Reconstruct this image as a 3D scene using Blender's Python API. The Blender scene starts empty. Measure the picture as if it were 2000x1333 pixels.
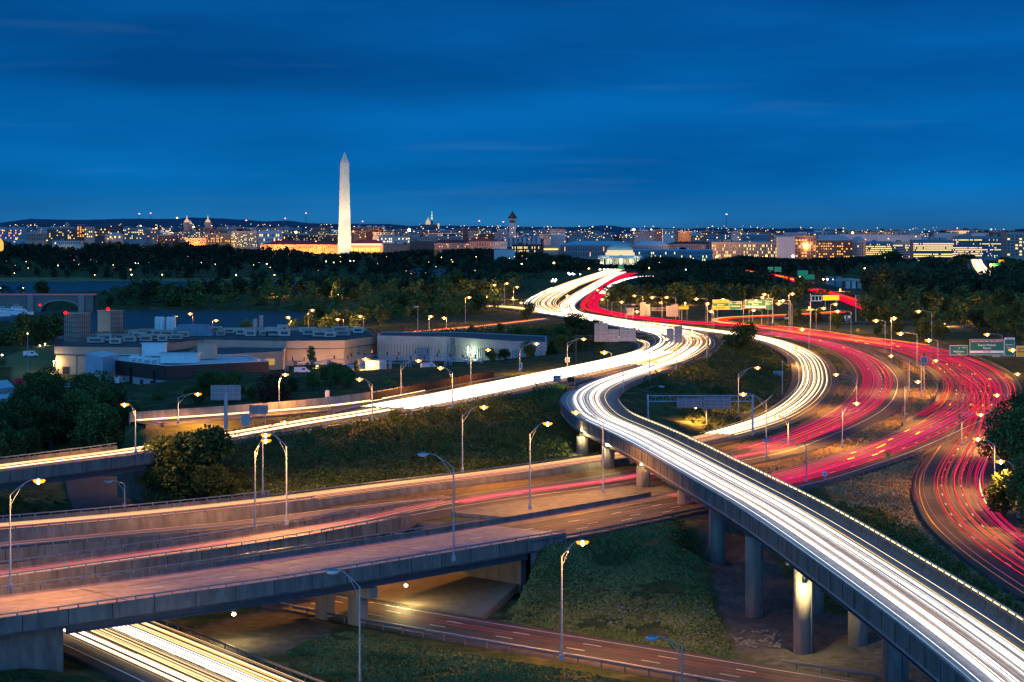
import bpy, math, random
import numpy as np
from mathutils import Vector, noise as mnoise
random.seed(7); rng = np.random.default_rng(7)
S = bpy.context.scene
COL = S.collection
# ------------------------------------------------------------------ camera
H, F, CX, HY = 55.0, 4100.0, 1000.0, 445.0     # eye height above the low road, focal length in photo pixels, horizon row
cam = bpy.data.cameras.new('camera'); camo = bpy.data.objects.new('camera', cam); COL.objects.link(camo)
camo.location = (0, 0, H); camo.rotation_euler = (math.radians(90), 0, 0)
cam.sensor_width = 36; cam.lens = 36*F/2000; cam.shift_y = -(666.5-HY)/2000
cam.clip_start = 1; cam.clip_end = 40000
S.camera = camo
S.render.resolution_x = 1024; S.render.resolution_y = 682
# ------------------------------------------------------------------ sky and twilight
W = bpy.data.worlds.new('World'); S.world = W; W.use_nodes = True
nt = W.node_tree; nt.nodes.clear(); N = nt.nodes.new; L = nt.links.new
out = N('ShaderNodeOutputWorld'); bg = N('ShaderNodeBackground'); L(bg.outputs[0], out.inputs[0])
tc = N('ShaderNodeTexCoord'); sep = N('ShaderNodeSeparateXYZ'); L(tc.outputs['Generated'], sep.inputs[0])
ramp = N('ShaderNodeValToRGB'); L(sep.outputs['Z'], ramp.inputs[0])
cr = ramp.color_ramp; cr.elements[0].position = 0.0; cr.elements[0].color = (.020,.150,.36,1)
cr.elements[1].position = 1.0; cr.elements[1].color = (.003,.022,.085,1)
for p_, c_ in ((.004,(.014,.18,.46)),(.02,(.0018,.160,.49)),(.045,(.0010,.126,.425)),(.08,(.0008,.103,.365)),(.12,(.0010,.084,.315)),(.35,(.002,.052,.20))):
    e = cr.elements.new(p_); e.color = (*c_, 1)
# drifting cloud bands: 3-D noise on the direction, squashed in z
mp = N('ShaderNodeMapping'); L(tc.outputs['Generated'], mp.inputs[0]); mp.inputs['Scale'].default_value = (1.7, 1.7, 11)
mp.inputs['Rotation'].default_value = (0, .06, 0)
n1 = N('ShaderNodeTexNoise'); L(mp.outputs[0], n1.inputs[0]); n1.inputs['Scale'].default_value = 2.3; n1.inputs['Detail'].default_value = 7; n1.inputs['Roughness'].default_value = .48
r1 = N('ShaderNodeValToRGB'); L(n1.outputs[0], r1.inputs[0]); r1.color_ramp.elements[0].position = .36; r1.color_ramp.elements[1].position = .72
r1.color_ramp.elements[0].color = (.54,.56,.62,1); r1.color_ramp.elements[1].color = (1.16,1.16,1.12,1)
mx = N('ShaderNodeMixRGB'); mx.blend_type = 'MULTIPLY'; mx.inputs[0].default_value = .9
L(ramp.outputs[0], mx.inputs[1]); L(r1.outputs[0], mx.inputs[2])
# a few paler wisps
mp2 = N('ShaderNodeMapping'); L(tc.outputs['Generated'], mp2.inputs[0]); mp2.inputs['Scale'].default_value = (5, 5, 75); mp2.inputs['Location'].default_value = (3, 1, 2)
n2 = N('ShaderNodeTexNoise'); L(mp2.outputs[0], n2.inputs[0]); n2.inputs['Scale'].default_value = 1.6; n2.inputs['Detail'].default_value = 5
r2 = N('ShaderNodeValToRGB'); L(n2.outputs[0], r2.inputs[0]); r2.color_ramp.elements[0].position = .60; r2.color_ramp.elements[1].position = .80
r2.color_ramp.elements[0].color = (0,0,0,1); r2.color_ramp.elements[1].color = (.035,.045,.05,1)
ad = N('ShaderNodeMixRGB'); ad.blend_type = 'ADD'; ad.inputs[0].default_value = .28
L(mx.outputs[0], ad.inputs[1]); L(r2.outputs[0], ad.inputs[2])
# side to side the photograph's sky is a little brighter away from the city glow; west (behind the camera) keeps the afterglow
ma = N('ShaderNodeMapRange'); L(sep.outputs['X'], ma.inputs[0]); ma.inputs[1].default_value = -.3; ma.inputs[2].default_value = .3; ma.inputs[3].default_value = .86; ma.inputs[4].default_value = 1.12
vm = N('ShaderNodeMixRGB'); vm.blend_type = 'MULTIPLY'; vm.inputs[0].default_value = 1; L(ad.outputs[0], vm.inputs[1]); L(ma.outputs[0], vm.inputs[2])
my = N('ShaderNodeMapRange'); L(sep.outputs['Y'], my.inputs[0]); my.inputs[1].default_value = .3; my.inputs[2].default_value = -1; my.inputs[3].default_value = 0; my.inputs[4].default_value = 1
wg = N('ShaderNodeMixRGB'); wg.blend_type = 'ADD'; L(my.outputs[0], wg.inputs[0]); L(vm.outputs[0], wg.inputs[1]); wg.inputs[2].default_value = (.11,.46,1.08,1)
L(wg.outputs[0], bg.inputs[0]); bg.inputs[1].default_value = 1.08
sun = bpy.data.lights.new('twilight_sun', 'SUN'); sun.energy = .30; sun.angle = math.radians(45); sun.color = (.22,.58,1)
suno = bpy.data.objects.new('twilight_sun', sun); COL.objects.link(suno); suno.rotation_euler = (math.radians(62), 0, math.radians(-25))
S.view_settings.view_transform = 'Standard'; S.view_settings.look = 'None'; S.view_settings.exposure = 0; S.view_settings.gamma = 1; S.view_settings.use_curve_mapping = False
cy = S.cycles; cy.max_bounces = 4; cy.diffuse_bounces = 2; cy.glossy_bounces = 2; cy.transmission_bounces = 2; cy.sample_clamp_indirect = 4; cy.sample_clamp_direct = 0; cy.use_denoising = True; cy.caustics_reflective = False; cy.caustics_refractive = False
# ------------------------------------------------------------------ helpers
def pt(x, y, z=0.0):
    """photo pixel on the level z -> the place in the world"""
    Y = F*(H-z)/(y-HY); return np.array([(x-CX)*Y/F, Y, z])
def pd(x, y, Y):
    """photo pixel at the distance Y -> the place in the world"""
    return np.array([(x-CX)*Y/F, Y, H-(y-HY)*Y/F])
def tag(o, label=None, cat=None, group=None, kind=None):
    if label: o['label'] = label
    if cat: o['category'] = cat
    if group: o['group'] = group
    if kind: o['kind'] = kind
    return o
MATS = {}
def mat(name, col, rough=.85, var=.25, vs=1.0, bump=0.0, bs=6.0, metal=0.0, emit=None, es=0.0, per_obj=0.0, streak=0.0, spec=.3):
    if name in MATS: return MATS[name]
    m = bpy.data.materials.new(name); m.use_nodes = True; t = m.node_tree; b = t.nodes['Principled BSDF']
    b.inputs['Roughness'].default_value = rough; b.inputs['Metallic'].default_value = metal; b.inputs['Specular IOR Level'].default_value = spec
    g = t.nodes.new('ShaderNodeNewGeometry')
    nz = t.nodes.new('ShaderNodeTexNoise'); nz.inputs['Scale'].default_value = vs; nz.inputs['Detail'].default_value = 6; nz.inputs['Roughness'].default_value = .65
    src = g.outputs['Position']
    if streak:
        q = t.nodes.new('ShaderNodeMapping'); q.inputs['Scale'].default_value = (1, 1, streak); t.links.new(src, q.inputs[0]); src = q.outputs[0]
    t.links.new(src, nz.inputs['Vector'])
    rr = t.nodes.new('ShaderNodeMapRange'); t.links.new(nz.outputs[0], rr.inputs[0]); rr.inputs[1].default_value = .3; rr.inputs[2].default_value = .7; rr.inputs[3].default_value = 1-var; rr.inputs[4].default_value = 1+var
    v = rr.outputs[0]
    if per_obj:
        oi = t.nodes.new('ShaderNodeObjectInfo'); r3 = t.nodes.new('ShaderNodeMapRange'); t.links.new(oi.outputs['Random'], r3.inputs[0]); r3.inputs[3].default_value = 1-per_obj; r3.inputs[4].default_value = 1+per_obj
        mm = t.nodes.new('ShaderNodeMath'); mm.operation = 'MULTIPLY'; t.links.new(v, mm.inputs[0]); t.links.new(r3.outputs[0], mm.inputs[1]); v = mm.outputs[0]
    mu = t.nodes.new('ShaderNodeMixRGB'); mu.blend_type = 'MULTIPLY'; mu.inputs[0].default_value = 1; mu.inputs[1].default_value = (*col, 1); t.links.new(v, mu.inputs[2])
    t.links.new(mu.outputs[0], b.inputs['Base Color'])
    if bump:
        n3 = t.nodes.new('ShaderNodeTexNoise'); n3.inputs['Scale'].default_value = bs; n3.inputs['Detail'].default_value = 4; t.links.new(g.outputs['Position'], n3.inputs['Vector'])
        bp = t.nodes.new('ShaderNodeBump'); bp.inputs['Strength'].default_value = bump; bp.inputs['Distance'].default_value = .2; t.links.new(n3.outputs[0], bp.inputs['Height']); t.links.new(bp.outputs[0], b.inputs['Normal'])
    if emit:
        b.inputs['Emission Color'].default_value = (*emit, 1); b.inputs['Emission Strength'].default_value = es
    MATS[name] = m; return m
def glow(name, col, strength, sample='NONE'):
    if name in MATS: return MATS[name]
    m = bpy.data.materials.new(name); m.use_nodes = True; t = m.node_tree; t.nodes.clear()
    o = t.nodes.new('ShaderNodeOutputMaterial'); e = t.nodes.new('ShaderNodeEmission'); e.inputs[0].default_value = (*col, 1); e.inputs[1].default_value = strength
    t.links.new(e.outputs[0], o.inputs[0]); m.cycles.emission_sampling = sample; MATS[name] = m; return m
class MB:
    """collects shapes, then links them as ONE mesh object"""
    def __init__(s): s.v = []; s.f = []; s.n = 0; s.mi = []
    def add(s, v, f, m=0):
        v = np.asarray(v, float); s.v.append(v); s.f += [tuple(i+s.n for i in q) for q in f]; s.mi += [m]*len(f); s.n += len(v); return s
    def box(s, c, d, rz=0, m=0):
        x, y, z = d[0]/2, d[1]/2, d[2]/2
        v = np.array([(a*x, b*y, e*z) for e in (-1,1) for a, b in ((-1,-1),(1,-1),(1,1),(-1,1))])
        if rz: k, q = math.cos(rz), math.sin(rz); v = np.c_[v[:,0]*k-v[:,1]*q, v[:,0]*q+v[:,1]*k, v[:,2]]
        return s.add(v+np.asarray(c, float), [(3,2,1,0),(4,5,6,7),(0,1,5,4),(1,2,6,5),(2,3,7,6),(3,0,4,7)], m)
    def tube(s, a, b, r, r2=None, n=6, m=0, caps=True):
        a = np.asarray(a, float); b = np.asarray(b, float); r2 = r if r2 is None else r2
        d = b-a; d /= (np.linalg.norm(d)+1e-9); u = np.cross(d, (0,0,1) if abs(d[2]) < .9 else (1,0,0)); u /= np.linalg.norm(u); w = np.cross(d, u)
        an = np.arange(n)*2*math.pi/n; ring = np.outer(np.cos(an), u)+np.outer(np.sin(an), w)
        v = np.r_[a+ring*r, b+ring*r2]; f = [(i, (i+1) % n, n+(i+1) % n, n+i) for i in range(n)]
        if caps: f += [tuple(range(n))[::-1], tuple(range(n, 2*n))]
        return s.add(v, f, m)
    def lathe(s, c, prof, n=12, m=0, sx=1, sy=1):
        an = np.arange(n)*2*math.pi/n; v = []; 
        for r, z in prof: v += [(r*math.cos(a)*sx, r*math.sin(a)*sy, z) for a in an]
        f = [(k*n+i, k*n+(i+1) % n, (k+1)*n+(i+1) % n, (k+1)*n+i) for k in range(len(prof)-1) for i in range(n)]
        f += [tuple(range(n))[::-1], tuple((len(prof)-1)*n+i for i in range(n))]
        return s.add(np.array(v)+np.asarray(c, float), f, m)
    def prism(s, poly, z0, z1, m=0, mtop=None):
        """poly: world xy, counter-clockwise"""
        n = len(poly); v = [(p[0], p[1], z0) for p in poly]+[(p[0], p[1], z1) for p in poly]
        s.add(v, [(i, (i+1) % n, n+(i+1) % n, n+i) for i in range(n)], m)
        return s.add([(p[0], p[1], z1) for p in poly], [tuple(range(n))], m if mtop is None else mtop)
    def build(s, name, mats, parent=None, origin=None):
        me = bpy.data.meshes.new(name)
        v = np.concatenate(s.v) if s.v else np.zeros((0,3))
        if origin is not None: v = v-np.asarray(origin, float)
        me.from_pydata(v.tolist(), [], s.f)
        for m in (mats if isinstance(mats, (list, tuple)) else [mats]): me.materials.append(m)
        if any(s.mi): me.polygons.foreach_set('material_index', s.mi)
        me.update()
        o = bpy.data.objects.new(name, me); COL.objects.link(o)
        if origin is not None: o.location = tuple(origin)
        if parent is not None: o.parent = parent
        return o
def raw_mesh(name, v, quads, mats, mi=None):
    v = np.asarray(v, np.float32); q = np.asarray(quads, np.int32); me = bpy.data.meshes.new(name)
    me.vertices.add(len(v)); me.vertices.foreach_set('co', v.ravel()); k = q.shape[1]
    me.loops.add(q.size); me.loops.foreach_set('vertex_index', q.ravel()); me.polygons.add(len(q))
    me.polygons.foreach_set('loop_start', np.arange(0, q.size, k, dtype=np.int32)); me.polygons.foreach_set('loop_total', np.full(len(q), k, np.int32))
    for m in mats: me.materials.append(m)
    if mi is not None: me.polygons.foreach_set('material_index', np.asarray(mi, np.int32))
    me.update(calc_edges=True); return me
def link(name, me, parent=None, loc=None):
    o = bpy.data.objects.new(name, me); COL.objects.link(o)
    if parent is not None: o.parent = parent
    if loc is not None: o.location = tuple(float(q) for q in loc)
    return o
def empty(name, loc=(0,0,0), rz=0):
    o = bpy.data.objects.new(name, None); COL.objects.link(o); o.location = tuple(float(q) for q in loc); o.rotation_euler = (0,0,rz); o.empty_display_size = .2; return o
def copy_tree(o, parent=None):
    c = o.copy(); COL.objects.link(c); c.parent = parent
    for ch in list(o.children): copy_tree(ch, c)
    return c
# ------------------------------------------------------------------ materials
M_ASPH = mat('asphalt', (.062,.058,.062), .75, .35, .35, .2, 5)
M_CDECK = mat('deck_concrete', (.30,.26,.27), .75, .30, .5, .15, 4)
M_CONC = mat('barrier_concrete', (.14,.135,.13), .85, .42, .7, .25, 3, streak=.25)
M_PIER = mat('pier_concrete', (.23,.21,.20), .85, .38, .8, .2, 3, streak=.15)
M_GIRD = mat('girder_paint', (.05,.075,.11), .55, .2, .6, .0)
M_STEEL = mat('galvanised_steel', (.20,.25,.32), .45, .15, 2, 0, metal=.55)
M_POLE = mat('pole_steel', (.30,.32,.36), .5, .15, 2, 0, metal=.4)
M_WHITE = mat('white_line_paint', (.75,.75,.72), .6, .12, 3)
M_YELL = mat('yellow_line_paint', (.65,.42,.06), .6, .15, 3)
M_BARK = mat('bark', (.06,.045,.035), .9, .3, 2)
M_JOINT = mat('expansion_joint', (.03,.03,.032), .8, .2, 2)
M_TAN = mat('tan_precast_wall', (.44,.31,.23), .85, .12, .15, .1, 2)
M_BROWN = mat('brown_metal_band', (.055,.035,.035), .6, .15, .3)
M_WROOF = mat('white_membrane_roof', (.55,.66,.70), .7, .12, .3)
M_BLUEG = mat('grey_corrugated_wall', (.32,.32,.31), .6, .2, .2)
M_ROOFD = mat('dark_roof', (.09,.10,.11), .85, .25, .2)
M_GSIGN = mat('green_sign_face', (.01,.17,.10), .5, .05, 1)
M_SIGNB = mat('sign_back_aluminium', (.20,.19,.22), .5, .12, 1, metal=.2)
M_YSIGN = mat('yellow_sign_face', (.75,.45,.03), .5, .05, 1)
M_LEGEND = mat('sign_legend', (.80,.80,.78), .5, .03, 1)
M_BLK = mat('black_legend', (.01,.01,.01), .6, .03, 1)
# ------------------------------------------------------------------ roads: centre lines, widths, levels
def catmull(P, n=12):
    P = np.asarray(P, float); Q = np.vstack([2*P[0]-P[1], P, 2*P[-1]-P[-2]]); o = []
    for i in range(1, len(Q)-2):
        a, b, c, d = Q[i-1], Q[i], Q[i+1], Q[i+2]
        # centripetal-ish: uniform is fine on these even spacings
        for t in np.linspace(0, 1, n, endpoint=False):
            o.append(.5*((2*b)+(-a+c)*t+(2*a-5*b+4*c-d)*t*t+(-a+3*b-3*c+d)*t**3))
    o.append(Q[-2]); return np.array(o)
class Road:
    def __init__(s, pts, ds=4.0, edge=0, world=False, smooth=3):
        """pts: (px, py, z, width) of the centre line; edge=-1/+1: the given line is that edge"""
        A = np.array([[*(np.array(p[:3]) if world else pt(*p[:3])), p[3]] for p in pts])
        C = catmull(A); d = np.r_[0, np.cumsum(np.linalg.norm(np.diff(C[:,:2], axis=0), axis=1))]
        n = max(4, int(d[-1]/ds)); t = np.linspace(0, d[-1], n)
        R = np.c_[[np.interp(t, d, C[:,k]) for k in range(4)]].T
        for _ in range(smooth): R[1:-1] = .25*R[:-2]+.5*R[1:-1]+.25*R[2:]
        s.c = R[:,:3]; s.w = R[:,3]; s.frames()
        if edge: s.c = s.c-s.n*(edge*s.w/2)[:,None]; s.frames()
    def frames(s):
        T = np.gradient(s.c[:,:2], axis=0); T /= np.linalg.norm(T, axis=1)[:,None]+1e-9
        s.t = T; s.n = np.c_[T[:,1], -T[:,0], np.zeros(len(T))]
        s.s = np.r_[0, np.cumsum(np.linalg.norm(np.diff(s.c[:,:2], axis=0), axis=1))]; s.len = s.s[-1]
    def at(s, q, u=0.0, v=0.0):
        """q: metres along, u: lateral offset (+ right of travel), v: above the surface"""
        q = np.atleast_1d(q); c = np.c_[[np.interp(q, s.s, s.c[:,k]) for k in range(3)]].T; n = np.c_[[np.interp(q, s.s, s.n[:,k]) for k in range(3)]].T
        r = c+n*np.reshape(u*np.ones(len(q)), (-1,1)); r[:,2] += v; return r
    def width(s, q): return np.interp(q, s.s, s.w)
    def sx(s, x):
        """metres along where the centre passes photo column x (first crossing)"""
        px = CX+F*s.c[:,0]/s.c[:,1]; k = np.where(np.diff(np.sign(px-x)) != 0)[0]
        return float(s.s[k[0]]) if len(k) else (0.0 if abs(px[0]-x) < abs(px[-1]-x) else s.len)
    def sweep(s, mb, prof, a=0, b=None, ds=4.0, closed=True, half=True, m=0, cap=True):
        """prof: (k, u, v): lateral = k*halfwidth + u"""
        b = s.len if b is None else b; n = max(2, int((b-a)/ds)+1); q = np.linspace(a, b, n); hw = s.width(q)/2; P = len(prof)
        V = np.concatenate([s.at(q, p[0]*hw+p[1], p[2])[:,None,:] for p in prof], 1).reshape(-1,3)
        K = P if closed else P-1
        f = [(i*P+j, i*P+(j+1) % P, (i+1)*P+(j+1) % P, (i+1)*P+j) for i in range(n-1) for j in range(K)]
        if closed and cap: f += [tuple(range(P))[::-1], tuple((n-1)*P+j for j in range(P))]
        mb.add(V, f, m); return mb
# --- the elevated ramp in front (flyover): the given line is its outer edge, under the parapet
fl = [(1980,1420),(1900,1333),(1700,1172),(1500,1027),(1425,978),(1325,920),(1225,862),(1175,836),(1120,811),(1097,788)]
flw = []
for x, y in [(2230,1700)]+fl:
    p_ = pt(x, y, 15.1); flw.append((p_[0], p_[1], 14.0, 12.2))
FA = Road(flw, edge=-1, world=True)
cen = [tuple(FA.at(q)[0])+(12.2,) for q in np.linspace(0, FA.len*.93, 14)]
for x, y, z, w in [(1148,781,13.9,13),(1172,758,13.8,13),(1225,737,13.5,13),(1280,719,13,13),(1325,700,12.4,12),(1352,683,11.6,12)]: cen.append((*pt(x, y, z), w))
FLY = Road(cen, world=True, smooth=6)
UH = Road([(-170,943,12,13.6),(0,921,12,13.6),(150,902,12,13.6),(285,884,12,13.6),(430,860,12.1,13.6),(600,830,12.4,14),(727,810,12.7,16),(800,795,12.9,21),(885,780,13.1,24),(1000,756,13.4,25),(1100,735,13.4,22),(1180,718,13.2,19),(1250,702,12.8,18),(1290,690,12.3,18)])
MM = Road([(1240,716,13.0,22),(1275,708,12.8,24),(1312,692,12.1,26),(1338,672,10.8,26),(1325,656,9.8,26),(1270,643,9,24),(1190,629,8.3,22),(1120,617,7.8,22),(1082,611,7.5,20),(1055,597,7.5,15),(1070,580,7.5,15),(1110,560,8,16),(1160,542,9,18),(1205,527,10,18)])
BB_ = Road([(1215,533,9.5,11),(1195,541,9,11),(1150,567,8,11),(1115,590,7.5,11),(1108,602,7.5,11),(1120,613,7.7,11),(1165,624,8.1,8)])
RO = Road([(1235,535,9.5,11),(1215,542,9,11),(1185,560,8,11),(1162,580,7.7,12),(1150,597,7.6,12),(1163,608,7.8,13),(1215,618,8,13),(1300,629,8,13),(1400,636,8,13),(1505,643,8,15),(1610,658,8,21),(1700,670,8,24),(1775,682,8,27),(1830,699,8,26),(1880,722,7.9,25),(1910,752,7.9,23),(1908,782,7.8,22),(1885,806,7.8,20),(1845,829,7.7,17),(1788,857,7.6,15.5),(1731,881,7.5,15),(1650,908,7.5,15),(1560,935,7.5,15),(1450,960,7.5,15),(1300,989,7.5,16),(1150,1018,7.5,17),(1000,1045,7.5,17.5),(750,1086,7.5,17.5),(500,1126,7.5,17.3),(250,1161,7.5,17),(0,1195,7.5,17),(-170,1217,7.5,17)])
R1B = Road([(1880,735,7.85,18),(1918,765,7.8,18),(1925,800,7.7,17),(1915,845,7.5,16),(1888,890,7.2,15),(1868,930,6.9,15),(1868,965,6.6,15),(1890,1010,6.3,15),(1930,1050,6,15),(2005,1105,5.7,15),(2110,1170,5.4,15)])
R2 = Road([(1500,652,7.95,11),(1575,664,8,13),(1640,681,8,14),(1690,704,7.9,16),(1717,735,7.8,17),(1715,766,7.8,17),(1690,797,7.7,17),(1640,827,7.6,16),(1570,857,7.5,15),(1500,881,7.5,15),(1400,901,7.5,15),(1300,920,7.5,15),(1175,943,7.5,15),(1000,966,7.5,15),(880,985,7.5,13.5),(800,1002,7.5,11),(700,1024,7.5,10),(500,1060,7.5,10),(250,1096,7.5,9.5),(0,1131,7.5,9.2),(-170,1154,7.5,9.2)])
D2 = Road([(870,977,7.5,6),(800,986,7.5,9),(690,1000,7.5,11),(500,1027,7.5,13),(250,1050,7.5,12.3),(0,1073,7.5,12),(-170,1089,7.5,12)])
WL = Road([(1150,620,7.9,9),(1200,627,8,9),(1300,638,8,10),(1400,650,8,11),(1470,660,8,12),(1530,676,8,13),(1578,702,8,14),(1592,742,7.9,14),(1575,778,7.8,13),(1530,812,7.7,12),(1470,836,7.6,12),(1390,858,7.6,11),(1300,877,7.5,11),(1225,893,7.5,11),(1100,911,7.5,10),(1000,926,7.5,10),(750,957,7.5,10.5),(500,989,7.5,11),(240,1016,7.5,11.5),(0,1037,7.5,11.7),(-170,1051,7.5,11.7)])
LR = Road([(2000,1408,-.1,13.5),(1750,1367,0,13.5),(1500,1327,0,13.5),(1250,1284,0,13.5),(1000,1243,0,13.5),(750,1200,0,13.5),(640,1180,0,13.5),(500,1150,0,13.5),(340,1095,.3,12),(225,1020,.6,11),(190,965,.9,11),(180,935,1.2,11),(150,905,1.5,11)])
LL = Road([(640,1440,0,19),(540,1385,0,19),(424,1333,0,18),(340,1296,0,18),(235,1250,0,18),(100,1192,0,18),(-40,1130,0,18),(-200,1060,0,18)])
SR = Road([(270,827,11.6,7),(400,818,11.8,7.5),(500,811,12.2,7.5),(642,799,12.5,7.5),(750,785,12.8,7),(840,768,13.1,6)])
RF = Road([(700,660,8,9),(760,655,8,9),(840,648,8,9),(940,639,8,9),(1010,631,8,9),(1060,625,7.8,8)])
RA = Road([(930,600,7,10),(975,601,7.2,10),(1020,605,7.4,10),(1055,612,7.5,8)])
RS = Road([(1190,660,9,6),(1235,665,9.6,7),(1262,674,10.3,7),(1252,687,11,7),(1205,701,12.4,7),(1130,719,13.1,6)])
RL = Road([(1640,612,8,9),(1540,618,8,9),(1470,621,8,9),(1420,624,8,9),(1403,628.5,8,9),(1430,634,8,9),(1490,640,8,7)])
BR = Road([(1168,575,8.5,8),(1190,558,11,9),(1215,548,12.5,9),(1250,542,13,9),(1290,541,13,9),(1330,543,13,8)], ds=10)
RD1 = Road([(1440,528,11,11),(1490,536,12,11),(1530,543,12,11),(1574,555,11,11)], ds=10)
RD2 = Road([(1585,566,10,12),(1615,574,10,12),(1650,585,9.5,12),(1688,600,9,12),(1720,612,8.5,10)], ds=8)
RD3 = Road([(1905,508,16,22),(1912,522,14,22),(1925,540,12,20),(1935,560,9,18)], ds=10)
RFR = Road([(1590,634,6,8),(1660,630,6,9),(1740,628,6,9),(1830,630,6,9),(1900,640,6,8)], ds=8)   # service road on the lawn at the far bank
def bridge_of(r, a, b): r.br = (a, b); return r
for r in (MM,BB_,R1B,RA,RS,RL,SR,RF,LR,LL,RFR,RD2): r.br = None
bridge_of(FLY, 0, FLY.sx(1096.5) if False else float(FLY.s[np.argmin(np.abs(FLY.c[:,1]-478))]))
bridge_of(UH, 0, UH.sx(292)); bridge_of(RO, RO.len-(RO.len-RO.sx(1085)), RO.sx(97) if False else None)
def last_cross(r, x, u=0):
    e_ = r.c+r.n*(u*r.w/2)[:,None]; px = CX+F*e_[:,0]/e_[:,1]; k = np.where(np.diff(np.sign(px-x)) != 0)[0]; return float(r.s[k[-1]])
QA = last_cross(RO, 97, -1); RO.br = (last_cross(RO, 1016, -1), RO.len); R2.br = (last_cross(R2, 798, -1), R2.len); D2.br = (last_cross(D2, 690), D2.len); WL.br = (last_cross(WL, 560), WL.len)
BR.br = (BR.len*.25, BR.len); RD1.br = (0, RD1.len*.8); RD3.br = None
ROADS = dict(flyover_ramp=FLY, upper_highway=UH, main_curve=MM, bridge_inbound=BB_, outbound=RO, exit_curve=R1B, middle=R2, deck_two=D2, inner=WL, low=LR, lowleft=LL, service=SR, ramp_far=RF, ramp_amber=RA, small=RS, loop=RL, br=BR, rd1=RD1, rd2=RD2, rd3=RD3, rfr=RFR)
# ------------------------------------------------------------------ terrain
ctl = []
for r in ROADS.values():
    k = 2 if r.c[0,1] < 1500 else 1
    for i in range(0, len(r.s), k):
        if r.br and r.br[0]-2 < r.s[i] < r.br[1]+2: continue
        for u in (-1,0,1): p_ = r.c[i]+r.n[i]*u*r.w[i]/2; ctl.append((*p_[:2], p_[2]-.35, .6))
for x, y, z in [(1735,1333,0),(1640,1290,0),(1560,1275,0),(1600,1200,0),(1465,1205,0),(1500,1150,.2),(1393,1115,1),(1620,1130,1),(1450,1060,3),(1331,1020,4.5),(1400,1010,5.5),(1250,955,7.2),(1182,912,7.2),(1132,885,8),(1120,840,9.5),
                (700,1300,0),(900,1320,.3),(1100,1310,0),(600,1240,0),(535,1235,0),(480,1200,0),(600,1215,0),(650,1205,0),
                (960,1190,.2),
                (100,790,3),(300,800,3.5),(450,790,4),(700,745,4),(850,732,4.5),(1000,715,5.5),(200,760,3.2),(110,745,2.5),(200,745,2.5),(400,730,3.5),(560,722,3.5),(660,720,3.5),(740,722,4),(740,712,3.5),(820,712,4),(880,714,4),(950,712,4),(1040,708,4.5),(640,735,3.5),(800,740,4),(900,735,4.5),(0,820,4),(40,740,3.2),(120,850,5),(-80,760,3),(1060,700,7),
                (300,668,.6),(-50,690,1.2),(100,668,.8),(500,668,.8),(640,655,1.5),(720,668,4),(300,600,.6),(500,604,.8),(600,610,1),(800,615,2),(900,622,4),(1000,575,2),(800,580,1),(400,582,.6),(170,590,1.5),(0,583,2),
                (1700,600,4),(1900,620,5),(2100,700,6),(1850,560,3),(1600,600,5),(1300,590,3),(1450,590,4),(1250,600,5),(1990,560,4),
                (1650,800,7.3),(1480,760,6.0),(1420,740,6.2),(1380,800,6.0),(1450,700,7.5),(1300,800,6.2),(1280,835,6.6),(1700,950,6.2),(1650,985,5),(1750,1010,4.5),(1850,1090,3.8),(1960,1170,3.2),(1720,1060,3.2),(2000,1000,6.5),(2000,940,7),(2050,850,8),
                (900,850,10),(1050,820,10.5),(700,880,9.5),(500,900,9),(400,960,5),(330,960,3.2),(100,1000,2.5),(40,985,4),(0,975,4.5),(-80,985,5)]:
    ctl.append((*pt(x, y, z)[:2], z, 3.0))
for a_ in ((-4,309,.6,2),(1,316.5,1.0,2),(-12,330,1.9,2),(-28,347,2.0,2),(-45,364,2.2,2),(14,318,3.2,2),(22,326,5.5,2),(-58,250,2.0,2),(-52,251,1.2,2),(-66,248,2.6,2),(-52,238,1.2,2),(-75,240,3.0,2),(-64,262,2,2),(-80,255,3,2),(-46,246,.3,2)): ctl.append(a_)
for Y, z in ((2300,.6),(2600,1.5),(2900,5),(3200,10),(3500,12),(4200,12),(5200,13),(6500,14),(9000,16),(12500,20)):
    for a in np.linspace(-.34, .34, 16): ctl.append((a*Y, Y, z if a < .02 else z*.42, 40))
for X in np.linspace(-160, 160, 8):
    ctl.append((X, 60, 0, 5)); ctl.append((X, 165, 0, 5))
ctl = np.array(ctl, np.float32)
WATER_Z = -3.0
WPX = [[(-250,600),(60,600),(95,606),(160,606),(185,607),(330,604),(470,607),(600,610),(640,632),(560,660),(300,662),(185,664),(90,652),(20,628),(-250,640)],
       [(-400,551),(300,550),(700,551),(1010,553),(1300,553),(1500,556),(1700,562),(1730,572),(2500,590),(2500,604),(1760,590),(1690,590),(1620,580),(1480,570),(1300,566),(1100,566),(1000,568),(600,572),(280,578),(-400,583)],
       [(800,526),(905,526),(920,541),(830,545),(800,538)]]
WPOLY = [np.array([pt(x, y, WATER_Z)[:2] for x, y in p]) for p in WPX]
def inside(poly, x, y):
    r = np.zeros(len(x), bool); j = len(poly)-1
    for i in range(len(poly)):
        xi, yi = poly[i]; xj, yj = poly[j]
        c = ((yi > y) != (yj > y)) & (x < (xj-xi)*(y-yi)/(yj-yi+1e-9)+xi); r ^= c; j = i
    return r
_bank = []
for P_ in WPOLY:
    for i in range(len(P_)):
        a_, b_ = P_[i-1], P_[i]; n_ = max(1, int(np.linalg.norm(b_-a_)/30))
        for k in range(n_): q_ = a_+(b_-a_)*k/n_; _bank.append((*q_, -2.4, 2.5))
ctl = np.r_[ctl, np.array(_bank, np.float32)]
_cx, _cy, _cz, _cr = ctl.T
_rs = [(r, np.array([not (r.br and r.br[0]-2 < q < r.br[1]+2) for q in r.s])) for r in ROADS.values()]
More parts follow.
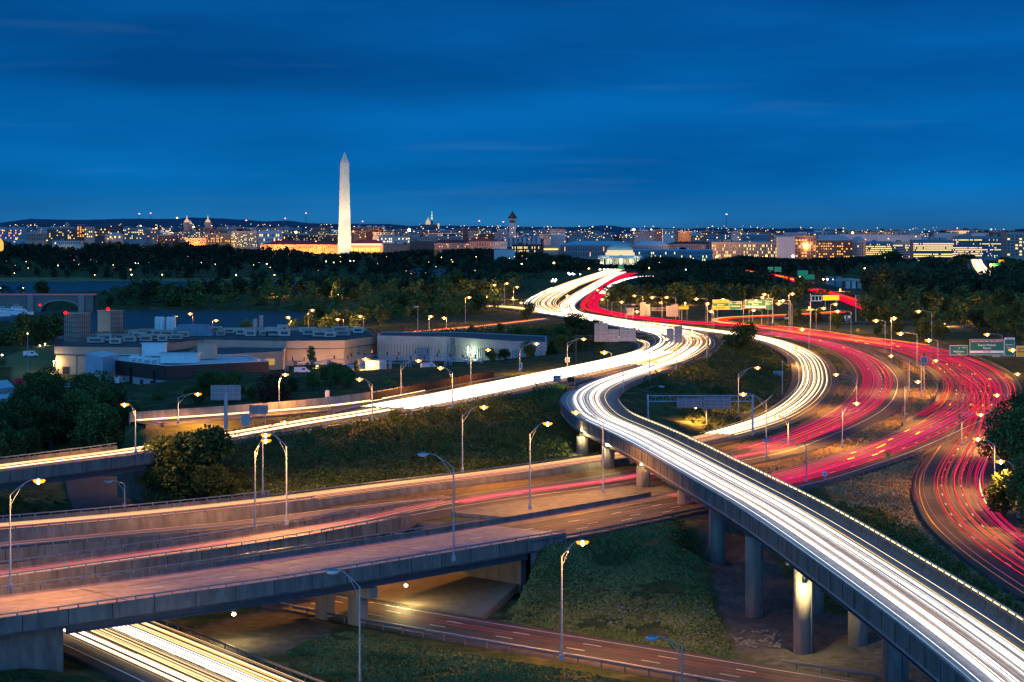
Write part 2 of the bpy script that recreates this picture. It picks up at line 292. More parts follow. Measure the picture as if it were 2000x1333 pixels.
_RX = np.concatenate([r.c[k,0] for r, k in _rs]).astype(np.float32); _RY = np.concatenate([r.c[k,1] for r, k in _rs]).astype(np.float32)
_RZ = np.concatenate([r.c[k,2] for r, k in _rs]).astype(np.float32); _RW = np.concatenate([r.w[k]/2 for r, k in _rs]).astype(np.float32)
_AX = np.concatenate([r.c[:,0] for r in ROADS.values()]).astype(np.float32); _AY = np.concatenate([r.c[:,1] for r in ROADS.values()]).astype(np.float32); _AW = np.concatenate([r.w/2 for r in ROADS.values()]).astype(np.float32)
def ground(x, y):
    x = np.atleast_1d(np.asarray(x, np.float32)); y = np.atleast_1d(np.asarray(y, np.float32)); z = np.zeros(len(x), np.float32)
    for a in range(0, len(x), 4000):
        X = x[a:a+4000,None]; Y = y[a:a+4000,None]
        d = (X-_cx)**2+(Y-_cy)**2+_cr**2; w = d**-1.7; zz = (w*_cz).sum(1)/w.sum(1)
        d2 = np.sqrt((X-_RX)**2+(Y-_RY)**2)-_RW
        lim = np.where(d2 < 2.6, _RZ-.35, 1e3).min(1)
        m = lim < 500
        zz = np.where(m, np.minimum(zz, lim), zz); z[a:a+4000] = zz
    z = np.where(inside(UND, x, y), np.minimum(z, -.4), z)
    w = np.zeros(len(x), bool)
    for p in WPOLY: w |= inside(p, x, y)
    return np.where(w & ~near_road(x, y, 6), -6.0, z)
UND = np.array([(-1.5,293.5),(-59.8,341),(-63,374),(-53,376),(-8,330),(4.2,319.5)])
def near_road(x, y, m=3.0):
    x = np.atleast_1d(np.asarray(x, np.float32)); y = np.atleast_1d(np.asarray(y, np.float32)); o = np.zeros(len(x), bool)
    for a in range(0, len(x), 4000): o[a:a+4000] = ((np.sqrt((x[a:a+4000,None]-_AX)**2+(y[a:a+4000,None]-_AY)**2)-_AW).min(1) < m)
    return o
def gz(x, y): return float(ground([x],[y])[0])
rows = 60*np.exp(np.arange(0, 560)*.0096); rows = rows[rows < 13000]; cols = np.linspace(-.36, .36, 300)
GX = np.outer(rows, cols).ravel(); GX = np.where(np.repeat(rows, 300) < 150, np.outer(np.maximum(rows, 150), cols).ravel(), GX); GY = np.repeat(rows, 300)
GZ = ground(GX, GY)
und = np.array([mnoise.noise((x*.05, y*.05, 0)) for x, y in zip(GX[::1], GY[::1])])*.35
nr = near_road(GX, GY, 5); GZ = np.where(nr | (GZ < -5), GZ, GZ+und)
nrw = len(rows); i_ = np.arange(nrw-1)[:,None]*300+np.arange(299)[None,:]; i_ = i_.ravel()
tri = np.c_[i_, i_+1, i_+301, i_+300]
# what the ground is made of: green grass, dry grass, bare gravel, lawn
mg = bpy.data.materials.new('ground_cover'); mg.use_nodes = True; t = mg.node_tree; b = t.nodes['Principled BSDF']; b.inputs['Roughness'].default_value = .95; b.inputs['Specular IOR Level'].default_value = .1
at = t.nodes.new('ShaderNodeAttribute'); at.attribute_name = 'cover'; sp = t.nodes.new('ShaderNodeSeparateColor'); t.links.new(at.outputs['Color'], sp.inputs[0]); ge = t.nodes.new('ShaderNodeNewGeometry')
def nz_(sc, det=6, rough=.6):
    n = t.nodes.new('ShaderNodeTexNoise'); n.inputs['Scale'].default_value = sc; n.inputs['Detail'].default_value = det; n.inputs['Roughness'].default_value = rough; t.links.new(ge.outputs['Position'], n.inputs['Vector']); return n
def mixc(f, a, b_):
    m = t.nodes.new('ShaderNodeMixRGB')
    for k, v in ((0,f),(1,a),(2,b_)):
        if isinstance(v, tuple): m.inputs[k].default_value = (*v, 1)
        else: t.links.new(v, m.inputs[k])
    return m.outputs[0]
def rng_(src, a, b_, c=0, d=1):
    m = t.nodes.new('ShaderNodeMapRange'); t.links.new(src, m.inputs[0]); m.inputs[1].default_value = a; m.inputs[2].default_value = b_; m.inputs[3].default_value = c; m.inputs[4].default_value = d; return m.outputs[0]
na = nz_(.16); nb = nz_(1.3, 8, .75); nc = nz_(.5, 8, .7)
green = mixc(rng_(nb.outputs[0], .35, .68), (.018,.032,.012), (.075,.105,.04))
green = mixc(rng_(na.outputs[0], .48, .66), green, (.12,.12,.06))
dry = mixc(rng_(nb.outputs[0], .35, .65), (.09,.055,.03), (.30,.20,.11)); dry = mixc(rng_(nc.outputs[0], .5, .7), dry, (.07,.075,.03))
grav = mixc(rng_(nc.outputs[0], .35, .68), (.06,.06,.062), (.15,.14,.135))
c1 = mixc(sp.outputs[0], green, dry); c1 = mixc(sp.outputs[1], c1, grav); c1 = mixc(sp.outputs[2], c1, mixc(rng_(na.outputs[0], .35, .65), (.16,.17,.07), (.22,.21,.10)))
t.links.new(c1, b.inputs['Base Color']); bp = t.nodes.new('ShaderNodeBump'); bp.inputs['Strength'].default_value = .8; bp.inputs['Distance'].default_value = .5; t.links.new(nb.outputs[0], bp.inputs['Height']); t.links.new(bp.outputs[0], b.inputs['Normal'])
me = raw_mesh('ground', np.c_[GX,GY,GZ], tri, [mg])
ca = me.color_attributes.new('cover', 'FLOAT_COLOR', 'POINT'); cv = np.zeros((len(GX),4), np.float32); cv[:,3] = 1
def cover(poly, z, ch, val=1.0): cv[inside(np.array([pt(x, y, z)[:2] for x, y in poly]), GX, GY), ch] = val
cover([(1655,700),(1760,760),(1640,850),(1420,905),(1300,925),(1360,880),(1500,850),(1590,800),(1640,740)], 7.6, 0)
cover([(1760,700),(1850,760),(1830,810),(1700,870),(1500,925),(1300,965),(1200,975),(1400,915),(1560,880),(1690,830),(1770,780)], 7.6, 0)
cover([(1600,960),(1850,880),(1810,960),(1820,1020),(1900,1085),(1990,1140),(2100,1230),(1900,1120),(1780,1040),(1640,985)], 6.3, 0, .85)
cover([(440,990),(1240,905),(1240,925),(440,1010)], 7.5, 0, .8)
cover([(480,870),(560,850),(760,815),(1100,760),(1100,790),(900,815),(640,870),(430,900),(440,980),(330,990),(470,960)], 11, 0, .6)
cover([(280,820),(730,775),(800,790),(600,830),(430,850),(290,865)], 11.8, 0, .2)
cover([(1240,1020),(1350,1010),(1600,1180),(1900,1300),(1950,1420),(1750,1420),(1530,1290),(1440,1260),(1370,1100)], 1, 1)
cover([(300,1240),(560,1165),(800,1100),(1090,1080),(1015,1130),(950,1200),(640,1200),(640,1262),(450,1270)], .5, 1)
cover([(130,1000),(200,930),(330,930),(300,1000)], 1, 1)
cover([(-300,541),(700,543),(960,549),(960,551),(700,551),(-300,551)], 0, 2)
cover([(1590,640),(1900,640),(1900,655),(1700,660),(1590,650)], 6, 2, .6)
cover([(10,715),(110,700),(110,740),(30,750)], 3, 2)
cover([(240,590),(1000,572),(1000,560),(240,575)], 0, 2, .0)
ca.data.foreach_set('color', cv.ravel())
me.polygons.foreach_set('use_smooth', [True]*len(me.polygons)); o = link('ground', me); tag(o, kind='structure')
# water
mw = bpy.data.materials.new('river_water'); mw.use_nodes = True; t = mw.node_tree; b = t.nodes['Principled BSDF']; b.inputs['Base Color'].default_value = (.05,.075,.07,1); b.inputs['Roughness'].default_value = .38; b.inputs['Specular IOR Level'].default_value = .35
ge = t.nodes.new('ShaderNodeNewGeometry'); nn = t.nodes.new('ShaderNodeTexNoise'); nn.inputs['Scale'].default_value = .35; nn.inputs['Detail'].default_value = 5; t.links.new(ge.outputs['Position'], nn.inputs['Vector'])
bp = t.nodes.new('ShaderNodeBump'); bp.inputs['Strength'].default_value = .35; bp.inputs['Distance'].default_value = .6; t.links.new(nn.outputs[0], bp.inputs['Height']); t.links.new(bp.outputs[0], b.inputs['Normal'])
wm = MB(); wm.add([(-1300,950,WATER_Z),(1300,950,WATER_Z),(1300,3200,WATER_Z),(-1300,3200,WATER_Z)], [(0,1,2,3)]); tag(wm.build('river_water', mw), kind='structure')
# hills on the horizon
hx = [(-700,430),(-300,432),(0,436),(25,432),(60,428),(100,429),(150,430),(200,429),(250,427.5),(300,428),(350,428),(372,425),(430,427),(480,430),(520,433),(560,431),(600,436),(650,438),(700,438),(760,438),(800,442),(880,441),(1000,443.5),(1100,444),(1140,444),(1172,441),(1200,441.5),(1218,445),(1290,445.5),(1350,447.5),(1380,445),(1420,446.5),(1480,446),(1520,447),(1560,446),(1600,449),(1700,451),(1800,451),(2000,452),(2600,450)]
xs = np.linspace(-900, 2900, 900); hy = np.interp(xs, [a for a,_ in hx], [b for _,b in hx])
V = []; fq = []
for k, (x, y) in enumerate(zip(xs, hy)):
    y -= .55*mnoise.noise((x*.06,0,0))+.7*mnoise.noise((x*.21,3,0))+.6*abs(mnoise.noise((x*.55,7,0)))
    top = pd(x, y, 11500); V += [((x-CX)*10300/F, 10300, 10), ((x-CX)*10900/F, 10900, (top[2]-12)*.72+8), tuple(top), ((x-CX)*12600/F, 12600, 8)]
for k in range(len(xs)-1):
    for j in range(3): fq.append((k*4+j, (k+1)*4+j, (k+1)*4+j+1, k*4+j+1))
hm = MB(); hm.add(V, fq); tag(hm.build('hills', mat('wooded_hills_hazed', (.035,.075,.13), .95, .35, .004)), kind='structure')  # blue of distance haze put into the base colour of the woods
# ------------------------------------------------------------------ carriageways
def dash_line(mb, r, u, a, b, L_=3.0, gap=9.2, w=.24, v=.03, k=0):
    q = a
    while q+L_ < b:
        r.sweep(mb, [(k,u-w/2,v),(k,u+w/2,v)], q, q+L_, ds=1.5, closed=False); q += L_+gap
def carriageway(r, name='road', m=None, lines=(), dashes=(), dz=0.0, ds=3.0):
    mb = MB(); r.sweep(mb, [(-1,-.45,-1.2),(-1,-.35,dz-.02),(-1,0,dz),(-.33,0,dz+.05),(.33,0,dz+.05),(1,0,dz),(1,.35,dz-.02),(1,.45,-1.2)], ds=ds, closed=False)
    o = mb.build(name, m or M_ASPH); tag(o, kind='structure')
    o.data.polygons.foreach_set('use_smooth', [True]*len(o.data.polygons))
    for mt, ll in ((M_WHITE, [l for l in lines if l[2] == 'w']), (M_YELL, [l for l in lines if l[2] == 'y'])):
        if ll:
            b_ = MB()
            for k, u, c, *ab in ll: r.sweep(b_, [(k,u-.11,dz+.075),(k,u+.11,dz+.075)], *(ab or (0,None)), ds=ds, closed=False)
            b_.build('edge_line', mt, o)
    if dashes:
        b_ = MB()
        for k, u, *ab in dashes: a, b = ab if ab else (0, r.len); dash_line(b_, r, u, a, b, k=k, v=dz+.085)
        b_.build('lane_line', M_WHITE, o)['kind'] = 'stuff'
    return o
carriageway(FLY, lines=[(-1,1.4,'w'),(1,-2.2,'y')], m=M_CDECK)
carriageway(UH, lines=[(-1,1.2,'w'),(1,-1.2,'w')], dashes=[(0,-1.8),(0,1.9)])
carriageway(MM, lines=[(-1,1.5,'w'),(1,-1.8,'w')], dashes=[(0,0),(0,4),(0,-4)], dz=.05)
carriageway(BB_, lines=[(-1,1,'w'),(1,-1,'w')], dz=.02)
carriageway(RO, lines=[(1,-2.6,'y'),(-1,3.2,'w',0,last_cross(RO,1905)),(-1,2.2,'w',last_cross(RO,1860),last_cross(RO,1330))], dashes=[(0,-2.2,last_cross(RO,1850),RO.len),(0,1.6,last_cross(RO,1850),RO.len),(0,-4.3,last_cross(RO,1330),RO.len),(0,-4,last_cross(RO,1700),last_cross(RO,1870)),(0,4,RO.sx(1610),last_cross(RO,1800)),(0,0,RO.sx(1610),last_cross(RO,1800))])
carriageway(R1B, lines=[(1,-.9,'y',R1B.len*.45,R1B.len),(-1,3.0,'w',R1B.len*.25,R1B.len)], dashes=[(0,-1),(0,2.6)], dz=.04)
carriageway(R2, lines=[(1,-1.6,'y'),(-1,3.4,'w',0,R2.br[0]),(-1,1.0,'w',R2.br[0],None)], dashes=[(0,-.6)])
carriageway(D2, lines=[(1,-.8,'w')], dz=.03)
carriageway(WL, lines=[(1,-2.0,'w'),(-1,2.0,'y')], dashes=[(0,.6,0,WL.br[0])])
carriageway(LR, lines=[(1,-1.9,'w',0,last_cross(LR,560)),(-1,2.4,'w',0,last_cross(LR,560))], dashes=[(0,-1.6,0,last_cross(LR,600)),(0,1.9,0,last_cross(LR,600))])
carriageway(LL, lines=[(-1,4.4,'w') if False else (-1,1.5,'w'),(1,-1.5,'w')], dashes=[(0,-2),(0,2)])
for r in (SR, RF, RA, RS, RL, RD3, RFR): carriageway(r, lines=[(-1,.8,'w'),(1,-.8,'w')], dz=.02)
# concrete deck surface on the near bridges
for r, a, b in ((RO,RO.br[0]-12,RO.len),(R2,*R2.br),(D2,*D2.br)):
    mb = MB(); r.sweep(mb, [(-1,0,.015),(-.33,0,.062),(.33,0,.062),(1,0,.015)], a, b, ds=3, closed=False); o = mb.build('bridge_road_surface', M_CDECK); tag(o, kind='structure')
    jb = MB()
    for q in np.linspace(a+.3, b-.3, 5): r.sweep(jb, [(-1,.1,.07),(1,-.1,.085)], q, q+.22, ds=.2, closed=False)
    jb.build('expansion_joint', M_JOINT, o)
# paved median between the middle and lower carriageways
mb = MB(); a = last_cross(R2, 1320); b = last_cross(R2, 815); q = np.linspace(a, b, 60); A = R2.at(q, -R2.width(q)/2, .12)
C = []
for p_ in A:
    d = (RO.c[:,0]-p_[0])**2+(RO.c[:,1]-p_[1])**2; k = int(np.argmin(d)); e = RO.c[k]+RO.n[k]*(RO.w[k]/2+.9); C.append((e[0], e[1], 7.62))
v = np.r_[A, np.array(C)]; n = len(q); v = np.r_[v, v-(0,0,1.6)]; mb.add(v, [(i, i+1, n+i+1, n+i) for i in range(n-1)]+[(n-1,2*n-1,4*n-1,3*n-1),(0,n,3*n,2*n)]+[(n+i,n+i+1,3*n+i+1,3*n+i) for i in range(n-1)]+[(i,i+1,2*n+i+1,2*n+i) for i in range(n-1)]); tag(mb.build('median_paving', M_CONC), kind='structure')
# ------------------------------------------------------------------ bridges
FLYE = None; M_ALU = mat('bright_aluminium', (.92,.82,.50), .24, .06, 2, metal=.95)
def post_mesh(h=.45, w=.16):
    b = MB(); b.box((0,0,h/2), (w,w*1.3,h)); return b
_pm = {}
def rail(parent, r, k, u, v0, v1, a, b, step=2.7, posts=True, m=None, beams=1, ds=3.0, lim=290, w=.16):
    """metal rail: swept beams plus one post object each"""
    mb = MB(); hh = v1-v0; hb = .10 if r is FLY else .09
    for j in range(beams):
        vv = v1-j*.42; r.sweep(mb, [(k,u-.09,vv-hb),(k,u+.09,vv-hb),(k,u+.09,vv+.07),(k,u-.09,vv+.07)], a, b, ds=ds)
    mb.build('rail_beam', m or (M_ALU if parent is FLYE else M_STEEL), parent)
    if not posts: return
    key = (round(hh,2), w)
    if key not in _pm:
        t_ = MB(); t_.box((0,0,hh/2), (w,w*1.2,hh)); o = t_.build('post', m or M_STEEL, parent); _pm[key] = o.data; bpy.data.objects.remove(o)
    qs = np.arange(a+.6, b-.3, step); P = r.at(qs, k*r.width(qs)/2+u, v0)
    for i, p_ in enumerate(P):
        if i >= lim: break
        px = CX+F*p_[0]/p_[1]
        if px < -60 or px > 2060: continue
        link('post', _pm[key], parent, p_)
def parapet(parent, r, k, a, b, h=1.0, base=-.95, th=.38, side=None, name='parapet'):
    s_ = k; mb = MB()
    r.sweep(mb, [(k,s_*.0,.05),(k,s_*.14,.32),(k,s_*.18,h),(k,s_*(.18+th*.6),h),(k,s_*(.2+th*.6),base),(k,s_*.0,base)], a, b, ds=3)
    return mb.build(name, M_CONC, parent)
def bridge(r, a, b, label, near=-1, rails=(-1,1), girders=True, depth=1.7, h=(1.0,1.0), railh=.42, mid=True, pa=None, pb=None):
    pa = a if pa is None else pa; pb = b if pb is None else pb
    c = r.at([(a+b)/2])[0]; t_ = empty('highway_bridge', (0,0,0)); tag(t_, label, 'bridge')
    global FLYE
    if r is FLY: FLYE = t_
    mb = MB(); r.sweep(mb, [(-1,-.3,-.06),(-1,-.3,-.5),(1,.3,-.5),(1,.3,-.06)], a, b, ds=4); mb.build('deck_slab', M_CONC, t_)
    for k, hh in zip((-1,1), h):
        if hh: parapet(t_, r, k, pa, pb, hh)
        if k in rails: rail(t_, r, k, k*.3, hh, hh+railh, pa, pb)
    jb = MB()
    for k, hh in zip((-1,1), h):
        if not hh: continue
        for q in np.arange(pa+3, pb-1, 6.1):
            p_ = r.at([q], k*r.width(q)/2+k*.445, 0)[0]; i_ = int(np.argmin(np.abs(r.s-q))); jb.box((p_[0],p_[1],p_[2]+.02),(.07,.05,1.95),math.atan2(r.t[i_][1],r.t[i_][0]))
            p_ = r.at([q], k*r.width(q)/2+k*.165, 0)[0]; jb.box((p_[0],p_[1],p_[2]+.6),(.07,.05,.75),math.atan2(r.t[i_][1],r.t[i_][0]))
    jb.build('parapet_joint', M_JOINT, t_)['kind'] = 'stuff'
    if girders:
        wm_ = float(r.width((a+b)/2)); ng = max(3, int(wm_/2.6))
        for j in range(ng):
            kk = -1+2*j/(ng-1); u = -.55*kk
            g = MB(); r.sweep(g, [(kk,u-.09,-.5),(kk,u-.09,-.5-depth+.12),(kk,u-.28,-.5-depth+.12),(kk,u-.28,-.5-depth),(kk,u+.28,-.5-depth),(kk,u+.28,-.5-depth+.12),(kk,u+.09,-.5-depth+.12),(kk,u+.09,-.5)], a, b, ds=5)
            g.build('girder', M_GIRD, t_)
    return t_
BF = bridge(FLY, 0, FLY.br[1]+8, 'long curving concrete flyover ramp on round piers, its deck streaked with white headlights', rails=(1,), h=(1.1,1.0), railh=.55)
BU = bridge(UH, *UH.br, 'concrete highway bridge crossing the brown underpass beside the big round tree')
B4 = bridge(RO, RO.br[0], QA, 'wide concrete bridge with three pinkish lanes over the two low roads', pa=last_cross(RO,1100,-1), pb=RO.len)
B3 = bridge(R2, *R2.br, 'narrow bridge carrying one red trail, second up from the wide pink one')
B2 = bridge(D2, *D2.br, 'narrow empty bridge squeezed below the amber-lit carriageway wall', h=(1.0,0), rails=(-1,))
B1 = bridge(WL, *WL.br, 'topmost parallel bridge, its deck glowing amber next to the brown underpass')
bridge(BR, *BR.br, 'far pale ramp bridge bending away by the river crossing, rimmed with red light', rails=())
bridge(RD1, *RD1.br, 'far ramp bridge blazing red above the treetops past the river', rails=())
for r in (BR, RD1): carriageway(r, 'road')
# piers
def round_pier(parent, x, y, z0, z1, r=1.3):
    mb = MB(); mb.lathe((x,y,0), [(r,z0-1),(r,z1-.5),(r*1.02,z1)], 20); o = mb.build('pier', M_PIER, parent); o.data.polygons.foreach_set('use_smooth', [len(p.vertices)==4 for p in o.data.polygons])
    return o
piers = [(1735,1345,0),(1560,1275,0),(1465,1205,0),(1393,1113,1.0),(1331,1020,4.3),(1250,955,7.2),(1182,912,7.4),(1132,884,8)]
for x, y, z in piers:
    p_ = pt(x, y, z); k = int(np.argmin(np.hypot(FLY.c[:,0]-p_[0], FLY.c[:,1]-p_[1]))); top = FLY.c[k,2]-2.25
    round_pier(BF, p_[0]+.6, p_[1], min(z, gz(p_[0], p_[1])), top-.3)
    q = FLY.c[k]+FLY.n[k]*4.2; round_pier(BF, q[0], q[1]+3, min(z, gz(q[0], q[1]))-1, top-.3)
    dp = MB(); dp.tube((p_[0]+.6+.9,p_[1]-1.05,z),(p_[0]+.6+.9,p_[1]-1.05,top),.09,n=6); dp.build('drainpipe', M_GIRD, BF); bb = MB(); bb.box((p_[0]+.6,p_[1],top+.0),(1.3,1.3,.5)); bb.build('bearing', M_JOINT, BF)
    cb = MB(); c_ = FLY.c[k]; rz = math.atan2(FLY.n[k][1], FLY.n[k][0]); cb.box((c_[0], c_[1]+1, top-.2), (11.4, .9, .5), rz); cb.build('bearing_beam', M_GIRD, BF)
def cap_pier(parent, r, q, cols, z0=-.5):
    """hammerhead pier: square columns under a cap beam"""
    c = r.at([q])[0]; i = int(np.argmin(np.abs(r.s-q))); n = r.n[i]; rz = math.atan2(n[1], n[0]); w = r.w[i]
    b = MB(); b.box((c[0],c[1],c[2]-3.1), (w-.6, 1.5, 1.5), rz); b.build('pier_cap', M_PIER, parent)
    for u in cols: cb = MB(); p_ = c+n*u; cb.box((p_[0],p_[1],(z0+c[2]-3.8)/2), (2.3,1.6,c[2]-3.8-z0), rz); cb.build('pier_column', M_PIER, parent)
q4 = last_cross(RO, 612); cap_pier(B4, RO, q4, (-5.2,1.5))
q4b = last_cross(RO, 318); 
for r, b_, x in ((R2,B3,560),(D2,B2,520),(WL,B1,430)): cap_pier(b_, r, last_cross(r, x), (-2.5,2.5))
for r, x in ((UH,-40),): pass
for r, par in ((BR, None),):
    for q in np.linspace(r.br[0]+20, r.br[1]-10, 6):
        c = r.at([q])[0]; b = MB(); b.box((c[0],c[1],(c[2]-2)/2-2), (6,2,c[2]+2)); tag(b.build('bridge_pier', M_PIER), 'pale square pier under the far bending ramp bridge', 'pier', 'piers under the far ramp bridge')
# abutments: left (blue concrete wall), right wing wall with lit face
def wall_prism(name, poly, z0, z1, m, parent=None, label=None, cat='wall'):
    b = MB(); b.prism(poly, z0, z1); o = b.build(name, m, parent)
    if label: tag(o, label, cat)
    return o
qa = QA; c = RO.at([qa])[0]; i = int(np.argmin(np.abs(RO.s-qa))); n = RO.n[i]; T3 = np.array([*RO.t[i],0])
L0 = c-n*7.3; L1 = c+n*7.3
wall_prism('abutment', [tuple((L0+T3*a_+n*b_)[:2]) for a_, b_ in ((0,0),(45,0),(45,14),(0,14))][::1], -1.5, 6.5, M_CONC, label='blue-grey concrete abutment wall holding the end of the wide pink bridge')
qb = RO.br[0]; c = RO.at([qb])[0]; i = int(np.argmin(np.abs(RO.s-qb))); n = RO.n[i]; T3 = np.array([*RO.t[i],0])
wall_prism('abutment', [tuple((c+T3*a_+n*b_)[:2]) for a_, b_ in ((-1.2,-7.0),(-1.2,40),(.0,40),(.0,-7.0))], 0.0, 6.5, M_CONC, label='ribbed concrete abutment lit yellow beneath the far end of the wide bridge')
ww = MB(); q0 = RO.br[0]; q1 = last_cross(RO,1100,-1); n_ = 8; V = []
for k in range(n_+1):
    q = q0+(q1-q0)*k/n_; p0_ = RO.at([q], -RO.width(q)/2-.2, 0)[0]; zb = 0.6+(6.2-.6)*k/n_; V += [(p0_[0],p0_[1],zb-1.0),(p0_[0],p0_[1],6.6),(p0_[0]+.3,p0_[1]+.5,6.6),(p0_[0]+.3,p0_[1]+.5,zb-1.0)]
for k in range(n_): ww.add(V[k*4:k*4+8], [(0,4,5,1),(1,5,6,2),(2,6,7,3)])
ww.add(V[:4], [(0,1,2,3)])
tag(ww.build('wing_wall', M_CONC), 'sloping grey wing wall above the grass bank at the bridge end', 'wall')
qu = UH.br[1]; c = UH.at([qu])[0]; i = int(np.argmin(np.abs(UH.s-qu))); n = UH.n[i]; T3 = np.array([*UH.t[i],0])
wall_prism('abutment', [tuple((c+T3*a_+n*b_)[:2]) for a_, b_ in ((0,7),(1.5,7),(1.5,-7),(0,-7))], 3, 10.4, M_CONC, label='concrete abutment in shadow next to the big round tree')
# paved slope under the wide bridge
sl = MB(); E0 = pt(955,1203,.05); E1 = pt(675,1160,.05); D_ = (E1-E0); SH_ = np.array([-.75,-.95,-.03]); a0 = E0+SH_; a1 = E0+D_*2.6+SH_; b0 = np.array([1.2,317.2,1.25]); b1 = b0+D_*2.6*1.05+np.array([0,3,.9])
for i in range(20):
    for j in range(4):
        def P(u, v): p_ = (a0*(1-u)+a1*u)*(1-v)+(b0*(1-u)+b1*u)*v; p_[2] += .20; return tuple(p_)
        if j == 0: sl.add([P(i/20,0),P((i+1)/20,0),tuple(np.array(P((i+1)/20,0))-(0,0,1.2)),tuple(np.array(P(i/20,0))-(0,0,1.2))], [(0,1,2,3)])
        if i == 0: sl.add([P(0,j/4),P(0,(j+1)/4),tuple(np.array(P(0,(j+1)/4))-(0,0,1.2)),tuple(np.array(P(0,j/4))-(0,0,1.2))], [(0,1,2,3)])
        sl.add([P(i/20,j/4),P((i+1)/20,j/4),P((i+1)/20,(j+1)/4),P(i/20,(j+1)/4)], [(0,1,2,3)])
tag(sl.build('paved_slope', mat('slope_paving', (.17,.14,.11), .9, .25, .6, .25, 3)), kind='structure')
# ------------------------------------------------------------------ barriers and guardrails on the ground
def barrier(r, k, a, b, label, h=.85, u=.15, m=None, cat='barrier'):
    mb = MB(); s_ = k; r.sweep(mb, [(k,s_*u,-.4),(k,s_*(u+.05),.05),(k,s_*(u+.22),h),(k,s_*(u+.42),h),(k,s_*(u+.6),.05),(k,s_*(u+.65),-.9)], a, b, ds=3); return tag(mb.build('barrier_wall', m or M_CONC), label, cat)
def guardrail(r, k, a, b, label, u=.5, posts=True, step=3.8, dark=False):
    t_ = empty('guardrail'); tag(t_, label, 'guardrail'); mb = MB()
    r.sweep(mb, [(k,u*k-.03,.42),(k,u*k-.09,.50),(k,u*k-.02,.575),(k,u*k-.09,.65),(k,u*k-.03,.74),(k,u*k+.03,.74),(k,u*k+.03,.42)], a, b, ds=3); mb.build('rail_beam', M_GR, t_)
    if posts:
        qs = np.arange(a+.5, b-.2, step); P = r.at(qs, k*r.width(qs)/2+(u+.14)*k, -.3); key = 'gr'
        if key not in _pm: t2 = MB(); t2.box((0,0,.52), (.17,.17,1.04)); o = t2.build('post', M_POST, t_); _pm[key] = o.data; bpy.data.objects.remove(o)
        for p_ in P:
            if -40 < CX+F*p_[0]/p_[1] < 2040: link('post', _pm[key], t_, p_)
    return t_
M_GR = mat('weathered_guardrail', (.16,.19,.24), .45, .25, 1, metal=.5); M_POST = mat('guardrail_post', (.13,.12,.13), .8, .3, 2)
lc = last_cross
guardrail(LR, -1, lc(LR,1420), lc(LR,622), 'steel guardrail on posts edging the low road against the mown grass') if False else None
# which side of the low road faces the camera
sg = -1 if (LR.n[len(LR.n)//3][1] > 0) else 1
guardrail(LR, sg, 0, lc(LR,630), 'long steel guardrail on posts along the grass side of the low four-lane road')
guardrail(LR, -sg, 0, lc(LR,1412), 'pale guardrail running beneath the flyover beside its lamp-lit pier', u=1.2)
sg2 = 1 if (LL.n[len(LL.n)//3][1] > 0) else -1
guardrail(LL, sg2, 0, LL.len*.62, 'steel guardrail beside the low road of yellow-white streaks under the bridge', u=.3)
guardrail(RO, -1, lc(RO,1730), RO.br[0], 'guardrail curving from the merge sign to the wide bridge parapet')
guardrail(UH, 1, UH.br[1]+2, lc(UH,1085), 'guardrail along the shrub-side edge of the upper highway')
guardrail(UH, -1, lc(UH,700), lc(UH,1085), 'guardrail between the upper highway and the dark screen fence', posts=False)
guardrail(WL, 1, lc(WL,1215), WL.br[0], 'low guardrail between the amber carriageway and the shrub bank')
guardrail(WL, 1, lc(WL,1575), lc(WL,1500), 'short guardrail inside the tight curve of white trails', u=3)
guardrail(R1B, 1, R1B.len*.62, R1B.len, 'guardrail at the grass verge of the red exit road', posts=False, u=2) if False else None
guardrail(R1B, -1, R1B.len*.5, R1B.len, 'guardrail under the trees at the outer edge of the red exit road', u=1.5, posts=False)
barrier(WL, -1, 0 if False else lc(WL,1240), WL.br[0], 'low concrete wall between the amber carriageway and the purple lanes')
barrier(WL, -1, WL.br[0], WL.len, 'tall concrete wall below the amber deck at the parallel bridges', h=1.1, u=.7)
barrier(RO, 1, lc(RO,1330), RO.br[0]-1, 'concrete kerb wall under the paved median strip', h=.95)
barrier(RO, 1, RO.sx(1500), lc(RO,1830), 'concrete median barrier with a toothed shadow between the two red carriageways', h=.9, u=.2)
barrier(RO, -1, RO.sx(1480), lc(RO,1905), 'concrete barrier along the outermost edge of the widest red curve', h=.8, u=.3)
barrier(R2, -1, lc(R2,1790) if False else R2.len*.12, R2.len*.30, 'concrete barrier bounding the middle red curve beside dry grass', h=.8, u=.4)
barrier(FLY, 1, FLY.br[1]+8, FLY.len, 'parapet continuing past the flyover around the tight white bend', h=.9)
barrier(MM, 1, MM.sx(1400) if False else 0, MM.len*.33, 'barrier hugging the outside of the brightest white bend', h=.8)
barrier(RO, -1, 0, RO.sx(1480), 'long thin barrier behind the red ribbon leaving the river bridge', h=.8)
barrier(SR, -1, 0, SR.len*.93, 'tan concrete sound wall behind the service road', h=2.1, u=.8, m=M_PIER, cat='wall')
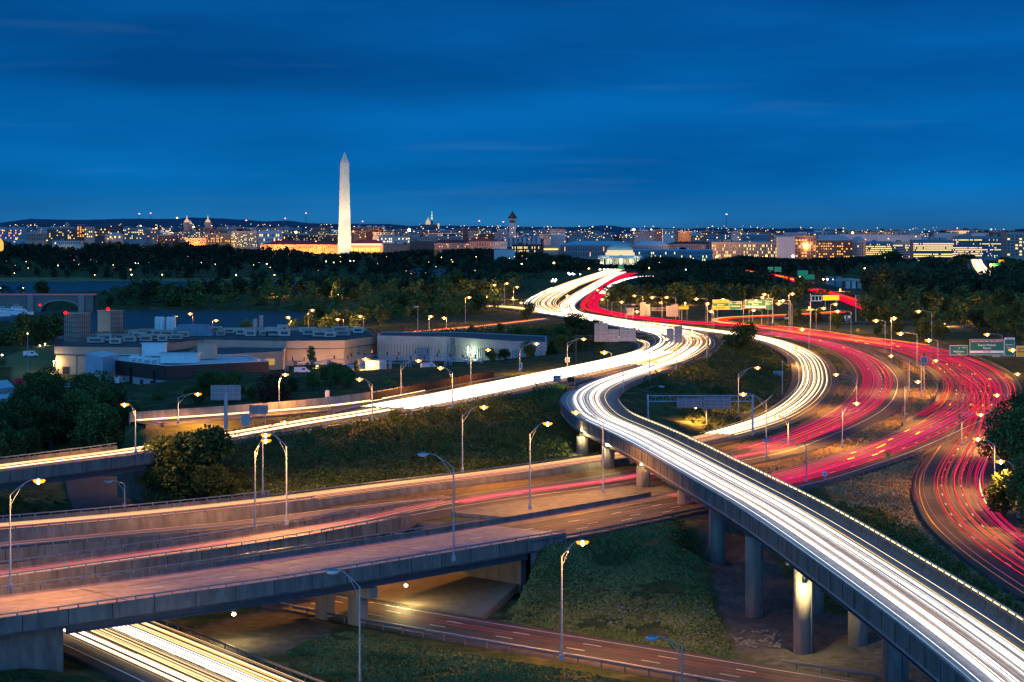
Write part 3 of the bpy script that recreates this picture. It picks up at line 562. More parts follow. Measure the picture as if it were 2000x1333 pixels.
# ------------------------------------------------------------------ light trails of the traffic
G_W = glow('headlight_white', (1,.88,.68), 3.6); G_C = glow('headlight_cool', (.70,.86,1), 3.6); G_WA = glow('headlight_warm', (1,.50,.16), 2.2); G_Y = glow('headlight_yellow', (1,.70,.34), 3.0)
G_R = glow('taillight_red', (.95,.006,.055), 1.15); G_RP = glow('taillight_pink', (.9,.03,.20), .9); G_RO = glow('taillight_orange', (1,.045,.006), 1.5); G_FP = glow('faint_pink', (1,.22,.22), 1.1); G_FL = glow('faint_salmon', (1,.46,.40), .8); G_FA = glow('faint_amber', (1,.50,.22), 1.5); G_A = glow('turn_signal_amber', (1,.30,.02), 5.0)
G_HOT = glow('headlight_hot', (1,.95,.86), 7.0)
def trails(r, spec, label, a=0, b=None, ds=6.0, seed=0, rad=(.05,.10), name='headlight_trails', cat='light trails', v0=.68):
    """spec: (lateral centre k, u, how many pairs, spread, [materials], keep) - thin glowing tubes at lamp height"""
    g = np.random.default_rng(seed); b = r.len if b is None else b; mats = []; mb_v = []; mb_f = []; mi = []; n0 = 0
    for (k, u0, cnt, spread, ms, keep, *rd) in spec:
        for j in range(cnt):
            m = ms[g.integers(len(ms))]
            if m not in mats: mats.append(m)
            uu = u0+g.normal(0, spread); ph = g.random(4)*7; am = g.random()*.35*min(1, spread*2+.3); qa, qb = a, b
            if keep < 1 and g.random() > keep:
                c_ = g.random(2)*(b-a)+a; qa, qb = min(c_), max(c_)
                if qb-qa < 15: continue
            n = max(3, int((qb-qa)/ds)); q = np.linspace(qa, qb, n); u = k*r.width(q)/2+uu+am*np.sin(q*.011+ph[0])+.5*am*np.sin(q*.037+ph[1])
            hv = v0+g.normal(0,.07 if v0 < 1 else .01)
            for sd in ((-.68,.68) if v0 < 1 else (0,)):
                R_ = g.uniform(*(rd[0] if rd else rad)); jit = g.normal(0,.02)
                off = [(-R_,-R_*.5),(R_,-R_*.5),(0,R_*.8)]
                V = np.concatenate([r.at(q, u+sd+o_[0], hv+jit+o_[1])[:,None,:] for o_ in off], 1).reshape(-1,3)
                i = np.arange(n-1)[:,None]*3; f = np.concatenate([np.c_[i+c1, i+c2, i+3+c2, i+3+c1] for c1, c2 in ((0,1),(1,2),(2,0))])
                mb_v.append(V); mb_f.append(f+n0); mi += [mats.index(m)]*len(f); n0 += len(V)
    me = raw_mesh(name, np.concatenate(mb_v), np.concatenate(mb_f), mats, mi); o = link(name, me); tag(o, label, cat, kind='stuff'); return o
wB = [G_W,G_Y,G_WA,G_W,G_HOT,G_WA]; wW = [G_W,G_W,G_HOT,G_W,G_Y,G_WA]; wC = [G_W,G_HOT,G_W,G_C,G_Y]; wY = [G_Y,G_W,G_WA,G_Y]; wA = [G_WA,G_WA,G_Y]; rR = [G_R,G_R,G_RO,G_RP,G_RP]; rP = [G_RP,G_R]
R01 = (.035,.075)
trails(FLY, [(0,-2.3,4,.13,wC,.97),(0,1.35,5,.14,wC,.97),(0,-.5,2,.5,[G_Y,G_C],.7,(.012,.025)),(0,3.3,1,.3,[G_Y,G_WA],.9,(.02,.03)),(0,-2.2,6,.5,[G_Y,G_C,G_WA],.8,(.008,.02)),(0,1.4,6,.5,[G_Y,G_C,G_WA],.8,(.008,.02))], 'bundle of white headlight streaks flowing down the flyover', seed=1, rad=(.028,.06))
trails(FLY, [(-1,2.2,1,.05,[G_C],1)], 'thin blue-white streak along the outer shoulder of the flyover', seed=40, rad=(.02,.03), b=FLY.br[1]*.9, name='shoulder_streak')
trails(FLY, [(1,.62,1,.02,[G_Y],1)], 'added yellow glowing tube imitating the glint on the flyover parapet rail', seed=41, rad=(.09,.10), b=FLY.br[1], name='rail_glint_glow', v0=1.2)  # added glowing tube behind the rail, imitates the bright glint along it
trails(UH, [(0,-1.9,4,.14,wW,.95),(0,1.7,4,.14,wW,.95),(0,-1.8,5,.6,[G_WA,G_Y],.8,(.01,.025)),(0,1.8,5,.6,[G_WA,G_FP],.8,(.01,.025))], 'white headlight streaks along the upper highway to the bridge', b=lc(UH,760), seed=2, rad=(.03,.062))
trails(UH, [(0,-7,3,.3,wW,.9),(0,-3.5,5,.16,wW,.97),(0,0,5,.16,wW,.97),(0,3.5,4,.16,wW,.95),(0,7,3,.6,[G_WA,G_FA],.6,(.015,.04)),(0,-2,12,2.6,[G_WA,G_Y],.8,(.012,.03))], 'broad white river of headlights on the widest stretch of the upper highway', a=lc(UH,770), seed=3, rad=(.028,.062))
trails(SR, [(0,-1,2,.4,wA,.7)], 'faint amber streaks on the service road', seed=4, rad=R01)
trails(MM, [(0,-8.6,3,.2,wB,1),(0,-5.2,4,.16,wB,1),(0,-1.7,4,.16,wB,1),(0,1.8,4,.16,wB,1),(0,5.3,4,.16,wB,1),(0,8.8,3,.2,wB,1),(0,0,16,5,[G_WA,G_FA],.8,(.02,.04))], 'solid white mass of headlights on the double bend', b=MM.len*.62, seed=5, rad=(.036,.078), ds=7)
trails(MM, [(0,-7.2,4,.3,[G_WA],1),(0,-5.4,5,.2,[G_W],1),(0,-1.8,6,.2,[G_W,G_Y],1),(0,1.8,6,.2,[G_W,G_Y],1),(0,5.4,5,.2,[G_W],1),(0,7.2,3,.3,[G_WA],1)], 'white headlights pouring off the farther half of the river bridge', a=MM.len*.55, seed=6, rad=(.08,.15), ds=10)
trails(BB_, [(0,-3,5,.2,[G_W],1),(0,0,6,.2,[G_W,G_Y],1),(0,3,5,.2,[G_W],1),(0,4.6,2,.2,[G_WA],1)], 'white headlights on the inner half of the river bridge', seed=7, rad=(.08,.14), ds=10)
trails(WL, [(0,-3,2,.12,wY,.95),(0,-.3,3,.14,wY,.97),(0,2.8,3,.14,wY,.95),(0,0,9,2.6,[G_WA,G_Y],.8,(.01,.025))], 'cream headlight streaks round the tight inner curve', a=0, b=lc(WL,1395), seed=8, rad=(.05,.09))
trails(WL, [(0,-1.6,11,.7,[G_FA,G_FA,G_FP],.8),(0,1.8,11,.7,[G_FA,G_WA,G_FA],.8)], 'softer amber and cream streaks on the topmost parallel carriageway', a=lc(WL,1395), seed=9, rad=(.008,.026))
trails(RO, [(0,-3.5,9,.6,[G_R],1),(0,0,9,.6,[G_R],1),(0,3.5,8,.6,[G_R,G_RO],1)], 'red ribbon of tail lights sweeping off the river bridge', b=RO.sx(1505), seed=10, rad=(.09,.16), name='taillight_trails')
trails(RO, [(0,-8.8,3,.3,rR,.5),(0,-5.3,4,.35,rR,.5),(0,-1.8,5,.35,rR,.5),(0,1.7,5,.35,rR,.5),(0,5.2,5,.35,rR,.5),(0,8.7,3,.4,rR,.5),(0,0,30,5.5,[G_RP,G_FP,G_R],.45,(.006,.02))], 'wide red fan of tail lights round the outermost curve', a=RO.sx(1490), b=lc(RO,1860), seed=11, rad=(.025,.065), name='taillight_trails')
trails(RO, [(0,0,22,6,[G_RO,G_RO,G_A],.7,(.014,.04))], 'orange-red tail light streaks on the upper run of the outermost curve', a=RO.sx(1480), b=RO.sx(1760), seed=61, name='taillight_trails')
trails(RO, [(0,-3.8,3,.5,rR,.7),(0,-.3,5,.5,rR,.8),(0,3.2,4,.7,rP,.6),(0,0,26,2.8,[G_RP,G_FP,G_R],.6,(.008,.024))], 'red tail light streaks peeling off towards the flyover piers', a=lc(RO,1880), b=lc(RO,1330), seed=12, rad=(.025,.06), name='taillight_trails')
trails(RO, [(0,-3.6,2,1.0,[G_FL,G_FP],.6),(0,1,3,1.6,[G_FP,G_FL,G_FL],.6),(0,5.2,7,.6,[G_FP,G_FL,G_RP],.8,(.005,.013))], 'faint pink tail light streaks over the wide bridge', a=lc(RO,1400), seed=13, rad=(.003,.008), name='taillight_trails')
trails(R1B, [(0,-4.2,4,.3,rR,.8),(0,-.6,4,.3,rR,.8),(0,3,3,.3,rR,.8),(0,0,18,3.2,[G_RP,G_FP,G_R],.6,(.006,.02))], 'red tail light streaks down the exit road at the grass edge', seed=14, rad=(.025,.065), name='taillight_trails')
trails(R2, [(0,-2.5,4,.5,rR,.7),(0,.8,6,.5,rR,.85),(0,4,4,.6,rP,.6),(0,1,26,2.8,[G_RP,G_FP,G_R],.6,(.008,.026))], 'crimson tail light streaks round the middle curve', b=lc(R2,1480), seed=15, rad=(.028,.06), name='taillight_trails')
trails(R2, [(0,-2.6,4,.25,rR,.9),(0,-2,8,.9,[G_FP,G_RP],.7)], 'single crimson band of tail lights along the purple carriageway', a=lc(R2,1490), b=lc(R2,850), seed=16, rad=(.012,.035), name='taillight_trails')
trails(R2, [(0,.2,2,.2,[G_R],1),(0,.6,6,.9,[G_FP,G_FL,G_RP],1),(0,-1.8,2,.2,[G_FA],1)], 'thin red streak on the second narrow bridge', a=lc(R2,860), seed=17, rad=(.008,.022), name='taillight_trails')
trails(D2, [(0,0,5,1.8,[G_FP,G_FL,G_FL],.8)], 'faint pink streak on the squeezed narrow bridge', seed=18, rad=(.006,.016), name='taillight_trails')
trails(LR, [(0,-1.5,1,.3,[G_RO],1),(0,2.2,1,.4,[G_R],1)], 'two dim red streaks along the low road', a=0, b=lc(LR,600), seed=19, rad=(.004,.008), name='taillight_trails')
trails(LL, [(0,-4.5,5,.16,[G_W,G_HOT,G_Y],1),(0,-1.2,3,.4,[G_Y,G_WA],1),(0,2.2,5,.3,[G_Y,G_W,G_C],1),(0,5.2,4,.35,[G_Y,G_WA],1),(0,0,14,4,[G_WA,G_Y],.8,(.008,.02))], 'yellow-white headlight streaks rushing out beneath the wide bridge', seed=20, rad=(.03,.06))
trails(RF, [(0,0,3,1,[G_WA,G_RO],.8)], 'amber streaks on the far ramp road beyond the grey corrugated building', seed=21, rad=(.04,.08))
trails(RA, [(0,-2,6,.8,[G_WA,G_Y],1),(0,2,6,.8,[G_WA,G_Y],1)], 'amber glow of headlights merging beside the river bridge end', seed=22, rad=(.10,.18))
trails(RS, [(0,0,3,.5,wY,1)], 'pair of white streaks on the small ramp inside the bend', seed=23, rad=(.04,.07))
trails(RL, [(0,-2,9,.7,[G_RO,G_R],1),(0,2,9,.7,[G_RO,G_WA],1)], 'orange-red loop of light behind the small dark tree', seed=24, rad=(.10,.17), name='taillight_trails')
trails(BR, [(-1,1,6,.5,[G_R],1),(0,0,6,1,[G_R],1),(0,2.5,3,.4,[G_HOT],1)], 'red and white rim of light on the far bending ramp', seed=25, rad=(.14,.24), name='taillight_trails', ds=12)
trails(RD1, [(0,-3,9,.8,[G_R,G_RO],1),(0,1,9,.8,[G_RO,G_A],1),(0,4,5,.8,[G_R],1)], 'blazing red and amber streaks on the far ramp bridge', seed=26, rad=(.2,.32), name='taillight_trails', ds=12)
trails(RD2, [(0,-3,8,1,[G_RO,G_R],1),(0,1,8,1,[G_RO,G_R],1),(0,4,5,.8,[G_R],1)], 'red streaks dropping between trees towards the far lawn', seed=27, rad=(.12,.22), name='taillight_trails', ds=12)
trails(RD3, [(0,-6,5,1.2,[G_W,G_Y],1),(0,-1,6,1.2,[G_W,G_Y],1),(0,4,5,1.2,[G_Y,G_A],1)], 'overexposed white streaks on a far descending ramp among trees', seed=28, rad=(.15,.26), ds=12)
# amber turn-signal flashes and cat's-eye glints in the red curves
fb = MB(); g = np.random.default_rng(5)
for r, a, b, n, sp in ((RO,RO.sx(1700),lc(RO,1800),22,8.5),(R2,R2.len*.1,R2.len*.38,5,4),(R1B,0,R1B.len*.6,7,4.5),(RO,lc(RO,1800),lc(RO,1600),9,4)):
    for _ in range(n):
        q = g.uniform(a, b); u = g.uniform(-sp, sp); ln = g.uniform(2,6); R_ = g.uniform(.03,.06)
        r.sweep(fb, [(0,u-R_,.75),(0,u+R_,.75),(0,u,.9)], q, min(q+ln, r.len), ds=2)
tag(fb.build('turn_signal_flashes', G_A), 'scattered short amber turn-signal flashes in the red curves', 'light trails', kind='stuff')
# ------------------------------------------------------------------ street lamps (each with its own light where it is lit)
G_SOD = glow('sodium_lens', (1,.62,.20), 14.0); G_SODR = glow('sodium_refractor', (1,.25,.012), 3.4); G_PALR = glow('pale_refractor', (1,.62,.16), 2.2); G_PALE = glow('pale_lens', (1,.78,.36), 14.0); M_UNLIT = mat('unlit_lens', (.45,.5,.55), .3, .05, 1)
LIGHTS = {}
def spotdata(col, e):
    k = ('s', col, round(e))
    if k not in LIGHTS: l = bpy.data.lights.new('lamp_light', 'SPOT'); l.color = col; l.energy = e; l.shadow_soft_size = .3; l.spot_size = math.radians(158); l.spot_blend = .35; LIGHTS[k] = l
    return LIGHTS[k]
def lampdata(col, e, r=.3):
    k = (col, round(e), r)
    if k not in LIGHTS: l = bpy.data.lights.new('lamp_light', 'POINT'); l.color = col; l.energy = e; l.shadow_soft_size = r; LIGHTS[k] = l
    return LIGHTS[k]
SOD = (1,.38,.065); PALE = (1,.70,.26)
def street_lamp(hx, hy, bx, by, z, label, lit=True, pale=False, e=1.0, group=None, Y=None):
    base = pt(bx, by, z) if Y is None else np.array([(bx-CX)*Y/F, Y, H-(by-HY)*Y/F]); Yb = base[1]
    hz = H-(hy-HY)*Yb/F; dx = (hx-bx)*Yb/F; h = hz-base[2]
    if h < 4: h = 4
    if abs(dx) < .4: dx = .4 if dx >= 0 else -.4
    t_ = empty('street_lamp', base); tag(t_, label, 'street lamp', group); near = Yb < 620
    b = MB(); hp = h-min(2.0, h*.14) if near else h-.5
    b.tube((0,0,0),(0,0,hp),.16 if near else .15,.09, n=8 if near else 5)
    if near: b.box((0,0,.35),(.55,.55,.7))
    b.build('pole', M_POLE, t_)
    a = MB(); s_ = 1 if dx > 0 else -1; rr = .055 if near else .08; px_ = 0; pz_ = hp-.1
    for k in range(1, 6):
        u = k/5; qx = dx*u; qz = hp-.1+(h-hp+.1)*math.sin(u*math.pi/2); a.tube((px_,0,pz_),(qx,0,qz),rr, n=5, caps=False); px_, pz_ = qx, qz
    if near:
        px_, pz_ = 0, hp-1.5
        for k in range(1, 5):
            u = k/4; qx = dx*u*.8; qz = hp-1.5+(h-.12-hp+1.5)*math.sin(u*math.pi/2); a.tube((px_,0,pz_),(qx,0,qz),rr*.8, n=5, caps=False); px_, pz_ = qx, qz
        a.tube((dx*.35,0,hp-.1+(h-hp)*.5),(dx*.35,0,hp-1.5+(h-hp+1.4)*.6),rr*.7, n=4)
    a.build('arm', M_POLE, t_)
    hd = MB(); hd.lathe((0,0,0),[(.05,-.14),(.26,-.10),(.30,0),(.16,.13),(.04,.17)], 8, sx=1.9, sy=.8); o = hd.build('lamp_head', M_STEEL, t_); o.location = (dx+s_*.25, 0, h)
    ln = MB(); R_ = .66 if near else 1.0
    ln.lathe((0,0,0),[(.04,-R_*.75),(R_*.75,-R_*.55),(R_,-.08),(R_*.9,0)], 10, sx=1.25); o = ln.build('lens', (G_PALR if pale else G_SODR) if lit else M_UNLIT, t_); o.location = (dx+s_*.3, 0, h-.10)
    if lit: bu = MB(); bu.lathe((0,0,0),[(.03,-R_*.62),(R_*.30,-R_*.36),(R_*.38,0),(R_*.3,R_*.3),(.03,R_*.5)],10); bo = bu.build('bulb', G_PALE if pale else G_SOD, o); bo.location = (0,-R_*.75,-R_*.25)
    if lit:
        lo = bpy.data.objects.new('lamp_light', (spotdata(PALE if pale else SOD, LAMP_E*e) if near else lampdata(PALE if pale else SOD, LAMP_E*e*1.5))); COL.objects.link(lo); lo.parent = t_; lo.location = (dx+s_*.3, -.2, h-.75)
    return t_
LAMP_E = 27000
NL = [
 (72,936,20,1150,8.5,'tall lit street lamp rising between the parallel bridges, nearest the wide pink one'),
 (247,788,265,888,13,'lit street lamp standing on the white-streaked bridge near the big round tree'),
 (180,745,186,812,4,'lit street lamp inside the dark tree mass below the tan plant wall'),
 (384,768,348,828,11.6,'lit street lamp on the verge beside the tall sign-back on one post'),
 (555,730,545,806,12.2,'lit street lamp by the sound wall, next to the dark reddish tree'),
 (705,739,727,824,13,'lit street lamp at the shrub side where the service road merges'),
 (523,847,560,1026,8.4,'lit lamp whose arm meets two others, pole rising from the amber wall'),
 (516,858,498,1033,8.4,'lit lamp with the shortest gap to its twin, pole on the narrow bridge rail'),
 (553,823,513,966,7.6,'lit lamp with thin pole standing on the shrub bank above the amber lane'),
 (815,703,783,774,13.2,'lit lamp in front of the steel substation frames'),
 (863,717,884,798,13.4,'lit lamp over the white river with pole at the shrub side'),
 (951,682,919,750,13.4,'lit lamp before the greenish lit part of the corrugated wall'),
 (1046,670,1015,727,13.4,'lit lamp at the corner where corrugated wall ends in dark bushes'),
 (942,793,903,922,9.5,'lit lamp high on the middle of the dark shrub bank'),
 (1066,825,1035,995,7.9,'lit lamp with its base on the paved median next to the amber carriageway'),
 (1133,1056,1097,1290,.1,'lit lamp on the tall pole beside the low road guardrail'),
 (1128,803,1178,961,7.9,'lit lamp reaching over the bend of the flyover from a pole in the median'),
 (1138,661,1108,724,13.4,'lit lamp beside the back of the long sign gantry'),
 (1182,696,1194,700+12,13,'lit lamp over the small dark ramp inside the bend'),
 (1304,661,1321,727,12.8,'lit lamp seen against the brightest bend, pole on the outer parapet'),
 (1353,647,1380,706,12.2,'lit lamp at the outermost point of the brightest bend'),
 (1477,717,1442,815,6.5,'lit lamp above the shrubs between flyover and tight white curve'),
 (1454,768,1497,898,7.6,'lit lamp with long double arm just past the blue sign gantry'),
 (1361,793,1380,838,6.6,'lit lamp shining through the blue sign gantry'),
 (1559,679,1539,712,8,'lit lamp at the top of the tight white curve'),
 (1635,730,1673,800,7.7,'lit lamp between the white curve and the crimson curve'),
 (1520,813,1540,872,7.6,'lit lamp at the dry grass strip low on the tight curve'),
 (1670,786,1645,876,7.5,'lit lamp on the dry strip below the crimson curve'),
 (1790,744,1767,826,7.6,'lit lamp on the brown grass wedge, halfway along'),
 (1742,694,1776,765,7.7,'lit lamp on the barrier above the crimson curve'),
 (1825,703,1799,772,7.7,'lit lamp beside the small square sign on the grass wedge'),
 (1949,770,1990,850,7.7,'lit lamp on the signal mast side of the red fan'),
 (1912,808,1878,872,7.6,'lit lamp behind the traffic signal arm'),
 (1912,855,1943,962,6.6,'lit lamp over the forked exit road'),
 (1957,899,1989,1012,6.6,'lit lamp among the dark trees at the picture edge by the exit road'),
 (1989,729,2030,800,7.8,'lit lamp just past the guardrail of the outermost curve'),
 (1929,652,1957,690,7.9,'lit lamp rising behind the green airport sign'),
 (1979,682,2010,730,7.9,'lit lamp in front of the tallest green sign'),
 (1795,607,1820,668,8,'lit lamp standing tallest before the dark hillside trees'),
 (1712,625,1729,690,8,'lit lamp over the red curve nearest the yellow diamond sign'),
 (1744,620,1741,706,8,'lit lamp on a pole just past its twin by the red curve'),
 (1760,650,1791,716,8,'lit lamp with double arm over the middle of the red curve'),
 (1815,663,1832,720,8,'lit lamp just above the end of the far barrier'),
 (1568,642,1580,683,8,'lit lamp on the barrier between the tight curve and the red ribbon'),
 (1607,601,1594,654,8,'lit lamp beside the empty white sign frame'),
 (1630,593,1622,650,8,'lit lamp below the far amber message board'),
 (1637,607,1662,667,8,'lit lamp whose pole ends at the guardrail by the two small signs'),
 (1546,573,1541,648,8,'highest lit lamp of the cluster on the thick mast'),
 (1530,586,1544,650,8,'second lit lamp of the cluster on the thick mast'),
 (1522,592,1547,652,8,'lowest lit lamp of the cluster on the thick mast'),
 (1213,589,1195,617,7.9,'lit lamp behind the red ribbon beside two unlit twin poles'),
 (1240,577,1256,606,7,'lit lamp behind the pair of tall sign backs'),
 (1275,580,1293,627,8,'lit lamp between the two groups of pink sign backs'),
 (1303,580,1320,628,8,'lit lamp next to the small amber message board'),
 (1243,608,1236,629,8,'lit lamp low against the sign-back gantry'),
 (1361,583,1382,632,8,'lit lamp over empty trees between message board and green signs'),
 (1380,592,1379,634,8,'lit lamp just below its neighbour before the green signs'),
 (1390,607,1394,652,8,'lit lamp standing lowest in front of the yellow and green sign'),
 (1411,584,1401,630,8,'lit lamp right above the yellow and green sign'),
 (1462,587,1452,630,8,'lit lamp over the middle green sign'),
 (1475,586,1463,632,8,'lit lamp over the gap of the green signs'),
 (1488,580,1470,628,8,'lit lamp over the wide green and white sign'),
 (1494,574,1500,634,8,'lit lamp at the corner of the wide green and white sign'),
 (1473,605,1488,640,8,'lit lamp below the wide green and white sign'),
 (1177,584,1187,606,7.8,'lit lamp at the red lanes of the bridge end, upper one'),
 (1181,571,1190,590,8,'lit lamp in the middle of the red bridge lanes'),
 (1166,566,1160,585,8,'lit lamp on the divider of the bridge'),
 (1107,577,1106,606,7.6,'lit lamp between the two white bridge streams'),
 (1088,577,1092,604,7.6,'lit lamp beside the overhead signs on the bridge approach'),
 (965,556,959,595,7,'lit lamp at the edge of the wood by the amber merge'),
 (989,553,985,598,7,'lit lamp above the amber merge, taller one'),
 (1009,560,1003,600,7,'lit lamp between the amber merge and the river'),
 (1019,593,1024,604,7,'low lit lamp at the amber merge'),
 (915,580,909,631,8,'tall lit lamp above the far ramp road before the wood'),
 (840,617,838,646,8,'small lit lamp on the far ramp road, first of two'),
 (869,620,872,648,8,'small lit lamp on the far ramp road, second of two'),
 (609,605,602,652,2,'lit lamp behind the plant roof, highest of the three'),
 (661,623,671,660,2,'lit lamp behind the plant roof with the bushy glow'),
 (705,617,710,655,2,'lit lamp behind the plant roof nearest the far ramp'),
 (564,619,566,655,2,'small lit lamp behind the plant roof by the channel'),
 (373,612,377,655,2,'lit lamp behind the plant against the water'),
 (421,625,415,660,2,'lit lamp behind the plant with a crooked arm'),
 (716,700,722,745,4.5,'small lit lamp among the substation frames'),
 (544,573,546,590,1,'orange lamp glimmering inside the island wood'),
]
for k, (hx,hy,bx,by,z,lab) in enumerate(NL): street_lamp(hx,hy,bx,by,z,lab, e=1.0 if pt(bx,by,z)[1] < 900 else 1.1)
UL = [(830,885,886,1096,7.9,'unlit blue-grey lamp on the parapet of the wide bridge'),(655,1113,703,1352,0,'unlit blue lamp rising from the mown grass'),(1278,1243,1332,1370,0,'unlit blue lamp cut by the picture edge at the low road'),(215,938,243,990,4,'unlit lamp in the underpass beside the big round tree'),
 (1290,754,1251,802,7.5,'unlit lamp inside the curl of the flyover'),(813,598,816,650,8,'unlit curved lamp on the far ramp road'),(341,617,339,655,2,'slim unlit lamp behind the plant roof'),
 (1500,895-37,1575,944,7.3,'unlit blue lamp above the merge of the red lanes'),(1535,620,1508,662,8,'unlit lamp with a long curved arm over the orange loop'),(1258,556+38,1221,624,8,'unlit double-arm lamp behind the red ribbon, first'),(1236,560+34,1213,622,8,'unlit double-arm lamp behind the red ribbon, second')]
for hx,hy,bx,by,z,lab in UL: street_lamp(hx,hy,bx,by,z,lab, lit=False)
# bare poles on the outer parapet of the white bend
for x, yb, yt, z in ((1217,766,703,13.8),(1269,746,688,13.4),(1528,768,707,7.8)):
    p_ = pt(x, yb, z); b = MB(); b.tube(p_-(0,0,.5),p_+np.array((0,0,(yb-yt)*p_[1]/F)),.15,.09,6); b.box(p_+np.array((0,0,(yb-yt)*p_[1]/F+.1)),(.5,.3,.25)); tag(b.build('light_pole', M_POLE, None, None), 'bare thin pole standing on the edge of the white bend', 'pole', 'bare poles round the bends')
    
# wall lights under the bridges
def wall_light(x, y, Y, label, e=1.0):
    p_ = pd(x, y, Y); t_ = empty('wall_light', p_); tag(t_, label, 'lamp'); b = MB(); b.box((0,.35,.05),(.55,.5,.4)); b.tube((0,.4,.2),(0,.4,.9),.06,n=5); b.build('housing', M_GIRD, t_); b = MB(); b.lathe((0,0,0),[(.05,-.24),(.24,-.16),(.28,.08),(.15,.16)],8); o = b.build('lens', G_PALE, t_); o.location = (0,-.12,-.12)
    lo = bpy.data.objects.new('lamp_light', lampdata(PALE, LAMP_E*.12*e)); COL.objects.link(lo); lo.parent = t_; lo.location = (-.3,-.9,-.7)
wall_light(457,1198,279.5,'pale lamp glaring under the wide bridge beside its pier',.7)
wall_light(793,1142,305,'small pale lamp over the paved slope beneath the wide bridge',.9)
for x, y, bx, by, bz, lab in ((1572,1142,1560,1275,0,'pale lamp fixed to the flyover pier at the low road'),(1255,898,1250,955,7.2,'pale lamp on the flyover pier that stands in the paved median'),(1185,860,1182,912,7.4,'pale lamp on the flyover pier in the amber carriageway'),(1137,836,1132,884,8,'pale lamp on the flyover pier in the shrubs')):
    wall_light(x, y, pt(bx,by,bz)[1]-2.3, lab, 1.1)
# far park and shore lamps
def far_lamp(x, y, Y, col, s, label, group, pole=True, light=0):
    p_ = pd(x, y, Y); g_ = gz(p_[0], Y) if Y < 12000 else 10; t_ = empty('park_lamp', (p_[0], Y, max(g_, -3))); tag(t_, label, 'street lamp', group); h = p_[2]-max(g_,-3)
    if pole and h > 1: b = MB(); b.tube((0,0,0),(0,0,h),.14,.1,4); b.build('pole', M_POLE, t_)
    b = MB(); b.lathe((0,0,max(h,1)),[(s*.3,-s*.8),(s,-s*.2),(s*.9,s*.4),(s*.3,s*.8)],6); b.build('lens', col, t_)
    if light: lo = bpy.data.objects.new('lamp_light', lampdata(SOD, light, 1.0)); COL.objects.link(lo); lo.parent = t_; lo.location = (0,-3,max(h,1)-.5)
G_PK = glow('park_lamp_glow', (1,.70,.28), 16); G_PW = glow('park_lamp_white', (1,.92,.75), 14); G_PO = glow('far_sodium_glow', (1,.36,.07), 14)
for x, y, Y, s in [(185,537,2350,.9),(257,537,2350,.9),(317,537,2350,.7),(461,538,2350,.9),(536,539,2350,.8),(597,539,2350,.9),(0,563,1900,.9),(45,563,1900,.9),
   (113,519,2700,.7),(153,517,2700,.9),(244,512,2800,.8),(265,514,2800,.9),(270,514.5,2800,.8),(292,514,2800,.9),(315,517,2800,.6),(363,513.5,2800,.9),(358,519,2800,.6),(393,513,2800,.9),(415,514,2800,.9),(421,516,2800,.9),(435,505,3000,.7),(507,513,2800,.9),(521,516,2800,.8),(578,513,2800,.9),(596,514.5,2800,.9),(637,511,2800,.9),(652,513,2800,.7),(684,510,2850,.7),(691,510,2850,.7),(188,512,2800,.4),(255,527,2500,.7),(529,513,2800,.4),(551,513,2800,.5),(556,513,2800,.5),(234,510,2900,.5),(221,518,2700,.5),(55,524,2500,.4),(28,534,2400,.5),(458,515,2800,.4),(472,514,2800,.4),(568,521,2700,.4),(580,529,2500,.4),(514,531,2500,.3),(622,529,2500,.4),(1019,516,2300,1),(1055,514,2700,1.1),(1305,514,2700,1),(1421,521,2600,.9),(1334,519,2600,.5),(1464,527,2500,.7),(1340,544,2350,.9),(1403,544,2350,.9),(1474,544,2350,.6),(1689,540,2200,1),(862,503,3000,.5),(930,502,3000,.5),(803,535,2400,.5),(979,539,2100,.5),(761,504,3000,.6),(1077,513,2600,.8),(1089,515,2500,.7),(1093,514,2500,.6)]:
    far_lamp(x, y, Y, G_PK if random.random() < .75 else G_PW, s*.75, 'warm pinpoint lamp among the dark park trees beyond the river', 'park lamps beyond the river')
for x, y, Y, s in [(1175,513.5,2500,1.4),(1150,525,2300,1.3),(1268,524,2300,1.1),(1400,502,2900,2.0),(1422,521.5,2600,1.2),(1497,500,2900,1.9),(1549,500,3300,1.9),(1100,449.5,6500,.1),(1082,514,2400,1.6),(1555,515,2700,1.6),(1608,520,2700,1.6),(1610,517,2700,1),(1604,521,2700,1),(1900,545,1700,1.0),(1882,538,1800,1.0),(1880,548,1700,.8),(1872,522,2200,.9)]:
    far_lamp(x, y, Y, G_PO, s*.8, 'orange lamp glowing among trees on the far shore', 'orange lamps on the far shore')
for x, y, Y, s in [(1172,527,2300,1.4),(1180,527,2300,1.4),(1187,527,2300,1.4),(1110,534,2150,1.1),(1113,536,2150,1.1),(1118,535,2150,1.1),(1121,536,2150,1.1),(1078,552,1800,.9),(1084,550,1800,.9),(1086,547,1850,.9),(1080,548,1850,.8),(1133,536,2100,.9),(1608,546,1800,.9),(1616,546,1800,.9)]:
    far_lamp(x, y, Y, G_PW, s*.8, 'cold white light near the far end of the river bridge', 'white lights at the bridge head')
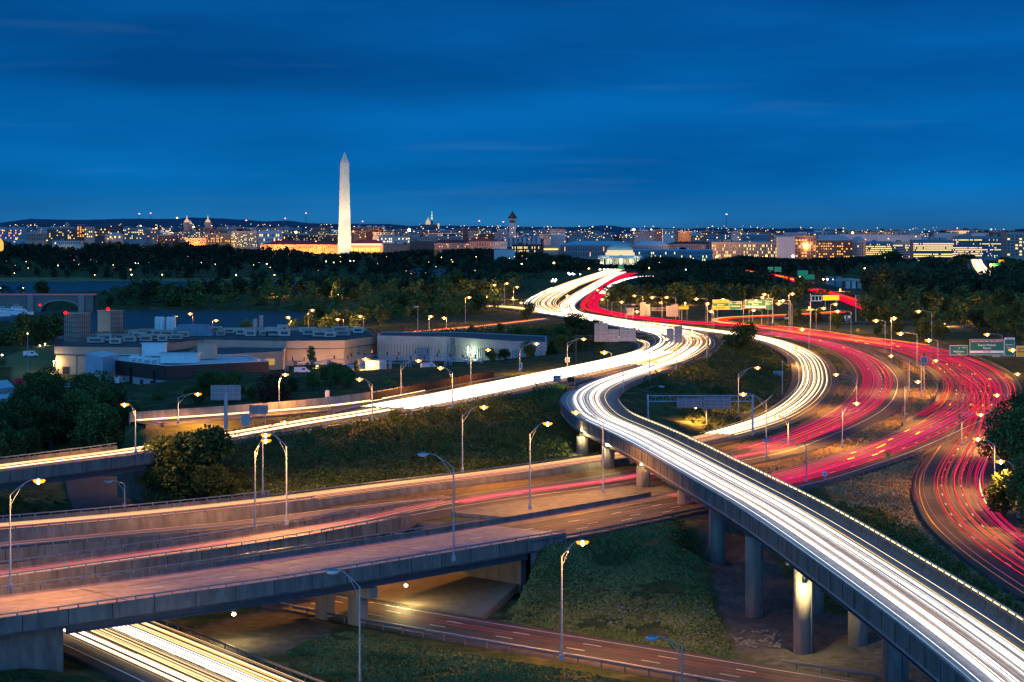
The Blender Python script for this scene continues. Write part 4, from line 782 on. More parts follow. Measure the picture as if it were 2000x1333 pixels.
for x, y, Y, s in [(1183,600,1500,.6),(1228,597,1420,.7),(1291,599,1350,.6),(1338,603,1300,.7),(1424,600,1330,.7),(1500,598,1350,.7),(1581,607,1200,.7),(1700,601,1350,.6),(1752,596,1400,.6),(1641,592,1500,.7),(1562,541,2100,.9),(1885,548,1700,.8),(1522,603,1300,.6),(1845,640,1050,.5),(1905,628,1100,.6),(972,575,1500,.7),(1002,582,1400,.6),(950,590,1420,.6),(720,600,1350,.5),(842,590,1400,.5),(780,560,1700,.6),(660,583,1500,.5),(1935,535,2200,1.0),(1918,530,2250,1.0)]:
    far_lamp(x, y, Y, G_PO, s*.9, 'added orange lamp warming the tree belt', 'added orange lamps in the tree belts', light=26000)  # added lamps whose point lights warm the dark tree belts
G_RED = glow('red_beacon', (1,.004,.008), 5); G_BLUE = glow('blue_beacon', (.1,.15,1), 14)
def beacon(x, y, Y, col, s, label, base_z, group=None, lattice=False):
    p_ = pd(x, y, Y); t_ = empty('beacon' if not lattice else 'radio_mast', (p_[0],Y,base_z)); tag(t_, label, 'beacon' if not lattice else 'radio mast', group); h = p_[2]-base_z
    b = MB()
    if lattice:
        w = 1.6
        for a_, c_ in ((-w,-w),(w,-w),(w,w),(-w,w)): b.tube((a_,c_,0),(a_*.4,c_*.4,h-1),.5,.3,3)
        for k in range(14): z_ = h*k/14; q_ = w*(1-.6*k/14); b.box((0,0,z_),(2*q_,2*q_,.4))
    else: b.tube((0,0,0),(0,0,h),.12,.08,5)
    b.build('mast', M_POLE if not lattice else mat('mast_steel', (.10,.07,.09), .7), t_)
    b = MB(); b.lathe((0,0,h),[(s*.4,-s*.7),(s,0),(s*.4,s*.7)],8); b.build('lens', col, t_)
    return t_
beacon(78,596,1380,G_RED,.75,'red navigation light hanging on the stone bridge pier',0)
# ------------------------------------------------------------------ trees and shrubs
LEAFS = []
def leafmat(name, c0, c1, ns=.35):
    m = bpy.data.materials.new(name); m.use_nodes = True; t = m.node_tree; b = t.nodes['Principled BSDF']; b.inputs['Roughness'].default_value = .8; b.inputs['Specular IOR Level'].default_value = .15
    ge = t.nodes.new('ShaderNodeNewGeometry'); n = t.nodes.new('ShaderNodeTexNoise'); n.inputs['Scale'].default_value = ns; n.inputs['Detail'].default_value = 3; t.links.new(ge.outputs['Position'], n.inputs['Vector'])
    oi = t.nodes.new('ShaderNodeObjectInfo'); ad = t.nodes.new('ShaderNodeMath'); ad.operation = 'ADD'; 
    r0 = t.nodes.new('ShaderNodeMapRange'); t.links.new(oi.outputs['Random'], r0.inputs[0]); r0.inputs[3].default_value = -.28; r0.inputs[4].default_value = .28
    t.links.new(n.outputs[0], ad.inputs[0]); t.links.new(r0.outputs[0], ad.inputs[1])
    a2 = t.nodes.new('ShaderNodeMath'); a2.operation = 'ADD'; r4 = t.nodes.new('ShaderNodeMapRange'); t.links.new(ge.outputs['Random Per Island'], r4.inputs[0]); r4.inputs[3].default_value = -.2; r4.inputs[4].default_value = .2
    t.links.new(ad.outputs[0], a2.inputs[0]); t.links.new(r4.outputs[0], a2.inputs[1])
    mr = t.nodes.new('ShaderNodeMapRange'); t.links.new(a2.outputs[0], mr.inputs[0]); mr.inputs[1].default_value = .2; mr.inputs[2].default_value = .85
    mx = t.nodes.new('ShaderNodeMixRGB'); t.links.new(mr.outputs[0], mx.inputs[0]); mx.inputs[1].default_value = (*c0,1); mx.inputs[2].default_value = (*c1,1); t.links.new(mx.outputs[0], b.inputs['Base Color'])
    return m
M_LF = leafmat('leaves', (.016,.034,.012), (.095,.14,.04)); M_LF2 = leafmat('leaves_far', (.007,.020,.013), (.028,.055,.026)); M_LFR = leafmat('leaves_reddish', (.06,.02,.015), (.13,.05,.03)); M_SHR = leafmat('shrub_leaves', (.018,.034,.012), (.08,.115,.035)); M_LG = leafmat('leaves_light', (.05,.09,.02), (.14,.2,.05))
def leaf_cloud(n, lobes, size, g, flat=.0, droop=0):
    """n leaf clusters spread near the surface of overlapping lobes: (x,y,z,rx,ry,rz)"""
    lo = np.array(lobes, float); w = (lo[:,3]*lo[:,4]*lo[:,5])**.7; k = g.choice(len(lo), n, p=w/w.sum())
    d = g.normal(size=(n,3)); d /= np.linalg.norm(d, axis=1)[:,None]; rad = g.random(n)**.28; c = lo[k,:3]+d*lo[k,3:]*rad[:,None]
    u = g.normal(size=(n,3)); u /= np.linalg.norm(u, axis=1)[:,None]; v = np.cross(u, g.normal(size=(n,3))); v /= np.linalg.norm(v, axis=1)[:,None]+1e-9
    s_ = size*g.uniform(.55,1.35,n)[:,None]; w_ = s_*g.uniform(.5,.9,n)[:,None]
    V = np.stack([c-u*s_, c-v*w_*.9+u*s_*.1, c+u*s_, c+v*w_*.7-u*s_*.15], 1).reshape(-1,3); Q = np.arange(4*n).reshape(-1,4); return V, Q
def crown_lobes(g, h, r, n=9, z0=.3, cone=False):
    L_ = []
    for i in range(n):
        z = g.uniform(z0, .88)*h; f = (1-(z/h-.58)**2*2.2) if not cone else (1.05-z/h); a = g.random()*6.28; q = r*f*g.uniform(.25,.75)
        s_ = r*g.uniform(.32,.55)*(1 if not cone else f+.15); L_.append((math.cos(a)*q, math.sin(a)*q, z, s_, s_, s_*g.uniform(.7,1.0)))
    L_.append((0,0,h*.62,r*.55,r*.55,h*.33)); return L_
def make_tree(seed, h, r, n, size, m=None, cone=False, name='tree', z0=.3):
    g = np.random.default_rng(seed); t_ = empty(name)
    b = MB(); tr = h*.022+.08; b.tube((0,0,-.6),(0,0,h*.35),tr*1.3,tr, 7, caps=False); b.tube((0,0,h*.35),(g.normal()*.2,g.normal()*.2,h*.8),tr,tr*.3,6, caps=False)
    for i in range(6 if n > 300 else 2):
        a = g.random()*6.28; z = h*g.uniform(.25,.55); b.tube((0,0,z),(math.cos(a)*r*.65,math.sin(a)*r*.65,z+h*g.uniform(.12,.28)),tr*.5,tr*.12,5, caps=False)
    b.build('trunk', M_BARK, t_)
    V, Q = leaf_cloud(n, crown_lobes(g, h, r, 14 if n > 1500 else 9, z0, cone), size, g); link('crown', raw_mesh('crown', V, Q, [m or M_LF]), t_); return t_
BIG = [make_tree(100+i, 12, 5.2, 5200, .30, z0=.18) for i in range(4)]
MID = [make_tree(120+i, 13, 5.4, 1300, .62) for i in range(5)]
FARP = [make_tree(140+i, 14, 6.4, 420, 1.15, m=M_LF2) for i in range(4)]
MX = []
CON = make_tree(160, 11, 2.6, 1500, .33, cone=True, z0=.08); RED = make_tree(161, 9, 4, 3000, .28, m=M_LFR, z0=.15); LGT = make_tree(162, 7, 4, 1500, .32, m=M_LG, z0=.1)
BIG2 = [make_tree(180+i, 12, 4.4, 3600, .34, z0=.3, m=leafmat('leaves_olive', (.03,.04,.010), (.12,.13,.035)) if i == 0 else None) for i in range(2)]
PROTOS = BIG+MID+FARP+[CON,RED,LGT]+BIG2; used_p = set(); NT = 0
ORD = ['first','second','third','fourth','fifth','sixth','seventh','eighth','ninth','tenth','eleventh','twelfth','thirteenth','fourteenth','fifteenth','sixteenth','seventeenth','eighteenth','nineteenth']
def ordinal(n):
    if n <= 19: return ORD[n-1]
    t = ['','','twent','thirt','fort','fift','sixt','sevent','eight','ninet'][n//10]
    return t+'ieth' if n % 10 == 0 else t+'y-'+ORD[n % 10-1]
def place_tree(src, x, y, z, s, label, group=None, cat='tree', name=None, sx=1.0):
    global NT
    if id(src) in used_p: o = copy_tree(src)
    else: o = src; used_p.add(id(src))
    o.location = (float(x), float(y), float(z)); o.scale = (s*sx, s*sx, s); o.rotation_euler = (0,0,random.random()*6.28); tag(o, label, cat, group); NT += 1
    if name: o.name = name
    return o
def tree_px(src, x, yb, yt, z, label, sx=1.0, h0=12.5, **kw):
    p_ = pt(x, yb, z); s = (yb-yt)*p_[1]/F/h0; return place_tree(src, p_[0], p_[1], z-.3, s, label, sx=sx, **kw)
# single trees the photograph shows by themselves
ROUND = make_tree(170, 12.5, 7.3, 19000, .33, z0=.10); PROTOS.append(ROUND)
tree_px(ROUND, 368, 985, 829, 3.0, 'big round dark tree standing alone between underpass and shrub bank', sx=1.0)
tree_px(BIG[1], 420, 990, 900, 4.0, 'smaller bushy tree leaning on the big round tree', sx=1.25)
tree_px(BIG[2], 320, 985, 890, 3.0, 'low dark tree under the bridge end beside the big round tree', sx=1.2)
tree_px(BIG[1], 770, 832, 795, 11.5, 'small spiky tree at the guardrail in the middle of the shrub bank', sx=.95)
tree_px(BIG[2], 1446, 694, 622, 7.8, 'small dark tree silhouetted against the orange-red loop', sx=1.25)
tree_px(CON, 608, 722, 670, 4.5, 'dark pointed evergreen in front of the tan plant wall', sx=1.1, h0=11)
tree_px(CON, 697, 745, 698, 4.6, 'slim dark evergreen among the substation frames', h0=11)
tree_px(CON, 653, 775, 702, 6, 'dark pointed tree above the sound wall beside a lamp', sx=1.6, h0=11)
tree_px(BIG[3], 84, 815, 716, 3.5, 'dark round tree in front of the low white buildings', sx=1.15)
tree_px(BIG[0], 178, 830, 722, 3.5, 'dark tree with an orange lamp shining through it', sx=1.1)
tree_px(RED, 535, 808, 720, 8, 'dark reddish tree at the end of the brown-banded building', h0=9, sx=1.0)
tree_px(LGT, 762, 772, 738, 9, 'pale green bush by the dark screen fence', h0=7.5, sx=1.3)
tree_px(BIG[1], 1133, 668, 605, 9, 'dark tree half hiding the white bend above the sign backs', sx=1.3)
tree_px(BIG[2], 1172, 662, 618, 9, 'ragged dark tree touching the pink sign backs', sx=1.1)
tree_px(MID[0], 1030, 628, 590, 8, 'amber-lit bush beside the merge at the bridge end', sx=1.0)
tree_px(BIG[3], 82, 590, 547, 1, 'big dark tree alone before the river near the stone bridge', sx=1.15)
tree_px(LGT, 483, 668, 622, 1.5, 'pale green tree at the channel behind the plant roof', h0=7.5)
tree_px(BIG[0], 1975, 930, 790, 7, 'dark tree overhanging the exit road at the signal mast', sx=1.1)
tree_px(BIG[2], 2010, 905, 750, 7.5, 'tall dark tree cut by the picture edge at the signal mast')
tree_px(BIG[1], 1962, 1012, 905, 6.5, 'low tree lit orange under the exit road lamp', sx=1.2)
tree_px(BIG[3], 2008, 1030, 880, 6.5, 'bushy tree at the picture edge under the exit road lamp')
tree_px(MID[1], 1548, 560, 533, 1.5, 'dark tree between the river and the far red ramp')
BUSY = [(np.array([pt(*a)[:2] for a in p])) for p in [[(100,690,16),(300,760,3),(560,760,4),(760,720,5),(1070,700,5),(1080,650,13),(760,636,16),(300,636,16),(100,640,16)]]]
BUSY = [np.array([pt(100,760,3.5)[:2], pt(560,772,4)[:2], pt(745,745,4.5)[:2], pt(1075,722,5)[:2], pt(1100,655,13)[:2], pt(740,634,16)[:2], pt(100,630,16)[:2]])]
def scatter(poly, z, n, srcs, hts, label, group, mind=5.0, clear=4.0, sx=1.0, h0=13.5, avoid=True, seed=0, limit=None, anchor=('the picture edge', 0), can=None):
    """trees over an area given by the photo pixels of their feet"""
    g = np.random.default_rng(seed); P = np.array([pt(x, y, z)[:2] for x, y in poly]); lo, hi = P.min(0), P.max(0); got = []; tries = 0
    C = g.uniform(lo, hi, (n*14,2)); ok = inside(P, C[:,0], C[:,1]); C = C[ok]
    if len(C) == 0: return
    ok = ~near_road(C[:,0], C[:,1], clear)
    if avoid:
        for q in BUSY: ok &= ~inside(q, C[:,0], C[:,1])
    for q in WPOLY: ok &= ~inside(q, C[:,0], C[:,1])
    C = C[ok]
    for c in C:
        if len(got) >= n: break
        if got and np.min(np.hypot(*(np.array(got)-c).T)) < mind: continue
        got.append(c)
    if not got: return
    got.sort(key=lambda c: -abs(CX+F*c[0]/c[1]-anchor[1])*(-1)); G_ = np.array(got); Z = ground(G_[:,0], G_[:,1])
    for k, ((x, y), zz) in enumerate(zip(G_, Z)):
        h = g.uniform(*hts)
        if can:
            h = min(h, H-(np.interp(CX+F*x/y, *np.array(can, float).T)+g.uniform(0,8)-HY)*y/F-zz)
            if h < 2.5: continue
        place_tree(srcs[g.integers(len(srcs))], x, y, zz-.3, h/h0, ordinal(k+1)+' tree counted from '+anchor[0]+' in the '+group, group, sx=sx*g.uniform(.9,1.15))
scatter_later = None
CAN2 = [(-60,790),(0,785),(30,772),(45,722),(120,722),(128,778),(148,778),(152,728),(222,738),(235,768),(285,792),(400,800)]; CAN3 = [(200,790),(285,765),(350,750),(388,750),(396,712),(450,716),(462,748),(520,750),(560,735),(600,722),(640,703),(700,710),(725,748)]
scatter([(-60,800),(60,760),(280,790),(285,850),(140,885),(-60,900)], 4, 24, BIG+BIG2, (9,17), 'dense dark tree in the grove behind the long white-streaked bridge', 'grove behind the white-streaked bridge', 3.6, 3, h0=12.5, seed=1, can=CAN2)
scatter([(-60,850),(130,818),(285,835),(288,862),(140,885),(-60,908)], 4.5, 52, BIG+BIG2, (8,15), '', 'thicket against the white-streaked bridge', 3.4, 1.5, h0=12.5, seed=51, can=CAN2)
scatter([(-60,690),(60,660),(120,668),(118,700),(0,712),(-60,730)], 1.5, 16, MID, (11,15), 'dark leafy tree in the grove by the marina channel', 'grove by the marina channel', 6, 3, seed=2)
scatter([(285,835),(520,828),(720,800),(720,765),(560,768),(300,780)], 5.5, 44, BIG+BIG2+[CON], (6,12), 'leafy tree in the row hiding the foot of the brown-banded building', 'row before the brown-banded building', 3.2, 1.5, h0=12.5, seed=3, anchor=('the big framed sign back', 441), can=CAN3)
scatter([(930,735),(1080,712),(1190,690),(1170,668),(1110,665),(1060,700),(960,712)], 8, 22, BIG, (5,9), 'dark tree in the clump where the corrugated wall ends', 'clump beyond the corrugated wall', 4, 2, h0=12.5, avoid=False, seed=4, anchor=('the flyover gore', 1100))
scatter([(860,652),(1150,640),(1130,655),(900,664)], 9, 10, MID, (4,7), 'low dark bushy tree behind the corrugated wall roof', 'bushes behind the corrugated wall', 6, 2, avoid=False, seed=5, anchor=('the white bend', 1160))
scatter([(190,604),(600,606),(1000,590),(1010,574),(600,576),(250,584)], 1.5, 32, MID+[LGT,BIG2[0],CON], (7,17), 'leafy tree in the island wood between channel and river', 'island wood between channel and river', 9, 4, seed=6, anchor=('the stone arch bridge', 100))
scatter([(570,655),(760,650),(930,632),(1010,618),(940,600),(640,612)], 3, 34, MID+[LGT,BIG2[0]], (6,14), 'leafy green tree in the wood beyond the plant roof', 'wood beyond the plant roof', 8, 4, seed=7, anchor=('the river bridge', 1030))
scatter([(1180,612),(1480,612),(1640,600),(1560,580),(1180,578)], 5, 26, MID+BIG2, (7,15), 'dark tree in the belt behind the red ribbon', 'tree belt behind the red ribbon', 9, 4, seed=8, anchor=('the river bridge', 1100))
scatter([(1500,628),(1640,640),(1640,648),(1520,636)], 7, 6, MID, (6,9), 'dark tree between the orange loop and the red curve', 'trees beside the orange loop', 6, 3, seed=9, anchor=('the thick lamp mast', 1540))
scatter([(1690,640),(1900,655),(2080,720),(2080,640),(1900,610),(1740,608)], 6, 32, MID+BIG2, (9,20), 'tall dark tree on the wooded slope behind the green signs', 'wooded slope behind the green signs', 8, 4, seed=10, anchor=('the far lawn', 1690))
scatter([(1700,662),(1860,672),(1850,655),(1720,648)], 7, 10, MID, (5,9), 'bushy tree beside the red curve barrier below the far lawn', 'bushes below the far lawn', 6, 3, seed=11, anchor=('the yellow diamond sign', 1680))
CAN = [(-100,470),(0,470),(25,465),(80,471),(130,481),(155,463),(215,466),(250,462),(285,470),(305,475),(340,469),(365,470),(380,478),(420,475),(445,473),(455,482),(500,485),(520,477),(540,488),(560,480),(580,487),(600,491),(660,494),(690,489),(750,492),(800,486),(900,484),(950,482),(1000,487),(1050,489),(1080,495),(1110,496),(1130,502),(1162,505),(1168,514),(1240,515),(1252,506),(1280,498),(1340,502),(1375,508),(1400,505),(1450,496),(1480,500),(1560,504),(1650,500),(1700,499),(1738,489),(1750,488),(1765,505),(1790,503),(1822,497),(1850,503),(1870,497),(1888,490),(1905,500),(1915,512),(1940,512),(1955,500),(2000,505),(2200,505)]
_cax, _cay = np.array(CAN, float).T
# woods that read as one mass: joined, leaf clusters over many crowns
def wood(poly, z, n, hts, label, name='wood', size=1.6, per=70, seed=0, clear=8, m=None, mind=0):
    g = np.random.default_rng(seed); P = np.array([pt(x, y, z)[:2] for x, y in poly]); lo, hi = P.min(0), P.max(0); C = g.uniform(lo, hi, (n*6,2)); ok = inside(P, C[:,0], C[:,1]) & ~near_road(C[:,0], C[:,1], clear)
    for q in WPOLY: ok &= ~inside(q, C[:,0], C[:,1])
    C = C[ok][:n]; Z = ground(C[:,0], C[:,1]); VV = []; 
    for (x, y), zz in zip(C, Z):
        h = g.uniform(*hts); hm_ = H-(np.interp(CX+F*x/y, _cax, _cay)+1.2-HY)*y/F-zz; h = min(h, hm_)
        if h < 3.5: continue
        r = max(h*g.uniform(.36,.5), 2.5); lb = []
        for i in range(6): a = g.random()*6.28; zq = g.uniform(.3,.8)*h; q = r*g.uniform(.2,.65); s_ = r*g.uniform(.4,.6); lb.append((math.cos(a)*q+x, math.sin(a)*q+y, zz+zq, s_, s_, s_*.85))
        lb.append((x, y, zz+h*.3, r*.6, r*.6, h*.3)); V, _ = leaf_cloud(per, lb, size*h/14, g); VV.append(V)
    if not VV: return
    V = np.concatenate(VV); me = raw_mesh(name, V, np.arange(len(V)).reshape(-1,4), [m or M_LF2]); tag(link(name, me), label, 'wood', kind='stuff')
wood([(-200,543),(700,545),(960,548),(960,500),(600,497),(-200,497)], 4, 900, (10,19), 'dark park woodland spread beneath the floodlit obelisk', seed=21, per=80)
wood([(-200,509),(1000,508),(1000,495),(-200,495)], 10, 520, (14,24), 'tree line at the foot of the city front', seed=22, per=80, size=1.9)
wood([(960,545),(1200,545),(1250,535),(1250,520),(1160,505),(960,500)], 5, 520, (11,19), 'dark trees before the domed memorial', seed=23, clear=16)
wood([(1225,548),(1560,548),(1560,512),(1240,510)], 4, 620, (12,20), 'woodland beside the domed memorial', seed=24, clear=14)
wood([(1560,545),(1880,530),(2200,530),(2200,505),(1560,508)], 5, 620, (13,22), 'woodland below the office blocks', seed=25, clear=14)
wood([(1700,598),(1900,600),(2200,620),(2200,545),(1960,545),(1800,552),(1690,570)], 5, 420, (12,22), 'dark wooded rise at the far bank', seed=26, clear=8, per=110, size=1.25)
wood([(1180,580),(1480,585),(1560,578),(1540,570),(1180,570)], 2, 110, (9,16), 'near bank woodland past the river bridge', seed=27, clear=14, per=110, size=1.3)
wood([(180,592),(1000,585),(1010,572),(250,580)], 1.5, 130, (9,17), 'river edge of the island wood', seed=28, clear=10, per=110, size=1.3)
wood([(-200,596),(60,592),(60,582),(-200,582)], 1, 40, (6,11), 'low trees behind the marina', seed=29, per=90, size=1.2)
wood([(185,602),(1000,600),(1020,574),(240,578)], 1.5, 190, (8,15), 'dark undergrowth crowns filling the island', seed=30, per=110, size=1.2, clear=6, m=M_LF)
wood([(560,652),(760,648),(930,630),(1010,616),(940,598),(640,606)], 3, 150, (6,12), 'bushy green crowns beyond the plant roof', seed=31, per=130, size=1.0, clear=5, m=M_LF)
wood([(1180,612),(1480,612),(1640,604),(1560,580),(1180,578)], 5, 90, (7,12), 'dark crowns filling the belt behind the red ribbon', seed=32, per=120, size=1.1, clear=5, m=M_LF)
wood([(1700,640),(1900,652),(2100,720),(2100,620),(1900,606),(1740,606)], 6, 110, (9,15), 'dark crowns filling the wooded slope', seed=33, per=140, size=1.0, clear=6, m=M_LF)
wood([(560,556),(1000,556),(1010,548),(600,545)], 1, 60, (8,14), 'shore trees on the far river bank', seed=34, per=90, size=1.4)
# the shrub banks
def shrubs(poly, z, n, sz, label, seed, per=26, hts=(.8,2.6), m=None, clear=1.2, leaf=.22):
    g = np.random.default_rng(seed); P = np.array([pt(x, y, z)[:2] for x, y in poly]); lo, hi = P.min(0), P.max(0); C = g.uniform(lo, hi, (n*6,2)); ok = inside(P, C[:,0], C[:,1]) & ~near_road(C[:,0], C[:,1], clear)
    C = C[ok][:n]; Z = ground(C[:,0], C[:,1]); VV = []
    if len(C) == 0: return
    for (x, y), zz in zip(C, Z):
        k = .5+.9*max(0, mnoise.noise((x*.09, y*.09, seed))+.5); h = g.uniform(*hts)*k; r = g.uniform(*sz)*k
        V, _ = leaf_cloud(per, [(x, y, zz+h*.35, r, r, h*.65)], leaf, g); VV.append(V)
    V = np.concatenate(VV); me = raw_mesh('undergrowth', V, np.arange(len(V)).reshape(-1,4), [m or M_SHR]); tag(link('undergrowth', me), label, 'shrubs', kind='stuff')
shrubs([(450,895),(560,855),(760,822),(1080,785),(1110,830),(1110,880),(1000,900),(760,935),(560,950),(450,960)], 9.5, 2600, (.8,1.9), 'dense dark shrubs covering the bank between the highways', 31, per=40, hts=(.9,2.8))
shrubs([(430,900),(520,870),(520,960),(440,975)], 8, 160, (.6,1.4), 'sparser shrubs at the bare end of the bank', 32)
shrubs([(1210,790),(1240,752),(1380,712),(1420,665),(1500,690),(1545,730),(1500,790),(1400,850),(1290,820)], 6.8, 1500, (.7,1.8), 'dark shrubs filling the bowl inside the tight white curve', 33, per=36)
shrubs([(1640,1010),(1720,1020),(1850,1110),(1980,1190),(2060,1240),(2000,1250),(1880,1180),(1700,1060)], 4, 420, (.5,1.5), 'rough shrubs along the flyover parapet side of the dry field', 34, per=40, hts=(.5,1.9), clear=-3)
shrubs([(1320,1080),(1400,1075),(1390,1120),(1320,1110)], 2, 30, (.6,1.4), 'dark bush at the second round pier', 35)
shrubs([(740,652),(1120,642),(1120,662),(760,664)], 8, 420, (1.2,2.8), 'dark bushes along the ramp behind the corrugated roof', 36, leaf=.4, hts=(1.5,3.5))
shrubs([(-40,985),(160,960),(210,935),(60,940),(-40,950)], 4, 60, (.4,.8), 'tufts on the green slope under the white-streaked bridge', 37, hts=(.3,.7))
shrubs([(-40,1270),(60,1310),(200,1360),(-60,1360)], 2, 160, (.4,.9), 'rough weeds at the foot of the abutment', 38, hts=(.3,.9), leaf=.14)
# grass clumps, in view and near enough to show
def grass(poly, z, n, label, seed, h=(.08,.30), m=None, clear=1.0):
    g = np.random.default_rng(seed); P = np.array([pt(x, y, z)[:2] for x, y in poly]); lo, hi = P.min(0), P.max(0); C = g.uniform(lo, hi, (n*3,2)); ok = inside(P, C[:,0], C[:,1]) & ~near_road(C[:,0], C[:,1], clear); C = C[ok][:n]
    C = C[[mnoise.noise((x*.13, y*.13, seed))+.35*mnoise.noise((x*.6,y*.6,1)) > -.35 for x, y in C]]; Z = ground(C[:,0], C[:,1]); n = len(C); b = np.c_[C, Z-.25]; a = g.random(n)*6.28; hh = g.uniform(*h, n)+.25; w = g.uniform(.12,.34,n)
    d = np.c_[np.cos(a)*w, np.sin(a)*w, np.zeros(n)]; l = np.c_[g.normal(0,.1,(n,2)), hh]
    V = np.stack([b-d, b+d, b+d*.5+l, b-d*.5+l], 1).reshape(-1,3); tag(link('grass', raw_mesh('grass', V, np.arange(4*n).reshape(-1,4), [m])), label, 'grass', kind='stuff')
M_GR1 = leafmat('grass_green', (.02,.07,.022), (.15,.19,.08), ns=.11); M_GR2 = leafmat('grass_dry', (.13,.09,.05), (.38,.28,.16), ns=.15)
grass([(1010,1140),(1080,1060),(1320,1020),(1360,1110),(1440,1260),(1480,1290),(1250,1250),(960,1205)], 2, 34000, 'deep green grass on the bank beside the bridge wing wall', 41, m=M_GR1)
grass([(560,1270),(660,1230),(1000,1290),(1320,1345),(1300,1400),(600,1400)], 0, 30000, 'mown grass verge below the low road', 42, m=M_GR1, h=(.05,.3))
grass([(1610,965),(1850,880),(1800,960),(1820,1020),(1980,1140),(2060,1220),(1900,1130),(1700,1010)], 6, 26000, 'dry pale grass of the field inside the exit road', 43, m=M_GR2)
grass([(-40,990),(240,925),(330,990),(200,1010)], 4, 8000, 'green grass on the slope under the white-streaked bridge', 44, m=M_GR1)
grass([(1655,700),(1760,760),(1640,850),(1420,905),(1500,850),(1590,800),(1640,740)], 7.6, 9000, 'dry grass strip between the tight curve and the crimson curve', 45, m=M_GR2, clear=.5)
grass([(1760,700),(1850,760),(1830,810),(1700,870),(1500,925),(1380,950),(1560,880),(1690,830),(1770,780)], 7.6, 12000, 'dry brown grass wedge between the red curves', 46, m=M_GR2, clear=.5)
grass([(430,990),(430,870),(560,840),(700,815),(1090,770),(1100,800),(900,900),(1000,905)], 9, 12000, 'straggly dry grass between the bank shrubs', 47, m=M_GR2)
# ------------------------------------------------------------------ landmarks and city
def flood(p, target, col, e, size=8, ang=60, name='floodlight'):
    l = bpy.data.lights.new(name, 'SPOT'); l.color = col; l.energy = e; l.spot_size = math.radians(ang); l.spot_blend = .6; l.shadow_soft_size = size
    o = bpy.data.objects.new(name, l); COL.objects.link(o); o.location = tuple(p); d = Vector(target)-Vector(p); o.rotation_euler = d.to_track_quat('-Z','Y').to_euler(); return o
# the obelisk
Yo = 3480; p_ = pd(673, 497, Yo); OB = empty('obelisk', (p_[0], Yo, p_[2])); tag(OB, 'tall floodlit pale marble obelisk with a pointed tip above the city', 'obelisk')
hw0, hw1, h0_, ht = 8.3, 5.3, 152.0, 169.5; sc = 201.5/ (ht*F/Yo); hw0 *= 1.0
M_MARB = mat('marble', (.66,.60,.46), .8, .10, .12, 0); M_MARB2 = mat('marble_upper', (.62,.57,.46), .8, .10, .12)
rz = math.radians(33)
def ob_ring(w, z): return [(w*math.cos(rz+math.pi/4+k*math.pi/2)*1.414, w*math.sin(rz+math.pi/4+k*math.pi/2)*1.414, z) for k in range(4)]
def ob_seg(name, zs, m):
    b = MB(); V = []; 
    for w, z in zs: V += ob_ring(w, z)
    f = [(i*4+j, i*4+(j+1) % 4, (i+1)*4+(j+1) % 4, (i+1)*4+j) for i in range(len(zs)-1) for j in range(4)]; b.add(V, f+[(0,3,2,1), tuple(len(V)-4+k for k in range(4))]); return b.build(name, m, OB)
wz = lambda z: hw0+(hw1-hw0)*z/h0_
ob_seg('lower_shaft', [(wz(-12), -12),(wz(0), 0),(wz(46)+.0, 46)], M_MARB); ob_seg('upper_shaft', [(wz(46)-.05, 46.02),(hw1-.05, h0_)], M_MARB2); ob_seg('pyramidion', [(hw1, h0_+.02),(.25, ht)], M_MARB)
b = MB(); b.lathe((0,0,ht-13),[(.4,-.6),(.7,0),(.4,.6)],6)
for sx_, sy_ in ((-.6,-1),(.75,-.7)):
    q = MB(); q.lathe((sx_*5.2,sy_*6.2,h0_+3),[(.2,-.4),(.5,0),(.2,.4)],6); q.build('warning_light', glow('warning_glow', (1,.06,.03), 2.5), OB)
for a, e in ((-62,1.0),(-20,.35),(-118,1.15),(-150,.8)):
    px_ = OB.location.x+75*math.cos(math.radians(a)); py_ = Yo+75*math.sin(math.radians(a)); flood((px_, py_, p_[2]+24), (OB.location.x, Yo, p_[2]+62), (1,.80,.52), 1.9e5*e, 4, 115)
for a in (-60,-125): flood((OB.location.x+60*math.cos(math.radians(a)), Yo+60*math.sin(math.radians(a)), p_[2]+10), (OB.location.x, Yo, p_[2]+130), (1,.80,.50), 2.6e5, 3, 50)
flood((OB.location.x-8, Yo-26, p_[2]+6), (OB.location.x, Yo, p_[2]+40), (1,.66,.16), 3.5e4, 3, 80)
# memorial with dome
Ym = 2950; cxm = (1211-CX)*Ym/F; pm = lambda y: H-(y-HY)*Ym/F
DM = empty('domed_memorial', (cxm, Ym, pm(522))); tag(DM, 'round white memorial with shallow dome and colonnade, lit inside', 'memorial'); z_ = lambda y: pm(y)-pm(522); w_ = Ym/F
M_MW = mat('memorial_marble', (.60,.64,.58), .8, .08, .1); M_MDOME = mat('memorial_dome', (.52,.52,.44), .7, .08, .1)
b = MB(); R0 = 24*w_; Rd = 26*w_; prof = [(27.5*w_, z_(489)),(27.5*w_, z_(490.2))] ; b.lathe((0,0,0), [(26*w_*math.cos(t), z_(489)+(z_(477)-z_(489))*math.sin(t)) for t in np.linspace(0, math.pi/2*.98, 12)], 36); o = b.build('dome', M_MDOME, DM); o.data.polygons.foreach_set('use_smooth', [True]*len(o.data.polygons))
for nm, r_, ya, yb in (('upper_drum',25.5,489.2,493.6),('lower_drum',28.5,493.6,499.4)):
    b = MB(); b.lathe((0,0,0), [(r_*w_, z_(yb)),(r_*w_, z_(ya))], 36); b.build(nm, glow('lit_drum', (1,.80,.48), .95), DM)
b = MB(); b.lathe((0,0,0), [(44*w_, z_(504)),(44*w_, z_(500.5)),(42*w_, z_(499.3)),(27*w_, z_(499.3))], 40); b.build('entablature', M_MW, DM)
